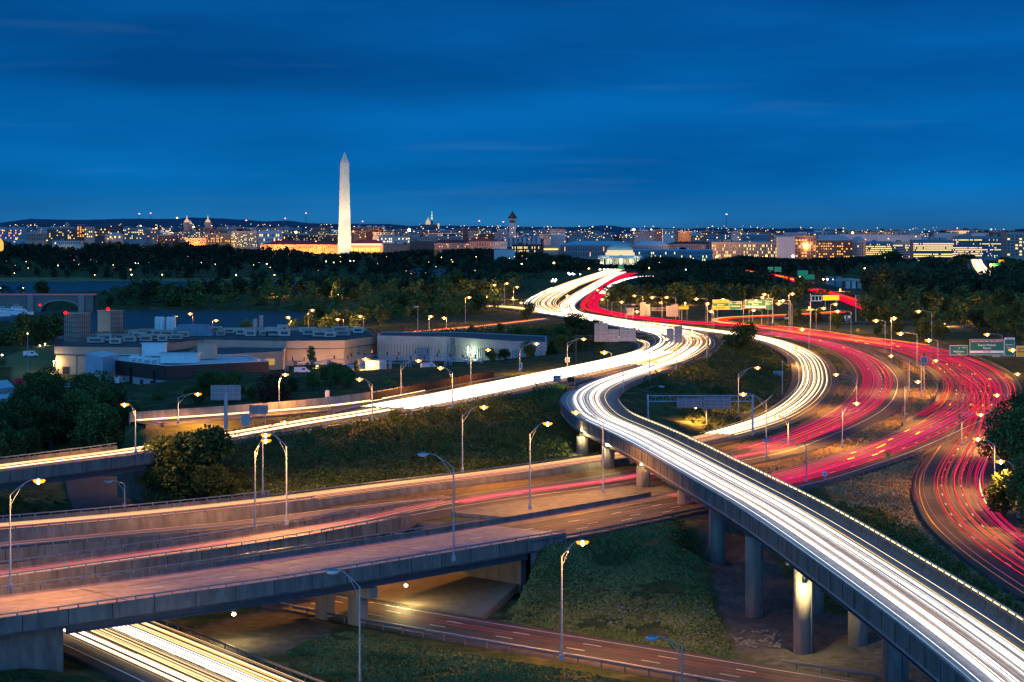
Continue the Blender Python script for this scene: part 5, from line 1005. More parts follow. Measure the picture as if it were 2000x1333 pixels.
b = MB(); b.lathe((0,0,0), [(29*w_, z_(524)),(29*w_, z_(503.5))], 32); b.build('cella_wall', mat('cella_wall', (.45,.42,.36), .85, .1), DM)
for k in range(26):
    a = k*2*math.pi/26; c_ = MB(); c_.tube((38*w_*math.cos(a),38*w_*math.sin(a),z_(525)),(38*w_*math.cos(a),38*w_*math.sin(a),z_(504)),1.05,.9,8); c_.build('column', M_MW, DM)
b = MB(); b.add([(-30*w_,-46*w_,z_(504.5)),(30*w_,-46*w_,z_(504.5)),(0,-46*w_,z_(498)),(-30*w_,-30*w_,z_(504.5)),(30*w_,-30*w_,z_(504.5)),(0,-30*w_,z_(498))],[(0,1,2),(3,5,4),(0,2,5,3),(1,4,5,2)]); b.build('pediment', M_MW, DM)
for a in (-40, -90, -140): lo = bpy.data.objects.new('portico_light', lampdata((1,.85,.5), 3200, 2)); COL.objects.link(lo); lo.location = (cxm+33*w_*math.cos(math.radians(a)), Ym+33*w_*math.sin(math.radians(a)), pm(510))
for a in (-50, -130): flood((cxm+75*w_*math.cos(math.radians(a)), Ym+75*w_*math.sin(math.radians(a)), pm(512)), (cxm, Ym, pm(497)), (.9,.95,.75), 2.4e4, 4, 90)
# buildings of the city front
G_WIN = glow('window_glow', (1,.72,.26), 1.7); G_WINW = glow('window_glow_white', (1,.90,.62), 2.0); G_WINO = glow('window_glow_orange', (1,.40,.10), 2.0); G_WING = glow('window_glow_greenish', (.95,1,.35), 1.8)
M_DWIN = mat('dark_window', (.02,.03,.045), .25, .1, 1, spec=.6)
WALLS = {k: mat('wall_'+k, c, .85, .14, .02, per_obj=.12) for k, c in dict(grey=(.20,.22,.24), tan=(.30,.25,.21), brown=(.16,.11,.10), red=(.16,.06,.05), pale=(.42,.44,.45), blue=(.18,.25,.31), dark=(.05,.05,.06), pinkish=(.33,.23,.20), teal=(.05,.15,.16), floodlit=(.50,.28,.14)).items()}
ROOFS = {k: mat('roof_'+k, c, .8, .12, .02) for k, c in dict(teal=(.16,.30,.36), red=(.12,.045,.045), grey=(.22,.25,.27), blue=(.22,.45,.55), dark=(.05,.055,.06)).items()}
gB = np.random.default_rng(11)
def building(xl, xr, yt, yb, Y, wall, label, rows=0, cols=0, lit=.3, wm=None, roof='grey', hip=0, depth=None, group=None, ww=.55, wh=.5, cat='building', row_lit=False, top=.10, base=.1):
    x0, x1 = (xl-CX)*Y/F, (xr-CX)*Y/F; z1 = H-(yt-HY)*Y/F; z0 = min(H-(yb-HY)*Y/F, gz((x0+x1)/2, Y)); dep = depth or max(18, min(70, (x1-x0)*.5))
    t_ = empty('building', ((x0+x1)/2, Y, z0)); tag(t_, label, cat, group); w = x1-x0; h = z1-z0
    b = MB(); b.box((0,dep/2,h/2),(w,dep,h)); b.build('wall', WALLS[wall], t_)
    r = MB()
    if hip: r.add([(-w/2-.5,-.5,h+.01),(w/2+.5,-.5,h+.01),(w/2+.5,dep+.5,h+.01),(-w/2-.5,dep+.5,h+.01),(-w/2+dep*.4,dep/2,h+hip),(w/2-dep*.4,dep/2,h+hip)],[(0,1,5,4),(1,2,5),(2,3,4,5),(3,0,4)])
    else:
        r.box((0,dep/2,h+.45),(w+.8,dep+.8,.9))
        if w > 30:
            for k in range(int(gB.integers(1,4))): r.box((gB.uniform(-.35,.35)*w, dep*.5, h+2.2),(gB.uniform(.05,.22)*w, dep*.4, gB.uniform(2,4)))
    r.build('roof', ROOFS[roof], t_)
    if rows and cols:
        hv = H-(yb-HY)*Y/F-z0; span = h-hv; on = MB(); off = MB(); cw = w/cols; rh = span*(1-top-base)/rows; gl = G_WIN if wm is None else wm
        for i in range(rows):
            rl = gB.random() < lit if row_lit else None
            for j in range(cols):
                cx_ = -w/2+(j+.5)*cw; cz = hv+span*base+(i+.5)*rh; L_ = (gB.random() < (.88 if rl else .10)) if row_lit else gB.random() < lit
                (on if L_ else off).box((cx_,-.06,cz),(cw*ww,.3,rh*wh))
        if on.n: on.build('lit_window', gl, t_)['kind'] = 'stuff'
        if off.n: off.build('dark_window', M_DWIN, t_)['kind'] = 'stuff'
        # string courses / floor slabs proud of the wall
        sc_ = MB()
        for i in range(rows+1): sc_.box((0,-.1,hv+span*base+i*rh),(w+.3,.5,.35))
        sc_.build('string_course', WALLS[wall], t_)
    return t_
B_ = building
B_(1519,1553,464,510,3300,'pale','blank pale grey slab of a building with a curved metal roof at its side',0,0,roof='blue')
B_(1553,1594,462,508,3330,'brown','brown brick block with orange lit windows beside the blank pale slab',6,7,.45,G_WINO)
o = B_(1533,1568,456,470,3420,'grey','low building topped by a pale blue barrel roof',0,0,roof='blue'); rb = MB(); rb.tube((-14,20,11),(14,20,11),13,n=16); rb.build('barrel_roof', ROOFS['blue'], o)
B_(1594,1665,470,508,3320,'dark','dark teal-roofed block with scattered orange windows',6,16,.25,G_WINO,'teal',hip=8)
B_(1665,1691,470,508,3340,'blue','grey-blue block with white vertical piers between two office blocks',6,6,.12,None,'teal',hip=6)
B_(1691,1742,473,506,3200,'grey','office block with two full rows of yellow windows',7,26,.45,None,'grey',row_lit=True,ww=.7)
B_(1742,1784,474,512,3250,'blue','blue-grey office block with yellow corner windows',7,18,.42,None,'grey',row_lit=True,ww=.7)
B_(1784,1861,470,516,3100,'grey','wide office block glowing with many rows of yellow windows',9,30,.75,None,'grey',row_lit=True,ww=.8)
B_(1861,1918,463,506,3150,'grey','taller office block with yellow window bands and small towers on top',9,26,.72,None,'grey',row_lit=True,ww=.75)
B_(1918,1966,463,506,3160,'blue','pale blue office block, its upper windows mostly dark',9,22,.3,None,'grey',row_lit=True,ww=.6)
B_(1966,2060,453,506,3000,'pinkish','pinkish brown block with bright balcony windows at the picture edge',7,12,.35,None,'dark')
B_(1826,1872,455,462,3600,'pale','white floodlit rooftop storey above the office blocks, first',0,0,roof='dark')
B_(1898,1937,455,462,3600,'pale','white floodlit rooftop storey above the office blocks, second',0,0,roof='dark')
B_(1937,1990,454,463,3560,'red','long reddish brick rooftop behind the office blocks',0,0)
for k, (a, c_) in enumerate(((1640,1690),(1690,1742),(1742,1800),(1600,1640))): B_(a, c_, 458+k*.7, 470, 3500, 'pale', 'grey penthouse storey on a distant office roof', 0, 0, group='penthouse storeys')
# the long classical front right of the memorial
B_(1390,1520,474,506,3400,'tan','long stone office front with tall dark windows, lamplit in its lower row',4,44,.33,None,'grey',wh=.7,ww=.45)
B_(1305,1392,477,500,3450,'pinkish','pinkish stone front with a close row of tall dark windows',2,26,.02,None,'red',hip=4,wh=.85,ww=.45)
B_(1240,1392,489,514,3150,'blue','lower blue-grey stone building with yellow windows next to the domed memorial',3,44,.17,G_WING,'blue',wh=.6,ww=.45)
B_(1095,1240,479,505,3300,'grey','broad stone museum front with close tall windows behind the dome',2,44,.10,G_WINO,'blue',hip=6,wh=.75,ww=.4)
B_(1240,1305,479,490,3300,'blue','end wing with blue metal roof behind the dome',1,20,.05,None,'blue',hip=6,wh=.6,ww=.4)
B_(1062,1091,481,497,3250,'tan','low museum block with a band of light under its roof',0,0); 
b = MB(); q0 = pd(1062,486,3249); q1 = pd(1090,488.5,3249); b.box(((q0[0]+q1[0])/2,3248.5,(q0[2]+q1[2])/2),(q1[0]-q0[0],1,q0[2]-q1[2])); tag(b.build('light_band', G_WIN), 'glowing band of light under a flat museum roof', 'light')
B_(1000,1056,479,496,3300,'red','brick building with two floors of golden windows',2,22,.6,None,'dark',wh=.6,ww=.5)
B_(975,1062,468,482,3800,'dark','dark turreted castle-like roofline under the clock tower',1,20,.1,None,'teal')
for k in range(9): 
    q = pd(980+k*9, 468, 3790); b = MB(); b.lathe((q[0],q[1],q[2]-14),[(4.2,0),(4.2,10),(.3,21)],6); tag(b.build('turret', WALLS['blue']), ordinal(k+1)+' small pointed turret from the clock tower on the dark castle-like roofline', 'turret', 'turrets of the dark roofline')
# obelisk-side: floodlit orange museum and its golden colonnade
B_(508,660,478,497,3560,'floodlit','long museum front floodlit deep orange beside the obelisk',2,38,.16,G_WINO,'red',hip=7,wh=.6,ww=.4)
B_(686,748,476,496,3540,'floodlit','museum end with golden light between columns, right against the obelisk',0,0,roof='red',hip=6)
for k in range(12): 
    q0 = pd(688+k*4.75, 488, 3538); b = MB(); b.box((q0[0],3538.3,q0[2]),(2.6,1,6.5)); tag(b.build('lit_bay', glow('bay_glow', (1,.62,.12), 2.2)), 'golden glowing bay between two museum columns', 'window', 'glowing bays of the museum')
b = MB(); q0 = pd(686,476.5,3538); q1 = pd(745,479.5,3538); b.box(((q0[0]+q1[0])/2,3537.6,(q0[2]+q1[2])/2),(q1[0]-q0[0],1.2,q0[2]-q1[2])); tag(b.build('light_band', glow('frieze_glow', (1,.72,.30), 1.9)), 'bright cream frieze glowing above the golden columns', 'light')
for x in np.linspace(518, 652, 9):
    q = pd(x, 493, 3535); l = lampdata((1,.30,.04), 130000 if 575 < x < 640 else 60000, 2); lo = bpy.data.objects.new('facade_wash_light', l); COL.objects.link(lo); lo.location = (q[0], 3532, q[2]-2)
B_(502,550,452,486,3900,'pale','pale block with blue-lit roof edge above the orange museum',3,12,.25,None,'blue')
B_(548,560,458,480,3950,'red','narrow dark red block with one bright top row',2,4,.4)
B_(560,662,459,472,4200,'dark','dark broad block pricked by scattered yellow windows',5,40,.2)
B_(748,800,478,494,3500,'brown','dark red blank museum slab half sunk in trees',0,0,roof='dark')
B_(800,848,473,486,3500,'dark','dark low museum slab with a thin blue roof edge',0,0,roof='dark')
B_(840,935,475,485,3700,'pinkish','faintly pink museum wing with a row of small lights',2,34,.18,G_WINO,'red',hip=5)
B_(915,960,472,484,3650,'pinkish','pedimented stone museum front with pink-lit columns',1,9,.1,G_WINO,'red',hip=7,wh=.8)
B_(955,990,472,486,3680,'pale','pale stone end wing beside the pedimented museum',1,10,.05,None,'red')
B_(965,1006,488,494,3000,'pale','low flat-roofed pavilion among the dark trees',0,0)
B_(798,900,463,472,4000,'grey','long low grey building with a dark ribbon window',1,30,.04,None,'grey')
B_(740,800,463,476,3900,'pale','grey building with cream lit floors next to the obelisk',2,16,.3,G_WINW)
# left part of the city
B_(0,52,446,470,3900,'blue','pale office block with an orange glow at its foot near the picture edge',4,16,.22,G_WINO)
B_(52,92,455,472,3800,'tan','stone columned block left of the white mansion',2,12,.05,None,'grey',wh=.8)
B_(92,150,447,470,3950,'brown','brown apartment block with orange windows over the white mansion',6,16,.2,None)
B_(150,165,440,466,3900,'red','narrow tower washed in orange light',8,3,.5,G_WINO)
B_(165,185,444,467,3850,'tan','stone block with large golden windows next to the orange tower',4,5,.6)
B_(185,236,444,464,3850,'dark','dark maroon slab with three yellow windows',3,14,.14,None,'dark')
B_(205,240,459,468,3700,'grey','small block with teal roof before the maroon slab',1,8,.5,G_WING,'teal',hip=4)
B_(240,286,446,470,3950,'grey','block with a beacon tower and golden upper windows',5,14,.3)
B_(286,310,450,470,3960,'tan','stepped stone block with warm windows',4,8,.25,G_WINO)
B_(308,345,461,472,3700,'red','low dark red block behind the trees',2,10,.15)
B_(340,365,456,470,3750,'pinkish','pink floodlit block right of the dark red one',4,8,.25,G_WINO)
B_(352,400,452,468,4000,'tan','broad block with a bright row of golden windows',4,16,.35)
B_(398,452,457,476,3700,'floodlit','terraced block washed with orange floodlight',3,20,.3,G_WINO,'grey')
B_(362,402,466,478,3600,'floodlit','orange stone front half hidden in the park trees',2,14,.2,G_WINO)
B_(452,502,452,486,3600,'grey','dark green-grey office block dotted with greenish yellow lights',9,22,.22,G_WING,'dark')
for x in (380, 430): q = pd(x, 474, 3590); lo = bpy.data.objects.new('facade_wash_light', lampdata((1,.30,.05), 60000, 2)); COL.objects.link(lo); lo.location = (q[0], q[1]-14, q[2])
# white mansion with lit bow portico
WH = building(102,158,471.5,479,3300,'pale','white mansion among trees with a golden-lit bowed portico',1,14,.1,None,'grey',cat='mansion')
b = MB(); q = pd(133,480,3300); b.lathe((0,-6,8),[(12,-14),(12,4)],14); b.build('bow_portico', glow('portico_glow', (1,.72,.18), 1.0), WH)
# golden round hall cut by the frame edge
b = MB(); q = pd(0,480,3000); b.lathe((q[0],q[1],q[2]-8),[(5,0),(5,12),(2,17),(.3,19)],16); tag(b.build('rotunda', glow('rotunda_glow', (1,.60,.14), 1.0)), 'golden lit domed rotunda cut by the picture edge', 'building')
def spire(x, yt, yb, Y, r, label, lit, dome=True):
    q = pd(x, yb, Y); h = (yb-yt)*Y/F; t_ = empty('domed_tower', q); tag(t_, label, 'tower'); b = MB(); b.lathe((0,0,0),[(r,-30),(r,h*.32)],12); b.build('drum', WALLS['pinkish'], t_)
    for k in range(8): a = k*math.pi/4; c_ = MB(); c_.tube((r*1.05*math.cos(a),r*1.05*math.sin(a),0),(r*1.05*math.cos(a),r*1.05*math.sin(a),h*.3),.8,n=5); c_.build('column', WALLS['pale'], t_)
    b = MB(); b.lathe((0,0,h*.33),[(r*.92,0),(r*.8,h*.12),(r*.45,h*.24),(r*.22,h*.34),(r*.05,h*.66)],12); b.build('dome', lit, t_); return t_
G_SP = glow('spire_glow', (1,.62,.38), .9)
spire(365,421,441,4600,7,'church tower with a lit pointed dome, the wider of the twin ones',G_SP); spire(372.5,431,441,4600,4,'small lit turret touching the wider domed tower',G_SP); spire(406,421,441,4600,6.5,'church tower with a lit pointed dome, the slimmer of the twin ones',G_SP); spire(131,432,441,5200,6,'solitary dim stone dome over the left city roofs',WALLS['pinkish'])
# basilica: dome and scaffold-lit bell tower
Yb_ = 6200; q = pd(836,439,Yb_); BS = empty('basilica', q); tag(BS, 'pale floodlit basilica dome on the horizon next to its bright needle tower', 'basilica'); k_ = Yb_/F
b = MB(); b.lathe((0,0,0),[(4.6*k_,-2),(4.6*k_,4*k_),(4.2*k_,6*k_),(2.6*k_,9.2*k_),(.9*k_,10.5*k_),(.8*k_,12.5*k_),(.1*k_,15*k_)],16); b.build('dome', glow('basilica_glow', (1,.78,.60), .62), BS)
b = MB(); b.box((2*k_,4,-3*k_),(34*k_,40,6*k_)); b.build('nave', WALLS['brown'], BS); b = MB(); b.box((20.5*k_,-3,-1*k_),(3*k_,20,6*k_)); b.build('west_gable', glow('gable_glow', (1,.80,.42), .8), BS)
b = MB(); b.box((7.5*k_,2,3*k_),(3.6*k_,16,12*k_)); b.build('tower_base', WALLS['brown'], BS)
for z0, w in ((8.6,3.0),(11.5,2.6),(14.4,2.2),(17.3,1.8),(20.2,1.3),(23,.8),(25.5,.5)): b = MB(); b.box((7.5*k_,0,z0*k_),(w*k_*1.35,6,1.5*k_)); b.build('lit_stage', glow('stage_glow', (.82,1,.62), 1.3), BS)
b = MB(); b.tube((7.5*k_,0,9*k_),(7.5*k_,0,29*k_),1.2*k_,.15*k_,6); b.build('needle', WALLS['dark'], BS)
# clock tower
Yc = 4300; q = pd(1001,470,Yc); CT = empty('clock_tower', q); tag(CT, 'dark stone clock tower with a steep pyramid roof', 'clock tower'); k_ = Yc/F
b = MB(); b.box((0,0,17*k_),(13*k_,13*k_,34*k_)); b.build('shaft', WALLS['blue'], CT); b = MB(); b.box((0,0,37*k_),(11*k_,11*k_,6*k_)); b.build('belfry', WALLS['dark'], CT)
b = MB(); b.box((0,0,41*k_),(15.5*k_,15.5*k_,3*k_)); b.build('cornice', WALLS['blue'], CT); b = MB(); b.lathe((0,0,42.5*k_),[(10.5*k_,0),(4*k_,9*k_),(.5*k_,14.5*k_)],4); b.build('pyramid_roof', WALLS['dark'], CT)
b = MB(); b.lathe((2.2*k_,-7*k_,24.5*k_),[(.5,-.8*k_),(1.1*k_,0),(.5,.8*k_)],10); b.build('clock_face', glow('clock_glow', (1,.9,.65), 1.6), CT)
# random low roofs between and beyond
FILL = []
def filler(x0, x1, ya, yb, Ya, Yb2, n, group, walls, lit, seed, hmin=.5):
    global gB
    gB = np.random.default_rng(seed)
    for _ in range(n):
        x = gB.uniform(x0, x1); Y = gB.uniform(Ya, Yb2); w = gB.uniform(16,60)*4200/Y; yt = gB.uniform(ya, yb)+ (Y-Ya)/(Yb2-Ya)*-2; wl = walls[gB.integers(len(walls))]
        k = gB.random(); gm = G_WIN if k < .5 else (G_WINW if k < .7 else G_WINO)
        o_ = B_(x-w/2, x+w/2, yt, yt+gB.uniform(7,13), Y, wl, 'one of the small lamplit city blocks packed toward the horizon', int(gB.integers(2,5)), int(w/2.6)+2, lit*gB.uniform(.3,1.6), gm, ['grey','blue','dark','red','teal'][gB.integers(5)], group=group, ww=.6); FILL.append((o_, wl, x, k))
filler(-40,760,444,456,4100,7200,95,'city blocks toward the horizon',['grey','tan','pale','brown','blue','pinkish','red'],.13,3)
filler(700,1320,448,462,4100,7200,80,'city blocks toward the horizon',['grey','brown','pale','blue','tan','red'],.10,4)
filler(1250,2040,450,461,3900,6800,80,'city blocks toward the horizon',['grey','pale','tan','brown','blue'],.08,6)
cnt = {}
for o_, wl, x, k in sorted(FILL, key=lambda q: abs(q[2]-672)):
    sd = 'the twin domed towers' if x < 672 else 'the lattice mast'; key = (wl, sd); cnt[key] = cnt.get(key, 0)+1
    o_['label'] = '%s %s city block on the skyline counted from the obelisk toward %s' % (ordinal(cnt[key]), wl, sd)
for k, x in enumerate(np.linspace(10, 1990, 34)):
    Yq = 3300 if x > 1250 else 3560; Yq += (k*97) % 160-60
    if 640 < x < 700 or 1150 < x < 1265: continue
    q = pd(x+((k*31) % 17)-8, 490, Yq); lo = bpy.data.objects.new('facade_wash_light', lampdata((1,.42,.12), 80000, 2)); COL.objects.link(lo); lo.location = (q[0], Yq-35, 26)  # added point lights without fittings, warming the city fronts
for k, x in enumerate(np.linspace(20, 1980, 26)):
    q = pd(x+((k*53) % 31)-15, 470, 4150+(k*131) % 500); lo = bpy.data.objects.new('facade_wash_light', lampdata((1,.42,.12), 150000, 2)); COL.objects.link(lo); lo.location = (q[0], q[1], 50)  # second added row of bare lights, warming the blocks farther back
# very far points of light: rooftop lamps and masts
g = np.random.default_rng(8); hb = MB(); 
for _ in range(330):
    x = g.uniform(0,2000); y = g.uniform(438,452)+ (3 if x > 900 else 0)+(2.5 if x > 1500 else 0); Y = g.uniform(5200,7500); q = pd(x, y, Y); s = g.uniform(.5,1.7); hb.box(q, (s*1.6,s,s))
tag(hb.build('far_window_lights', glow('far_window_lights', (1,.72,.40), 3.5)), 'countless faint window and street lights towards the horizon', 'lights', kind='stuff')
def roof_flare(x, y, Y, s, col, label, e=0):
    q = pd(x, y, Y); t_ = empty('rooftop_floodlight', (q[0],Y,q[2]-6)); tag(t_, label, 'floodlight'); b = MB(); b.tube((0,0,-12),(0,0,6),.5,.4,5); b.build('mast', M_POLE, t_); b = MB(); b.lathe((0,0,6),[(s*.4,-s*.7),(s,0),(s*.4,s*.7)],8); b.build('lens', col, t_)
G_HP = glow('stadium_white', (1,.93,.75), 30)
for x, y, Y, s, c, lab in ((799,450,4300,3.2,G_HP,'brilliant white floodlight between obelisk and basilica'),(1238,449,5200,3.2,G_HP,'brilliant white floodlight, left of a pair past the dome' if False else 'brilliant warm floodlight, nearer the domed memorial of a pair'),(1272,450,5200,3.0,G_HP,'brilliant warm floodlight, farther from the domed memorial of a pair'),(578,454,4300,2.6,G_PK,'orange floodlight on the dark block over the orange museum'),(275,442,5200,2.2,G_PK,'warm beacon on the stone tower block'),(305,446,5200,2.4,G_PO,'orange roof light beside the warm beacon'),(346,426,8000,3,G_PO,'orange-red light high on the far ridge'),(378,443.5,5000,2,G_PW,'white roof light right of the wider domed tower' if False else 'white roof light between the twin domed towers'),(1665,454,4600,2,G_PO,'orange roof lamp above the teal roof'),(1743,458,4400,2.2,G_PO,'orange glow on the roof between office blocks'),(1549,501,3250,2.2,G_PW,'white-hot lamp at the foot of the blank pale slab'),(1936,448.5,5200,2.2,glow('cool_dome_glow',(.5,.85,1),3),'small bluish lit dome over the office roofs'),(1665,456,4600,1.5,G_PK,'twin lamp over the teal roof')):
    roof_flare(x, y, Y, s, c, lab)
for x, yt, yb, Y, lab in ((272,418,436,9000,'thin radio mast with one violet light over the left ridge'),(294,417,436,9000,'thin radio mast with two violet lights over the left ridge'),(597.5,417,437,9000,'tall radio mast with two lights left of the obelisk' if False else 'tall radio mast with two lights before the obelisk'),(557,427,437,9000,'short radio mast near the tall one'),(708,433,443,8500,'short red-lit mast just past the obelisk'),(936,432,446,8000,'red-lit mast between basilica and clock tower'),(983,433.5,446,8000,'red-lit mast close by the clock tower'),(1419,419,449,7800,'tall lattice mast with a violet light standing alone on the skyline'),(481,431,440,8000,'thin dark mast with a white lamp')):
    beacon(x, yt, Y, glow('mast_light', (.9,.16,.42), 14) if True else None, 2.3, lab, 14, lattice=True)
hb = MB(); g = np.random.default_rng(18)
for _ in range(420):
    x = g.uniform(0,2000); y = g.uniform(447,474) if x < 1000 else g.uniform(452,478); Y = g.uniform(3480,3550) if g.random() < .3 else g.uniform(4300,6200); q = pd(x, y, Y); s = g.uniform(.5,1.5); hb.box(q, (s*1.5,s,s))
tag(hb.build('amber_city_lights', glow('amber_city_lights', (1,.45,.11), 4)), 'countless amber street lights sprinkled through the city blocks', 'lights', kind='stuff')
hb = MB()
for _ in range(150):
    x = g.uniform(0,2000); y = g.uniform(500,545); Y = g.uniform(2350,2900); q = pd(x, y, Y); s = g.uniform(.25,.6)
    if q[2] > 3: hb.box(q, (s*1.4,s,s))
tag(hb.build('path_lights', glow('path_lights', (1,.62,.22), 7)), 'countless faint path lights between the park trees', 'lights', kind='stuff')
# ------------------------------------------------------------------ stone arch bridge, channel, marina
def arch_bridge():
    z = 5.0; xa, xb = -40, 182; Y = 1450; x0, x1 = (xa-CX)*Y/F, (xb-CX)*Y/F; cxp = (118-CX)*Y/F; rr = 38*Y/F; top = H-(578-HY)*Y/F; spring = H-(607-HY)*Y/F; rise = H-(588-HY)*Y/F-spring
    t_ = empty('stone_bridge', (0,Y,0)); tag(t_, 'low stone bridge with one wide arch over the channel', 'bridge'); b = MB(); n = 18
    xs = [cxp-rr*math.cos(math.pi*k/n) for k in range(n+1)]; zs = [spring+rise*math.sin(math.pi*k/n) for k in range(n+1)]
    for yy in (0, 14):
        V = [(x0,yy,-6),(xs[0],yy,-6)]+[(x,yy,q) for x, q in zip(xs, zs)]+[(xs[-1],yy,-6),(x1,yy,-6)]; m = len(V); V += [(v[0],yy,top) for v in V]
        b.add(V, [(i, i+1, m+i+1, m+i) for i in range(m-1)])
    for k in range(n): b.add([(xs[k],0,zs[k]),(xs[k+1],0,zs[k+1]),(xs[k+1],14,zs[k+1]),(xs[k],14,zs[k])], [(0,1,2,3)])
    b.add([(x0,0,top),(x1,0,top),(x1,14,top),(x0,14,top)],[(0,1,2,3)]); b.build('wall', mat('bridge_stone', (.13,.14,.13), .95, .35, .8, .3, 2), t_)
    p = MB(); p.box(((x0+x1)/2,-.2,top+.5),(x1-x0,.5,1.0)); p.box(((x0+x1)/2,14.2,top+.5),(x1-x0,.5,1.0)); p.build('parapet', mat('parapet_stone', (.22,.21,.19), .9, .2, 1), t_)
    for xx in (x1-8, cxp-rr-7): p = MB(); p.box((xx,-.8,(top-6)/2),(4,1.6,top+6)); p.build('buttress', MATS['parapet_stone'], t_)
    v = MB(); R2_ = [(xs[k]*1.0, -.15, zs[k]) for k in range(n+1)]
    for k in range(n):
        a_, c_ = R2_[k], R2_[k+1]; v.add([a_, c_, (c_[0]+(c_[0]-cxp)*.07,-.15,c_[2]+1.1),(a_[0]+(a_[0]-cxp)*.07,-.15,a_[2]+1.1)],[(0,1,2,3)])
    v.build('arch_ring', MATS['parapet_stone'], t_)
    s = MB(); s.box(((x0+x1)/2,-.0+7,top+.75),(x1-x0,.5,.22)); tag(s.build('taillight_trails', G_RP, None), 'thin pink streak of traffic over the stone arch bridge', 'light trails', kind='stuff'); bpy.data.objects[s and 'stone_bridge'].location = (0,Y,0)
    return t_
AB = arch_bridge()
for o in bpy.data.objects:
    if o.get('label','').startswith('thin pink streak'): o.location = (0,1450,0)
def boat(x, y, Y, L_, label, rz=.2):
    q = pd(x, y, Y); q[2] = WATER_Z; t_ = empty('motor_boat', q, rz); tag(t_, label, 'boat', 'moored motor boats'); b = MB(); h = L_*.11
    P = [(-.5,.0),(-.48,.14),(0,.17),(.3,.12),(.5,0),(.3,-.12),(0,-.17),(-.48,-.14)]; V = [(a*L_*.94,c*L_*.8,0) for a, c in P]+[(a*L_,c*L_,h*(1+.45*max(a,0))) for a, c in P]
    b.add(V, [(i,(i+1)%8,8+(i+1)%8,8+i) for i in range(8)]+[tuple(range(8,16))]); b.build('hull', M_BOAT, t_)
    c = MB(); c.prism([(-.3*L_,-.11*L_),(.12*L_,-.11*L_),(.2*L_,0),(.12*L_,.11*L_),(-.3*L_,.11*L_)], h, h*1.95); c.build('cabin', M_BOAT, t_)
    w = MB(); w.box((-.07*L_,0,h*1.5),(.40*L_,.235*L_,h*.3)); w.build('cabin_window', M_DWIN, t_); f = MB(); f.prism([(-.22*L_,-.09*L_),(.02*L_,-.09*L_),(.02*L_,.09*L_),(-.22*L_,.09*L_)], h*2.5, h*2.62)
    for a_, c_ in ((-.2,-.08),(0,-.08),(-.2,.08),(0,.08)): f.tube((a_*L_,c_*L_,h*1.9),(a_*L_,c_*L_,h*2.55),.07,n=4)
    f.build('flybridge_roof', M_BOAT, t_); return t_
M_BOAT = mat('white_hull', (.70,.80,.82), .35, .05, 1)
for i, (x, y, L_, lab) in enumerate([(8,606,14,'white motor boat cut by the picture edge'),(22,609,14,'white motor boat second from the picture edge'),(36,604,16,'tallest white motor boat with a flybridge at the back of the row'),(44,610,15,'white motor boat nearest the stone bridge'),(2,613,13,'small white boat lowest at the picture edge')]): boat(x, y, pt(x, y+5, WATER_Z)[1], L_, lab, .1+.15*(i % 3))
# far pale viaduct
t_ = empty('viaduct'); tag(t_, 'pale concrete viaduct on broad piers over the far water', 'bridge'); b = MB(); yv = 2000
A_ = [pd(x, y, yv+dy) for x, y, dy in ((1632,545.5,30),(1660,544,10),(1690,546.5,0),(1722,551,0),(1760,556,20))]
for p0, p1 in zip(A_, A_[1:]):
    b.add([p0, p1, p1+(0,0,-2.2), p0+(0,0,-2.2), p0+(0,9,0), p1+(0,9,0), p1+(0,9,-2.2), p0+(0,9,-2.2)], [(0,1,2,3),(4,7,6,5),(0,4,5,1),(3,2,6,7)])
b.build('deck', WALLS['pale'], t_)
for x in (1657,1668,1679,1690,1702,1714): q = pd(x, 548, yv+6); pb = MB(); pb.box((q[0],q[1]+4,q[2]/2-3),(3.5,7,q[2]+4)); pb.build('pier', WALLS['pale'], t_)
far_lamp(1689,541,1990,G_PW,.8,'white lamp on the pale viaduct','lamps on the viaduct'); far_lamp(1707,541,1990,G_BLUE,.7,'blue light on the pale viaduct','lamps on the viaduct')
# dock sheds beyond the river seen between trees
building(858,868,539.5,543.5,2100,'pale','small white boathouse at the far basin',0,0); building(812,900,541.5,545,2150,'blue','long low dark boathouse dock at the far basin',1,20,.05)
for x, y in ((1625,547),(1637,547)): building(x-7,x+7,y-4,y+2,2050,'blue','small bluish service building at the far shore near the viaduct',1,4,.3,G_WINW, group='service buildings by the viaduct')
# ------------------------------------------------------------------ heating plant and its neighbours
def wpoly(pts, z): return [tuple(pt(x, y, z)[:2]) for x, y in pts]
ZR = 13.2
plan = [(109,677),(272,678),(396,663),(560,666),(672,665),(738,656),(716,641),(560,640),(300,640),(112,657)]
PW = wpoly(plan, ZR); PL = empty('heating_plant', (PW[0][0], PW[0][1], 3)); PL.location = (0,0,0); tag(PL, 'large tan concrete plant building with a flat roof full of vents', 'building')
b = MB(); b.prism(PW, 2, ZR-1.2, 0, 1); b.build('wall', [M_TAN, M_ROOFD], PL)
def offset_band(poly, z0, z1, d, m, name, parent, rng_=None, closed=True):
    b = MB(); n = len(poly); rg = range(n if closed else n-1) if rng_ is None else rng_
    for i in rg:
        a = np.array(poly[i]); c = np.array(poly[(i+1) % n]); t = c-a; L_ = np.linalg.norm(t); t /= L_; nn = np.array([t[1],-t[0]]); a2 = a-t*d; c2 = c+t*d
        q = [a2+nn*d, c2+nn*d, c2-nn*.3, a2-nn*.3]; b.add([(*p,z0) for p in q]+[(*p,z1) for p in q], [(0,1,5,4),(1,2,6,5),(2,3,7,6),(3,0,4,7),(4,5,6,7),(3,2,1,0)])
    return b.build(name, m, parent)
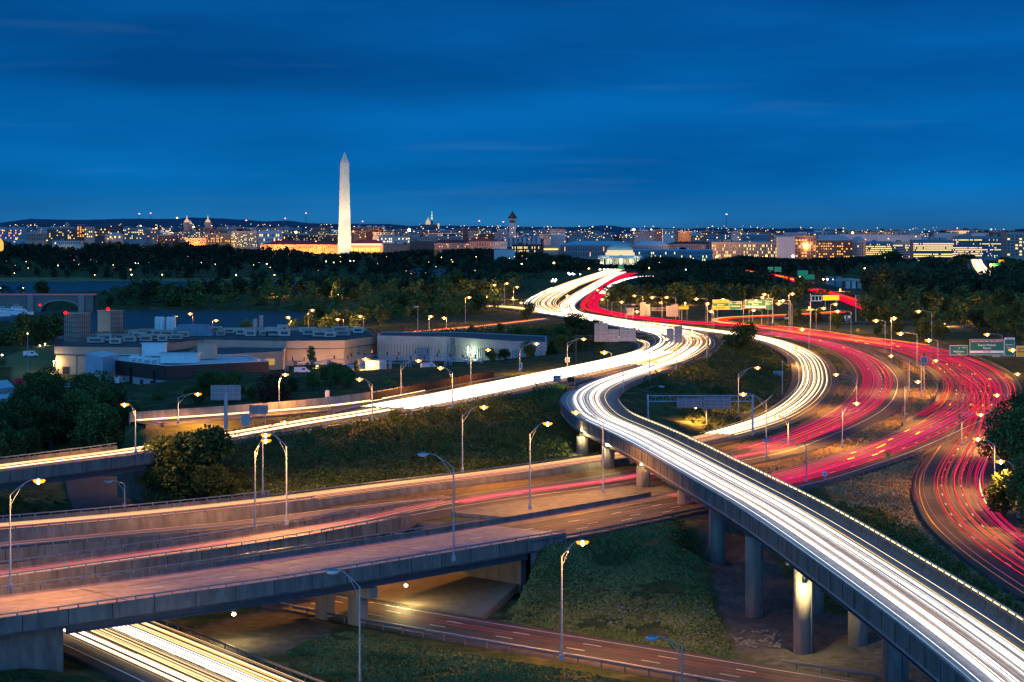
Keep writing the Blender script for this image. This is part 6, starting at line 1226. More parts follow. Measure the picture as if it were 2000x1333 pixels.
offset_band(PW, ZR-2.9, ZR, .35, M_TAN, 'parapet', PL); offset_band(PW, ZR-3.1, ZR-2.9, .5, M_BROWN, 'cornice', PL); offset_band(PW, ZR, ZR+.12, .5, M_BROWN, 'coping', PL)
# joints between the precast panels: pilaster strips
sp_ = MB()
for i in range(5):
    a = np.array(PW[i]); c = np.array(PW[i+1]); L_ = np.linalg.norm(c-a); t = (c-a)/L_; nn = np.array([t[1],-t[0]])
    for k in range(1, int(L_/7.5)): p = a+t*k*7.5+nn*.03; sp_.box((p[0],p[1],(ZR-3)/2+1),(.12,.12,ZR-5), math.atan2(t[1],t[0]))
sp_.build('panel_joint', M_BROWN, PL)['kind'] = 'stuff'
# lower wing in front with wide dark openings, lit by lamps
LW = wpoly([(408,697),(552,689),(556,681),(560,676),(392,680),(372,688)], 10.5); t2 = empty('plant_wing'); tag(t2, 'low tan wing with dark window band in front of the plant', 'building'); b = MB(); b.prism(LW, 2.5, 10.5, 0, 1); b.build('wall', [M_TAN, M_ROOFD], t2); offset_band(LW, 9.6, 11.0, .3, M_TAN, 'parapet', t2)
for k, f in enumerate((.18,.42,.62,.82)):
    a = np.array(LW[0]); c = np.array(LW[1]); p = a+(c-a)*f; wb = MB(); wb.box((p[0],p[1]-.2,7.4),(4.2,.5,2.2), math.atan2((c-a)[1],(c-a)[0])); wb.build('window', M_DWIN if k < 2 else glow('plant_window', (1,.62,.15), .5), t2)
g = np.random.default_rng(12)
def roof_unit(x, y, z, w, d, h, label, group=None, m=None, legs=True):
    p = pt(x, y, z); t_ = empty('rooftop_vent', p); tag(t_, label, 'rooftop vent', group); b = MB(); b.box((0,0,h*.5+.4),(w,d,h)); b.box((0,0,h+.5),(w*1.12,d*1.12,.25)); b.build('housing', m or M_RU, t_)
    if legs: c = MB(); [c.box((a*w*.42,e*d*.42,.2),(.18,.18,.5)) for a in (-1,1) for e in (-1,1)]; c.box((0,-d*.51,h*.5+.4),(w*.7,.06,h*.5)); c.build('grille', M_ROOFD, t_)
M_RU = mat('vent_housing', (.42,.38,.33), .7, .12, 1, per_obj=.25); M_RU2 = mat('pale_duct', (.50,.60,.62), .5, .12, 1, metal=.3)
for x, y, w in [(188,671,9),(205,667,8),(226,673,6),(240,664,9),(254,669,7),(272,661,8),(286,668,7),(300,664,9),(318,668,5),(327,659,8),(345,664,7),(360,660,6),(285,655,10),(310,656,7),(335,653,7),(262,657,6),(384,655,5),(403,652,7),(415,649,10),(432,657,5),(536,652,10),(533,657,8),(556,658,6),(552,648,6),(600,650,9),(605,656,8),(625,659,8),(664,651,9),(670,657,8),(645,660,6),(700,652,6),(470,655,5),(490,658,6),(516,657,5),(449,652,6)]:
    roof_unit(x, y, ZR-1.1, w*.62*1.1, 3.2, 1.5+g.random()*.8, 'beige boxy vent on the flat roof of the tan plant', 'vents on the plant roof')
for x, y in [(308,640),(316,640),(330,640),(337,640)]:
    p = pt(x, y+13, ZR-1); b = MB(); b.lathe(p,[(1.3,0),(1.3,6.5),(1.0,7)],12); tag(b.build('steel_tank', M_RU2), 'upright pale steel tank in the row on the plant roof', 'tank', 'steel tanks on the plant roof')
for x, y, h in [(498,647,5),(510,645,6)]: p = pt(x, y, ZR); b = MB(); b.lathe(p,[(.9,-1),(.9,h)],10); tag(b.build('roof_stack', mat('striped_stack', (.45,.30,.30), .7, .3, 1.2)), 'short pinkish stack on the plant roof', 'stack', 'short stacks on the plant roof')
b = MB(); p = pt(372,657,ZR-1); b.add([(p[0]-9,p[1],p[2]),(p[0]+9,p[1],p[2]),(p[0]+7,p[1]+3,p[2]+4.6),(p[0]-5,p[1]+3,p[2]+4.6),(p[0]+9,p[1]+9,p[2]),(p[0]-9,p[1]+9,p[2])],[(0,1,2,3),(1,4,2),(3,2,4,5),(0,3,5)]); tag(b.build('roof_monitor', mat('blue_standing_seam', (.10,.17,.22), .5, .2, .5)), 'dark blue hipped roof monitor on the plant', 'roof')
def cooling_stack(xl, xm, xr, yt, yb, Y, label, scaf):
    """tall square shaft seen on its corner; two faces wear scaffold grids"""
    z1 = H-(yt-HY)*Y/F; z0 = H-(yb-HY)*Y/F-2; A = np.array([(xl-CX)*Y/F, Y+3]); B2 = np.array([(xm-CX)*(Y-3)/F, Y-3.5]); C2 = np.array([(xr-CX)*(Y+1)/F, Y+1.2]); D = A+(C2-B2); t_ = empty('plant_shaft', (0,0,0)); tag(t_, label, 'shaft')
    b = MB(); b.prism([tuple(q) for q in (A,B2,C2,D)], z0, z1); b.build('wall', M_TAN, t_); s = MB()
    offset_band([tuple(q) for q in (A,B2,C2,D)], z1, z1+.5, .25, M_TAN, 'coping', t_)
    for (p, q), n_, on in (((A,B2),6,scaf),((B2,C2),6,True)):
        if not on: continue
        t = (q-p)/np.linalg.norm(q-p); L_ = np.linalg.norm(q-p); nn = np.array([t[1],-t[0]])
        for off in (.45,):
            for k in range(n_+1): c = p+t*L_*k/n_+nn*off; s.box((c[0],c[1],(z0+z1)/2),(.16,.16,z1-z0+.6))
            for k in range(7): z = z0+(z1-z0)*(k+.5)/7; c = (p+q)/2+nn*off; s.box((c[0],c[1],z),(L_,.14,.16), math.atan2(t[1],t[0]))
    s.build('scaffold', mat('scaffold_steel', (.05,.06,.07), .6, .1), t_)['kind'] = 'stuff'; m_ = MB(); c = (A+B2+C2+D)/4
    return c, z1
c, z = cooling_stack(122,151,176,614,674,792,'tan square shaft wrapped in scaffold on two faces, farther from the roof tanks',True)
beacon(128,611,792,G_RED,.7,'red aviation light on the scaffold-wrapped shaft',z-.2)
c, z = cooling_stack(188,216,240,609,662,846,'tan square shaft with one bare face nearer the roof tanks',False)
beacon(211,604,846,G_RED,.8,'red aviation light on the shaft with a bare face',z-.2)
# low building with brown band and white roof
ZB = 11.0; LBp = wpoly([(202,701),(326,715),(521,706),(480,695),(330,692),(228,694)], ZB); LB_ = empty('band_building'); tag(LB_, 'low building with deep brown metal band and white roof', 'building')
b = MB(); b.prism(LBp, 2.5, ZB-.5, 0, 1); b.build('wall', [mat('pale_render', (.34,.36,.40), .85, .1, .2), M_WROOF], LB_)
offset_band(LBp, ZB-4.6, ZB, .5, M_BROWN, 'metal_band', LB_, rng_=[0,1]); offset_band(LBp, ZB, ZB+.2, .45, M_WROOF, 'coping', LB_)
a = np.array(LBp[0]); c = np.array(LBp[1]); t = (c-a)/np.linalg.norm(c-a); ln = np.linalg.norm(c-a); rz_ = math.atan2(t[1],t[0]); nn = np.array([t[1],-t[0]])
for f, wd, on in ((.12,3.5,0),(.27,1.0,1),(.45,1.8,0),(.62,1.8,0),(.78,1.8,0)): p = a+t*ln*f+nn*.1; w = MB(); w.box((p[0],p[1],4.9),(wd,.4,1.5),rz_); w.build('window', glow('plant_window', (1,.62,.15), .5) if on else M_DWIN, LB_)
for f in (.14,.47,.84): p = a+t*ln*f+nn*.7; w = MB(); w.box((p[0],p[1],5.5),(.5,.4,7.5),rz_); w.build('downpipe', M_BLK, LB_)
G_YW = glow('yellow_office_window', (1,.68,.10), 1.3); a2 = c; c2 = np.array(LBp[2]); t2_ = (c2-a2)/np.linalg.norm(c2-a2); l2 = np.linalg.norm(c2-a2); r2_ = math.atan2(t2_[1],t2_[0]); n2_ = np.array([t2_[1],-t2_[0]])
for k in range(7): p = a+t*ln*(.88+.0)+nn*.1 if k < 0 else a2+t2_*(1.2+k*1.15)+n2_*.1; w = MB(); w.box((p[0],p[1],4.6),(.95,.4,2.3),r2_); w.build('window', G_YW, LB_)
for k in range(3): p = a2+t2_*(l2-5+k*1.5)+n2_*.1; w = MB(); w.box((p[0],p[1],5.2),(1.3,.4,1.5),r2_); w.build('window', G_YW, LB_)
b = MB(); q = wpoly([(167,691),(201,698),(232,691),(200,686)], 13); b.prism(q, 3, 13, 0, 1); t_ = b.build('white_annex', [mat('white_render', (.40,.45,.55), .8, .1, .2), M_WROOF]); tag(t_, 'pale windowless box annex at the corner of the brown-banded building', 'building')
for x, y, w, d, h, lab in [(302,697,8,4,4.2,'white rooftop cabinet with two round ports'),(352,711,12,5,3.0,'large pale air handler on the white roof'),(370,708,5,4,2.4,'louvred unit beside the large air handler'),(405,702,6,5,5,'tan stair head on the white roof')]:
    roof_unit(x, y, ZB-.3, w, d, h, lab, m=M_RU2 if 'tan' not in lab else M_TAN, legs='louvred' in lab)
for k, (x, y, r_) in enumerate([(255,703,1.1),(268,704,.8),(280,706,.9),(295,707,.7),(310,709,.8),(322,708,.9)]):
    p = pt(x, y, ZB); b = MB(); b.tube(p+(0,0,.6), p+(2.6,.5,.6+.3*(k%2)), r_, n=10); b.tube(p+(0,0,-.5), p+(0,0,1.2), r_*.9, n=10); tag(b.build('roof_duct', M_RU2), 'silver duct elbow on the white roof', 'duct', 'silver ducts on the white roof')
# corrugated grey hall
ZC = 13.5; CB = wpoly([(739,657),(880,660),(1000,668),(1066,670),(1066,658),(900,650),(745,650)], ZC); HB = empty('corrugated_hall'); tag(HB, 'long grey corrugated hall behind the substation', 'building'); b = MB(); b.prism(CB, 3, ZC, 0, 1); b.build('wall', [M_BLUEG, M_ROOFD], HB)
offset_band(CB, ZC-3, ZC+.3, .3, M_BLUEG, 'parapet', HB); rb = MB()
for i in range(3):
    a = np.array(CB[i]); c = np.array(CB[i+1]); L_ = np.linalg.norm(c-a); t = (c-a)/L_; nn = np.array([t[1],-t[0]]); k = 0.0
    while k < L_: p = a+t*k+nn*.2; rb.box((p[0],p[1],(ZC-3)/2+1.5),(.45,.35,ZC-3.2), math.atan2(t[1],t[0])); k += 1.3
rb.build('corrugation', M_BLUEG, HB)['kind'] = 'stuff'
a = np.array(CB[1]); c = np.array(CB[2]); p = a+(c-a)*.05; b = MB(); b.box((p[0],p[1]-.5,7),(2.2,1.2,12.6)); b.build('pilaster', mat('dark_pilaster', (.06,.08,.11), .7), HB); p = np.array(CB[0])*.35+np.array(CB[1])*.65; b = MB(); b.box((p[0],p[1]-.5,6.5),(6,.8,6)); b.build('roller_door', mat('roller_door', (.10,.14,.20), .6), HB)
for x, y in ((914,684),(943,678),(957,706)):
    q = pd(x, y, CB[1][1]-9); t_ = empty('wall_lamp', (q[0], q[1], q[2]-8.6)); tag(t_, 'slim bright strip lamp lighting the corrugated wall greenish', 'lamp', 'strip lamps on the corrugated wall'); b = MB(); b.box((0,0,8.6),(.22,.2,2.4)); b.build('lens', glow('strip_white', (.95,1,.8), 9), t_); lo = bpy.data.objects.new('lamp_light', lampdata((.75,1,.62), 3000, .8)); COL.objects.link(lo); lo.parent = t_; lo.location = (0,-4.5,7.0)
# substation frames
M_BSTEEL = mat('substation_steel', (.28,.38,.50), .5, .15, 1, metal=.3)
def frame(x0, x1, yb, h, z, label):
    a = pt(x0, yb, z); c = pt(x1, yb, z); t_ = empty('lattice_gantry'); tag(t_, label, 'steel frame', 'substation frames'); b = MB()
    for p in (a, c):
        for d in (-.5,.5): b.tube(p+(d,0,0), p+(d*.5,0,h), .13, n=4)
        for k in range(5): b.tube(p+(-.5+.08*k,0,h*k/5), p+(.5-.08*k,0,h*(k+1)/5), .07, n=3)
    b.build('post', M_BSTEEL, t_); b = MB(); n = max(4, int((c[0]-a[0])/2))
    for dz in (0,-1.1): b.tube(a+(0,0,h+dz), c+(0,0,h+dz), .12, n=4)
    for k in range(n): u0, u1 = k/n, (k+1)/n; b.tube(a*(1-u0)+c*u0+(0,0,h-(1.1 if k%2 else 0)), a*(1-u1)+c*u1+(0,0,h-(0 if k%2 else 1.1)), .07, n=3)
    b.build('truss', M_BSTEEL, t_)
    for k in range(1, n, 2): u = k/n; i = MB(); p = a*(1-u)+c*u; i.lathe(p+(0,0,h),[(.12,0),(.3,.3),(.12,.6),(.3,.9),(.12,1.3)],6); i.build('insulator', M_BROWN, t_)
for x0, x1, yb, h, z in ((762,842,748,7.5,4.6),(842,915,742,7.5,4.8),(700,762,738,6,4.5),(640,705,730,5,4.4),(700,790,722,5,4.5),(800,880,724,6,4.8),(560,640,728,4,4.4),(870,940,735,6,4.8)): frame(x0, x1, yb, h, z, 'blue-grey lattice frame with insulators in the substation, '+{762:'in front under the brightest lamp',842:'in front nearest the screen fence',700:'beside the squat tank' if yb > 730 else 'behind the squat tank',640:'by the slim evergreen',800:'behind the two front frames',560:'nearest the pointed evergreen',870:'closest to the corrugated wall'}[x0])
b = MB(); q = pt(734,742,4.6); b.lathe(q,[(3.6,0),(3.6,6),(3.2,6.5)],16); tag(b.build('storage_tank', M_RU2), 'squat pale storage tank at the edge of the substation', 'tank')
B3w = wpoly([(668,724),(745,722),(752,712),(676,712)], 8); b = MB(); b.prism(B3w, 3, 8); tag(b.build('substation_house', mat('blue_render', (.22,.32,.45), .8, .15, .3)), 'low bluish substation house with a row of small windows', 'building')
# dark screen fence: panels one by one
FE = empty('screen_fence'); tag(FE, 'dark maroon screen fence following the upper highway', 'fence'); qa = lc(UH,728,-1.4); qb = lc(UH,966,-1.4); n = int((qb-qa)/3.2); fm = MB(); fm.box((0,0,1.55),(3.1,.12,3.1)); pmn = fm.build('panel', mat('maroon_fence', (.022,.009,.012), .8, .25, 1), FE); pm_ = pmn.data; bpy.data.objects.remove(pmn); fp = MB(); fp.box((0,0,1.7),(.18,.18,3.6)); pmn = fp.build('fence_post', M_BLK, FE); pp_ = pmn.data; bpy.data.objects.remove(pmn)
for k in range(n):
    q = qa+(k+.5)*3.2; p = UH.at([q], -UH.width(q)/2-3.4, -1.0)[0]; p2 = UH.at([q+1], -UH.width(q+1)/2-3.4, 0)[0]; rz_ = math.atan2(p2[1]-p[1], p2[0]-p[0]); o = link('panel', pm_, FE, p); o.rotation_euler = (0,0,rz_)
    p3 = UH.at([q-1.6], -UH.width(q)/2-3.4, -1.0)[0]; link('fence_post', pp_, FE, p3)
# low white and teal sheds at the left edge
for k, (pl, z, lab) in enumerate([([(-40,748),(14,742),(28,756),(-40,764)],7,'white flat-roofed shed with teal windows at the picture edge'),([(-40,775),(26,768),(30,775),(-40,790)],5.5,'lower white shed with a pale blue roof below the first one'),([(5,800),(50,793),(56,812),(8,822)],4.5,'bright blue tarpaulin roof among the dark trees')]):
    b = MB(); b.prism(wpoly(pl, z), 2, z, 0, 1); tag(b.build('white_shed', [mat('teal_render', (.25,.38,.42), .8, .15, .3), mat('pale_blue_roof', (.32,.58,.68), .7, .1, .3)]), lab, 'shed')
for k in range(7): p = pt(29+k*2.7, 752-(k%3)*2, 4); b = MB(); b.box(p+(0,0,.8),(1.2,1.0,1.2), .3*k); tag(b.build('red_crate', mat('red_plastic', (.55,.03,.03), .5, .1)), 'red container in the pile beside the white sheds', 'container', 'red containers by the white sheds')
YS = MB(); YS.prism(wpoly([(50,694),(92,690),(108,682),(70,680),(50,684)], 7), 2.5, 7, 0, 1); tag(YS.build('gate_house', [M_TAN, M_ROOFD]), 'small yellow-lit building left of the plant wall' if False else 'small yellow-lit building against the plant end wall', 'building')
for x, y in ((78,686),(88,682),(105,720)): q = pt(x, y+14, 3); t_ = empty('yard_lamp', q); tag(t_, 'yard lamp lighting the lawn beside the plant yellow', 'lamp', 'yard lamps by the plant'); b = MB(); b.tube((0,0,0),(0,0,5),.08,n=5); b.build('pole', M_POLE, t_); b = MB(); b.lathe((0,0,5),[(.1,-.2),(.3,0),(.1,.2)],6); b.build('lens', G_PALE, t_); lo = bpy.data.objects.new('lamp_light', lampdata((1,.74,.25), 2400, .3)); COL.objects.link(lo); lo.parent = t_; lo.location = (0,-.6,4.6)
far_lamp(4,703,pt(4,720,3)[1],G_PW,.35,'white cluster lamp at the picture edge before the marina grove','white cluster lamp'); far_lamp(54,652,700,G_PK,.2,'slim warm lit pole in the marina grove','slim lit pole')
# ------------------------------------------------------------------ signs
def text_mesh(s, size, m, parent, loc, name='legend', align='CENTER', ext=.012):
    cu = bpy.data.curves.new('t', 'FONT'); cu.body = s; cu.size = size; cu.align_x = align; cu.align_y = 'CENTER'; cu.extrude = ext; cu.offset = size*.02; cu.resolution_u = 3
    o = bpy.data.objects.new('t', cu); COL.objects.link(o); bpy.context.view_layer.update(); me = bpy.data.meshes.new_from_object(o.evaluated_get(bpy.context.evaluated_depsgraph_get())); bpy.data.objects.remove(o)
    me.materials.clear(); me.materials.append(m); q = link(name, me, parent, loc); q.rotation_euler = (math.radians(90),0,0); return q
def panel(xl, xr, yt, yb, Y, m, label, texts=(), border=True, back=False, name='road_sign', strips=(), cat='sign', posts=None, frame_m=None, one=False):
    a = pd(xl, yt, Y); c = pd(xr, yb, Y); w = c[0]-a[0]; h = a[2]-c[2]; t_ = empty(name, ((a[0]+c[0])/2, Y, c[2])); tag(t_, label, cat)
    if border: b = MB(); b.box((0,.06,h/2),(w,.08,h)); b.build('border', M_LEGEND if not back else M_SIGNB, t_); i = MB(); i.box((0,0,h/2),(w-.24,.07,h-.24)); i.build('sign_face', m, t_)
    else: i = MB(); i.box((0,0,h/2),(w,.1,h)); i.build('sign_face', m, t_)
    for f0, f1, mm in strips: s = MB(); s.box((0,-.045,h*(f0+f1)/2),(w-.26,.04,h*(f1-f0))); s.build('sign_band', mm, t_)
    for s, fx, fz, size, mm in texts: text_mesh(s, size, mm, t_, (w*(fx-.5), -.08, h*fz))
    if back:
        r = MB()
        for k in range(max(2, int(w/1.5))+1): r.box((-w/2+.15+(w-.3)*k/max(2,int(w/1.5)), -.12, h/2),(.1,.14,h))
        for f in (.2,.5,.8): r.box((0,-.2,h*f),(w,.08,.1))
        r.build('stiffener', M_POLE, t_)
    if posts is not None:
        g_ = posts-c[2]
        for sx_ in ((-.35,.35) if w > 3 and not one else (0,)): r = MB(); r.tube((w*sx_,.15,g_),(w*sx_,.15,h*.5),(.42 if one else .1) if w < 8.2 else (.42 if one else .16), n=8); r.build('post', M_POLE, t_)
    return t_
def gantry(x0, x1, y, Y, gz0, label, h=1.3, m=None, posts=(0,1)):
    a = pd(x0, y, Y); c = pd(x1, y, Y); t_ = empty('sign_gantry'); tag(t_, label, 'sign gantry'); m = m or M_POLE; b = MB(); n = max(4, int((c[0]-a[0])/1.6))
    for dz in (0, h):
        for dy in (0, .9): b.tube(a+(0,.5+dy,dz), c+(0,.5+dy,dz), .09, n=5)
    for k in range(n):
        p = a+(c-a)*k/n; q = a+(c-a)*(k+1)/n; e = k % 2; b.tube(p+(0,.5,h*e), q+(0,.5,h*(1-e)), .05, n=3); b.tube(p+(0,.5,0), p+(0,.5,h), .05, n=3)
    b.build('truss', m, t_)
    for k in posts:
        p = (a, c)[k]
        for dy in (.3, 1.6): b = MB(); b.tube((p[0],p[1]+dy,gz0),(p[0],p[1]+dy,p[2]+h+.3),.17, n=8); b.build('post', m, t_)
    return t_
# blue gantry in the bowl
Yg = pt(1470,853,7.4)[1]; M_BP = mat('blue_lit_steel', (.26,.34,.46), .5, .1, 1, metal=.3); gantry(1266,1471,785,Yg,7.0,'long blue-grey sign gantry seen from behind in the shrub bowl',m=M_BP)
panel(1322,1372,778,797,Yg-.1,M_SIGNB,'smaller bare sign back on the blue-grey gantry',back=True); panel(1374,1428,776,799,Yg-.1,M_SIGNB,'larger bare sign back on the blue-grey gantry',back=True)
# sign backs over the white bend
Yh = pt(1190,700,12.8)[1]-6; gantry(1125,1384,664,Yh,12,'very long dark gantry carrying sign backs across the white bend',m=mat('dark_steel', (.06,.055,.06), .6))
for xl, xr, yt, yb, lab in ((1161,1187,631,668,'tall pinkish sign back, first over the white bend'),(1188,1209,643,668,'amber-lit sign back next to the tall one'),(1210,1242,641,667,'wide pinkish sign back with a notch on top'),(1302,1316,642,668,'purplish sign back above the brightest bend, narrow one'),(1317,1333,637,670,'purplish sign back above the brightest bend, taller one')): panel(xl,xr,yt,yb,Yh-.1,M_SIGNB,lab,back=True)
p_ = pd(1247,646,Yh-1); t_ = empty('diamond_sign', p_); tag(t_, 'small diamond sign back on the long dark gantry', 'sign'); b = MB(); b.box((0,0,0),(1,.06,1)); o = b.build('sign_face', M_SIGNB, t_); o.rotation_euler = (0,math.radians(45),0)
# sign backs behind the red ribbon
Ys = pt(1290,627,8)[1]+6; gantry(1224,1332,607,Ys,7.5,'sign gantry with tall pink sign backs behind the red ribbon')
for xl, xr, yt, yb, lab in ((1225,1238,602,616,'small pink sign back low on the far gantry'),(1250,1261,591,618,'tall amber-lit sign back on the far gantry'),(1262,1270,594,618,'pink sign back joined to the tall amber one'),(1301,1310,598,619,'pink sign back next to the message board'),(1310,1325,595,619,'wider pink sign back next to the message board')): panel(xl,xr,yt,yb,Ys-.1,M_SIGNB,lab,back=True)
panel(1324,1345,599,604.5,Ys,glow('amber_board', (1,.45,.03), 1.3),'amber lit message board on a thick post behind the red ribbon',border=False,posts=8)
# green signs in the middle
Yk = pt(1450,632,8)[1]+10; gantry(1391,1510,603,Yk,7.8,'gantry holding the row of green and yellow signs')
panel(1392,1424,586,605,Yk-.3,M_YSIGN,'sign half yellow and half green lit by the lamp cluster',strips=((.36,.66,M_GSIGN),),texts=(('EXIT ONLY',.5,.18,.9,M_BLK),('Pentagon',.5,.51,.9,M_LEGEND)))
panel(1425,1449,589,605,Yk-.3,M_GSIGN,'plain green sign with two route shields',texts=(('Washington',.5,.4,.9,M_LEGEND),('395   1   NORTH',.5,.75,.8,M_LEGEND)))
panel(1455,1495,586,602,Yk-.3,M_GSIGN,'wide green sign with a white strip in the middle row of signs',strips=((.04,.24,M_LEGEND),),texts=(('Reagan National',.5,.72,1.0,M_LEGEND),('Airport',.5,.44,1.0,M_LEGEND)))
panel(1496,1509,583,605,Yk-.3,M_GSIGN,'narrow tall green sign ending the middle row',texts=(('Boundary',.5,.7,.7,M_LEGEND),('Channel Dr',.5,.5,.7,M_LEGEND)))
# big green signs at the right
Ye = pt(1900,712,7.8)[1]-4; gantry(1806,2040,698,Ye,7.5,'gantry spanning the red fan with the big green airport sign',h=1.4,m=mat('dark_steel', (.06,.055,.06), .6),posts=(0,))
SZ = Ye/F
panel(1855,1890,675,694,Ye-.4,M_GSIGN,'green sign with two route shields left of the airport sign' if False else 'small green sign with two route shields beside the airport sign',texts=(('Washington',.5,.36,4.3*SZ,M_LEGEND),('1',.52,.70,5*SZ,M_LEGEND),('NORTH',.82,.76,2.4*SZ,M_LEGEND),('1/2 MILE',.5,.13,2.4*SZ,M_LEGEND)))
b = MB(); q = pd(1861,680.5,Ye-.5); b.box(q,(5*SZ,.04,5*SZ)); tag(b.build('route_shield', mat('shield_blue', (.03,.05,.35), .5)), 'blue route shield on the small green sign', 'shield')
BS2 = panel(1894,1961,663,694,Ye-.4,M_GSIGN,'big green airport sign with brown heading and white exit strip',strips=((.80,.985,mat('brown_sign_face', (.22,.07,.02), .5, .05)),(.13,.28,M_LEGEND)),texts=(('George Wash Mem Pkwy SOUTH',.5,.885,4.3*SZ,M_LEGEND),('Reagan National',.5,.63,5.2*SZ,M_LEGEND),('Airport',.5,.44,5.2*SZ,M_LEGEND),('TO VA 233',.5,.205,3*SZ,M_BLK)))
panel(1930,1961,694.2,698,Ye-.4,M_GSIGN,'thin green strip reading next exit under the airport sign',border=False,texts=(('NEXT EXIT',.5,.5,2.9*SZ,M_LEGEND),))
panel(1962,1982,660,696,Ye-.4,M_GSIGN,'tall green exit sign beside the airport sign',strips=((.9,.985,M_LEGEND),),texts=(('EXIT 10 B',.5,.94,2.9*SZ,M_BLK),('Boundary',.5,.62,3.6*SZ,M_LEGEND),('Channel',.5,.47,3.6*SZ,M_LEGEND),('Drive',.5,.32,3.6*SZ,M_LEGEND)))
panel(1985,2012,676,697,Ye-.4,M_YSIGN,'yellow sign lit at the picture edge',texts=(('TRUCKS',.4,.72,4*SZ,M_BLK),('USE EXIT',.4,.46,4*SZ,M_BLK)))
# far green signs over the red ramp bridge
for xl, xr, yt, yb, lab in ((1500,1510,522,532,'glowing far green sign over the red ramp bridge, first'),(1513,1526,522,531,'glowing far green sign over the red ramp bridge, second'),(1558,1578,529,540,'far green sign past the red ramp bridge, brighter'),(1569,1591,537,546,'far green sign past the red ramp bridge, dimmer'),(1608,1630,562,568,'far green sign above the second red ramp'),(1933,1958,515,520,'far green sign by the white-hot ramp among trees'),(1208,1218,519,527,'far green sign at the end of the river bridge'),(1190,1204,531,536,'far dark green sign over the bridge lanes')): panel(xl,xr,yt,yb,1900 if xl < 1900 and xl > 1300 else 2200,mat('lit_green_sign', (.02,.35,.14), .5, .05, 1, emit=(.05,.6,.2), es=.12),lab,posts=3)
panel(1607,1639,577,587,pt(1620,650,8)[1]+260,glow('amber_board2', (1,.55,.02), 1.5),'far amber lit message board before the second red ramp',border=True,posts=8)
panel(1950,1961,508,514,2300,glow('amber_board2', (1,.55,.02), 1.5),'small amber board near the white-hot ramp',border=False,posts=8)
# empty white frame
q = pt(1585,652,8); t_ = empty('blank_sign', q); tag(t_, 'empty white rectangular sign frame on one post', 'sign frame'); b = MB(); k_ = q[1]/F; z1 = (652-578)*k_; z0 = (652-588)*k_
for f in (0,7,14,20): b.box((f*k_,0,(z0+z1)/2),(.3,.3,z1-z0))
for z in (z0,z1): b.box((10*k_,0,z),(20*k_,.3,.35))
b.build('frame', M_LEGEND, t_); b = MB(); b.tube((-2*k_,0,0),(-2*k_,0,z1+1),.25,n=6); b.tube((-2*k_,0,z0),(0,0,z0),.2,n=5); b.build('post', M_POLE, t_)
q = pt(1683,652,7)
gantry(1672,1693,582,pt(1683,628,6)[1],4,'pale short gantry beside the second red ramp')
# roadside signs seen from behind and small signs
def post_sign(x, yt, yb, yg, z, wpx, m, label, back=False, texts=(), Yoff=0, border=True, name='road_sign', one=False):
    Y = pt(x, yg, z)[1]; return panel(x-wpx/2, x+wpx/2, yt, yb, Y, m, label, texts, back=back, posts=z-.2, border=border, name=name, one=one)
t_ = post_sign(441,752.5,782,837,11.9,59,M_SIGNB,'big framed sign back on one thick post between amber verge and highway',back=True,one=True)
post_sign(505,792,809,828,12.4,37,M_SIGNB,'grey sign back on thin legs at the highway gore',back=True); post_sign(639.5,763,776,800,12.6,8,mat('white_red_sign', (.55,.42,.42), .5),'small white sign with a red mark on a post above the verge'); post_sign(644,775,786,801,12.6,12,M_SIGNB,'squat sign back under the small white sign',back=True)
post_sign(1088,733.5,746,760,13.4,15,M_SIGNB,'grey sign back at the flyover gore',back=True); post_sign(1108,699,708,724,13.2,8,M_SIGNB,'small box on the lamp pole by the bushes' if False else 'small grey box sign by the bushes above the white river'); post_sign(1017,709,721,732,13.3,6,M_SIGNB,'narrow pinkish box sign beside the white river')
post_sign(1805,697,711,770,7.7,13,M_SIGNB,'small square pinkish sign on the grass wedge'); post_sign(1611,922,930,945,7.3,9,mat('blue_sign', (.2,.35,.6), .5),'tiny blue sign on a thin post at the guardrail'); post_sign(1413,665,677,690,7.8,6,M_SIGNB,'narrow pinkish sign under the small dark tree'); post_sign(1655,617,622,628,6,12,M_LEGEND,'small white sign on the far lawn'); post_sign(1654,617,626,632,6,5,M_GSIGN,'small green sign by the lamp on the far lawn')
post_sign(1520,725,734,742,7.3,20,M_SIGNB,'low grey plate at the inside shoulder of the tight curve',back=True)
def diamond(x, y, s, yg, z, label, arrow=True):
    P = pt(x, yg, z); Y = P[1]; q = pd(x, y, Y); t_ = empty('warning_sign', (q[0],Y,P[2])); tag(t_, label, 'warning sign'); h = q[2]-P[2]; w = s*Y/F/1.414
    b = MB(); b.tube((0,.1,-.3),(0,.1,h),.07,n=6); b.build('post', M_POLE, t_); b = MB(); b.box((0,0,0),(w,.06,w)); o = b.build('sign_face', M_YSIGN, t_); o.location = (0,0,h); o.rotation_euler = (0,math.radians(45),0)
    a = MB(); k = w*.55; a.box((0,-.06,h-.05*k),(k*.16,.03,k*1.0)); a.add([(-k*.28,-.07,h+.35*k),(k*.28,-.07,h+.35*k),(0,-.07,h+.75*k)],[(0,1,2)])
    if arrow: a.add([(k*.08,-.07,h-.1*k),(k*.32,-.07,h-.42*k),(k*.44,-.07,h-.34*k),(k*.14,-.07,h+.05*k)],[(0,1,2,3)])
    a.build('legend', M_BLK, t_)
diamond(1734,888,15,910,7.4,'yellow diamond merge sign with a black arrow at the guardrail'); diamond(1675.5,645,8,660,7.5,'small yellow diamond sign on the grass behind the red curve',False)
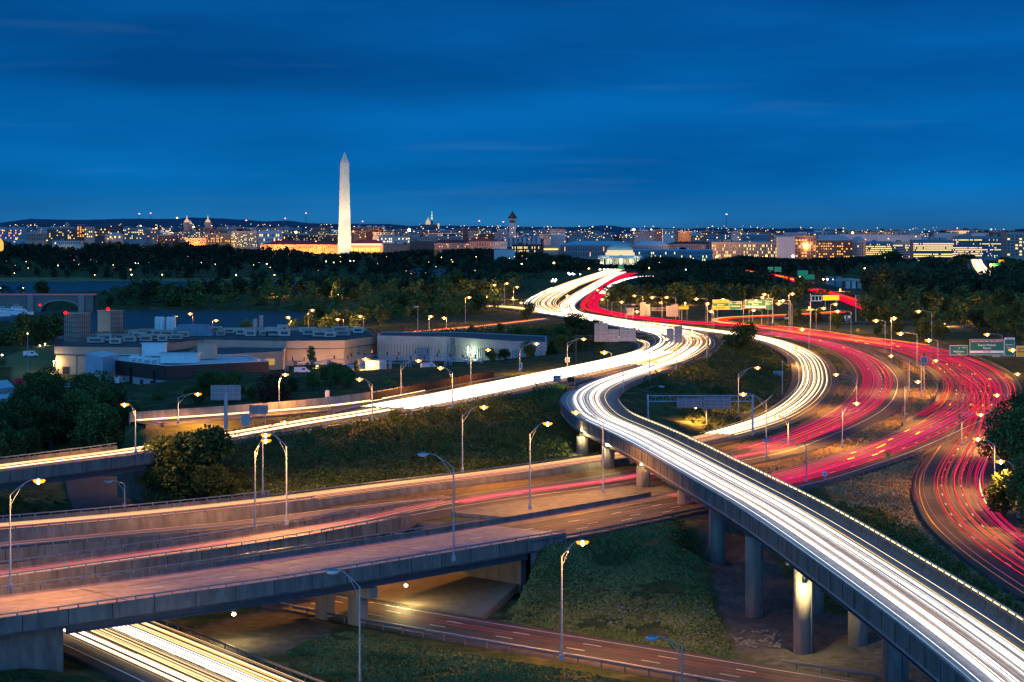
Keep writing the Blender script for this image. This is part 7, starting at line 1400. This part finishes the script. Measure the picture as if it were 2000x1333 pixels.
# signal mast arm over the fan
P = pt(1990,862,7.6); Y = P[1]; k_ = Y/F; t_ = empty('signal_mast', P); tag(t_, 'steel mast with a long arm and yellow traffic signal over the red fan', 'signal mast'); b = MB(); b.tube((0,0,0),(0,0,(862-802)*k_),.26,.2,10); b.build('pole', M_BP, t_); b = MB(); b.tube((0,0,(862-812)*k_),(-115*k_,0,(862-808)*k_),.16,.08,8); b.build('arm', M_BP, t_)
b = MB(); b.box((-116*k_,0,(862-813)*k_),(.45,.4,1.2)); b.build('signal_head', M_YSIGN, t_); b = MB(); [b.tube((-116*k_,-.21,(862-813)*k_+d),(-116*k_,-.3,(862-813)*k_+d),.14,n=8) for d in (-.36,0,.36)]; b.build('signal_lens', M_BLK, t_)
# roadworks at the gore
P = pt(1115,762,13.6); t_ = empty('arrow_trailer', P); tag(t_, 'orange roadworks trailer parked at the flyover gore', 'trailer'); b = MB(); b.box((0,0,.7),(2.4,1.4,.5)); [b.tube((x_,y_,.7),(x_,y_,2.8),.07,n=5) for x_ in (-1,1) for y_ in (-.6,.6)]; b.build('frame', mat('orange_paint', (.75,.16,.02), .5), t_); b = MB(); b.box((0,0,2.6),(1.9,.3,1.3)); b.build('arrow_board', M_BLK, t_)
b = MB(); [b.tube((x_,y_,.35),(x_,y_+.2,.35),.34,n=10) for x_ in (-1.3,1.3) for y_ in (-.4,)]; b.build('wheel', M_BLK, t_)
for x in (1131,1137): P = pt(x, 758, 13.7); b = MB(); b.lathe(P,[(.34,0),(.34,.06),(.22,.07),(.05,1.0)],10); tag(b.build('traffic_cone', MATS['orange_paint']), 'orange traffic cone by the roadworks trailer', 'cone', 'cones at the gore')
for x, y in ((1081,759),(1090,759),(1099,760),(1107,761)): P = pt(x, y, 13.5); b = MB(); b.lathe(P,[(.5,0),(.48,1.1),(.5,1.2)],12); tag(b.build('crash_barrel', M_YSIGN), 'yellow sand barrel in the crash cushion at the gore', 'barrel', 'crash barrels at the gore')
# utility cabinets, bus-shelter-like box, small fittings
for x, y, z, lab in ((480,831,12.1,'grey utility cabinet with rounded top beside the highway'),(1402,688,7.8,'pale cabinet at the foot of the poles')): P = pt(x, y, z); b = MB(); b.box(P+(0,0,1.1),(1.9,1.2,2.2)); b.box(P+(0,0,2.3),(1.5,1.1,.25)); tag(b.build('utility_cabinet', M_POLE), lab, 'cabinet')
for x, y, z, n_ in ((1425,1250,.1,40),(1285,1180+25,.5,30)):
    g = np.random.default_rng(n_); b = MB(); C0 = pt(x-40, y, z); 
    for k in range(n_*4): q = pt(x-100+g.random()*200, y-12+g.random()*26, z); zz = gz(q[0],q[1]); b.lathe((q[0],q[1],zz-.05),[(.25*g.random()+.1,0),(.3,.12),(.1,.25)],6)
    tag(b.build('rubble', M_CONC), 'scatter of pale stones washed down the grass bank', 'stones', kind='stuff')

# vehicles and yard clutter by the plant
def parked_van(x, y, z, rz, col, label, L_=5.4, h=2.2):
    q = pt(x, y, z); q[2] = gz(q[0], q[1])+.05; t_ = empty('parked_van', q, rz); tag(t_, label, 'van'); m = mat('van_paint_'+str(col), [(.60,.63,.66),(.10,.12,.15),(.35,.05,.04),(.25,.30,.36)][col], .35, .05, 1, spec=.6)
    b = MB(); P = [(-L_/2,.4),(L_/2,.4),(L_/2,1.05),(L_*.36,1.25),(L_*.22,h),(-L_/2,h)]; V = [(a,-.95,c) for a, c in P]+[(a,.95,c) for a, c in P]
    b.add(V, [(5,4,3,2,1,0),(6,7,8,9,10,11)]+[(i,(i+1)%6,6+(i+1)%6,6+i) for i in range(6)]); b.build('body', m, t_)
    w = MB(); w.add([(L_*.37,-.8,1.27),(L_*.37,.8,1.27),(L_*.235,.8,h-.1),(L_*.235,-.8,h-.1)],[(0,1,2,3)]); w.box((L_*.1,-.97,h*.72),(L_*.2,.03,h*.25)); w.build('windscreen', M_DWIN, t_)
    for a in (-.32,.32):
        for c in (-.9,.9): wb = MB(); wb.tube((a*L_,c-.11,.38),(a*L_,c+.11,.38),.38,n=12); wb.build('wheel', M_BLK, t_)
    return t_
for k, (x, y, rz, c, lab) in enumerate([(128,778,.3,0,'white van parked nose-in beside the tan plant wall'),(137,776,.3,3,'blue-grey van second in the row at the tan plant wall'),(147,774,.3,1,'dark van third in the row at the tan plant wall'),(236,752,1.2,0,'white van parked under the brown metal band'),(590,742,.1,0,'pale van by the pointed evergreen'),(668,736,.2,2,'dark red van in the substation yard'),(838,752,.4,0,'white van behind the dark screen fence'),(60,716,.2,0,'white van on the lamplit plant lawn')]): parked_van(x, y, 3.5, rz, c, lab)
for k, x in enumerate((612,628,644)):
    pn = np.array(PW[3])*(1-k*.3-.15)+np.array(PW[4])*(k*.3+.15); b = MB(); b.box((pn[0],pn[1]-.15,4.6),(1.3,.25,2.4)); b.build('door', M_BROWN, PL)
for k in range(4):
    pn = np.array(PW[4])*(.8-k*.2)+np.array(PW[5])*(.2+k*.2); b = MB(); b.box((pn[0],pn[1]-.3,7.5),(1.0,.5,1.4)); b.build('window', M_DWIN, PL)
for k, f in enumerate((.12,.4,.7)):
    pn = np.array(PW[0])*(1-f)+np.array(PW[1])*f; b = MB(); b.box((pn[0],pn[1]-.15,5.6 if k else 4.6),(2.2,.3,1.6 if k else 3.0)); b.build('window' if k else 'door', M_DWIN if k else M_BROWN, PL)
for x, y in ((330,700),(620,715),(700,712)): q = pd(x, y, 772); lo = bpy.data.objects.new('wall_lamp_light', lampdata((1,.50,.16), 8000, .4)); t_ = empty('wall_lamp', (q[0], q[1]-1.2, q[2])); tag(t_, {330:'added amber wall lamp behind the white roof',620:'added amber wall lamp beside the plant doors',700:'added amber wall lamp above the substation house'}[x], 'lamp'); b = MB(); b.box((0,0,0),(.6,.3,.3)); b.build('lens', G_SOD, t_); COL.objects.link(lo); lo.parent = t_; lo.location = (0,-3.5,-.6)  # added lamps that throw amber pools on the plant walls
for o in PROTOS:
    if id(o) not in used_p:
        for c in list(o.children): bpy.data.objects.remove(c)
        bpy.data.objects.remove(o)

def relabel(group, what, anchor, ax=0):
    L_ = [o for o in bpy.data.objects if o.get('group') == group and o.parent is None]
    def px_(o):
        m = o if o.type == 'MESH' else next(c for c in o.children if c.type == 'MESH'); b_ = np.mean([tuple(v) for v in m.bound_box], 0)+np.array(o.location)+(np.array(m.location) if m is not o else 0); return CX+F*b_[0]/max(b_[1],1)
    L_.sort(key=lambda o: abs(px_(o)-ax))
    for k, o in enumerate(L_): o['label'] = ordinal(k+1)+' '+what+', counted from '+anchor
relabel('vents on the plant roof', 'beige boxy vent on the tan plant roof', 'the two scaffolded shafts', 150)
relabel('park lamps beyond the river', 'warm pinpoint lamp among the park trees beyond the river', 'the golden rotunda')
relabel('orange lamps on the far shore', 'orange lamp glowing on the far shore', 'the domed memorial', 1080)
relabel('white lights at the bridge head', 'cold white light at the river bridge head', 'the amber merge', 1080)
relabel('silver ducts on the white roof', 'silver duct elbow on the white roof', 'the pale windowless annex', 200)
relabel('glowing bays of the museum', 'golden glowing bay between museum columns', 'the obelisk', 680)
relabel('red containers by the white sheds', 'red container in the pile', 'the white sheds', 20)
relabel('piers under the far ramp bridge', 'pale pier under the far bending ramp bridge', 'the river bridge', 1180)
relabel('penthouse storeys', 'grey penthouse storey on a distant office roof', 'the pale blank slab', 1550)
relabel('crash barrels at the gore', 'yellow sand barrel in the crash cushion', 'the gore sign back', 1080)
relabel('cones at the gore', 'orange traffic cone', 'the roadworks trailer', 1115)
relabel('steel tanks on the plant roof', 'upright pale steel tank on the plant roof', 'the scaffolded shafts', 150)
relabel('bare poles round the bends', 'bare thin pole at the white bend', 'the flyover gore', 1100)
relabel('strip lamps on the corrugated wall', 'slim bright strip lamp on the corrugated wall', 'the dark pilaster', 880)
relabel('yard lamps by the plant', 'yard lamp lighting the plant lawn yellow', 'the picture edge', 0)
relabel('short stacks on the plant roof', 'short pinkish stack on the plant roof', 'the steel tanks', 330)
relabel('service buildings by the viaduct', 'small bluish service building on the far shore', 'the red ramp', 1575)
relabel('added orange lamps in the tree belts', 'added orange lamp among dark trees', 'the island wood edge', 600)
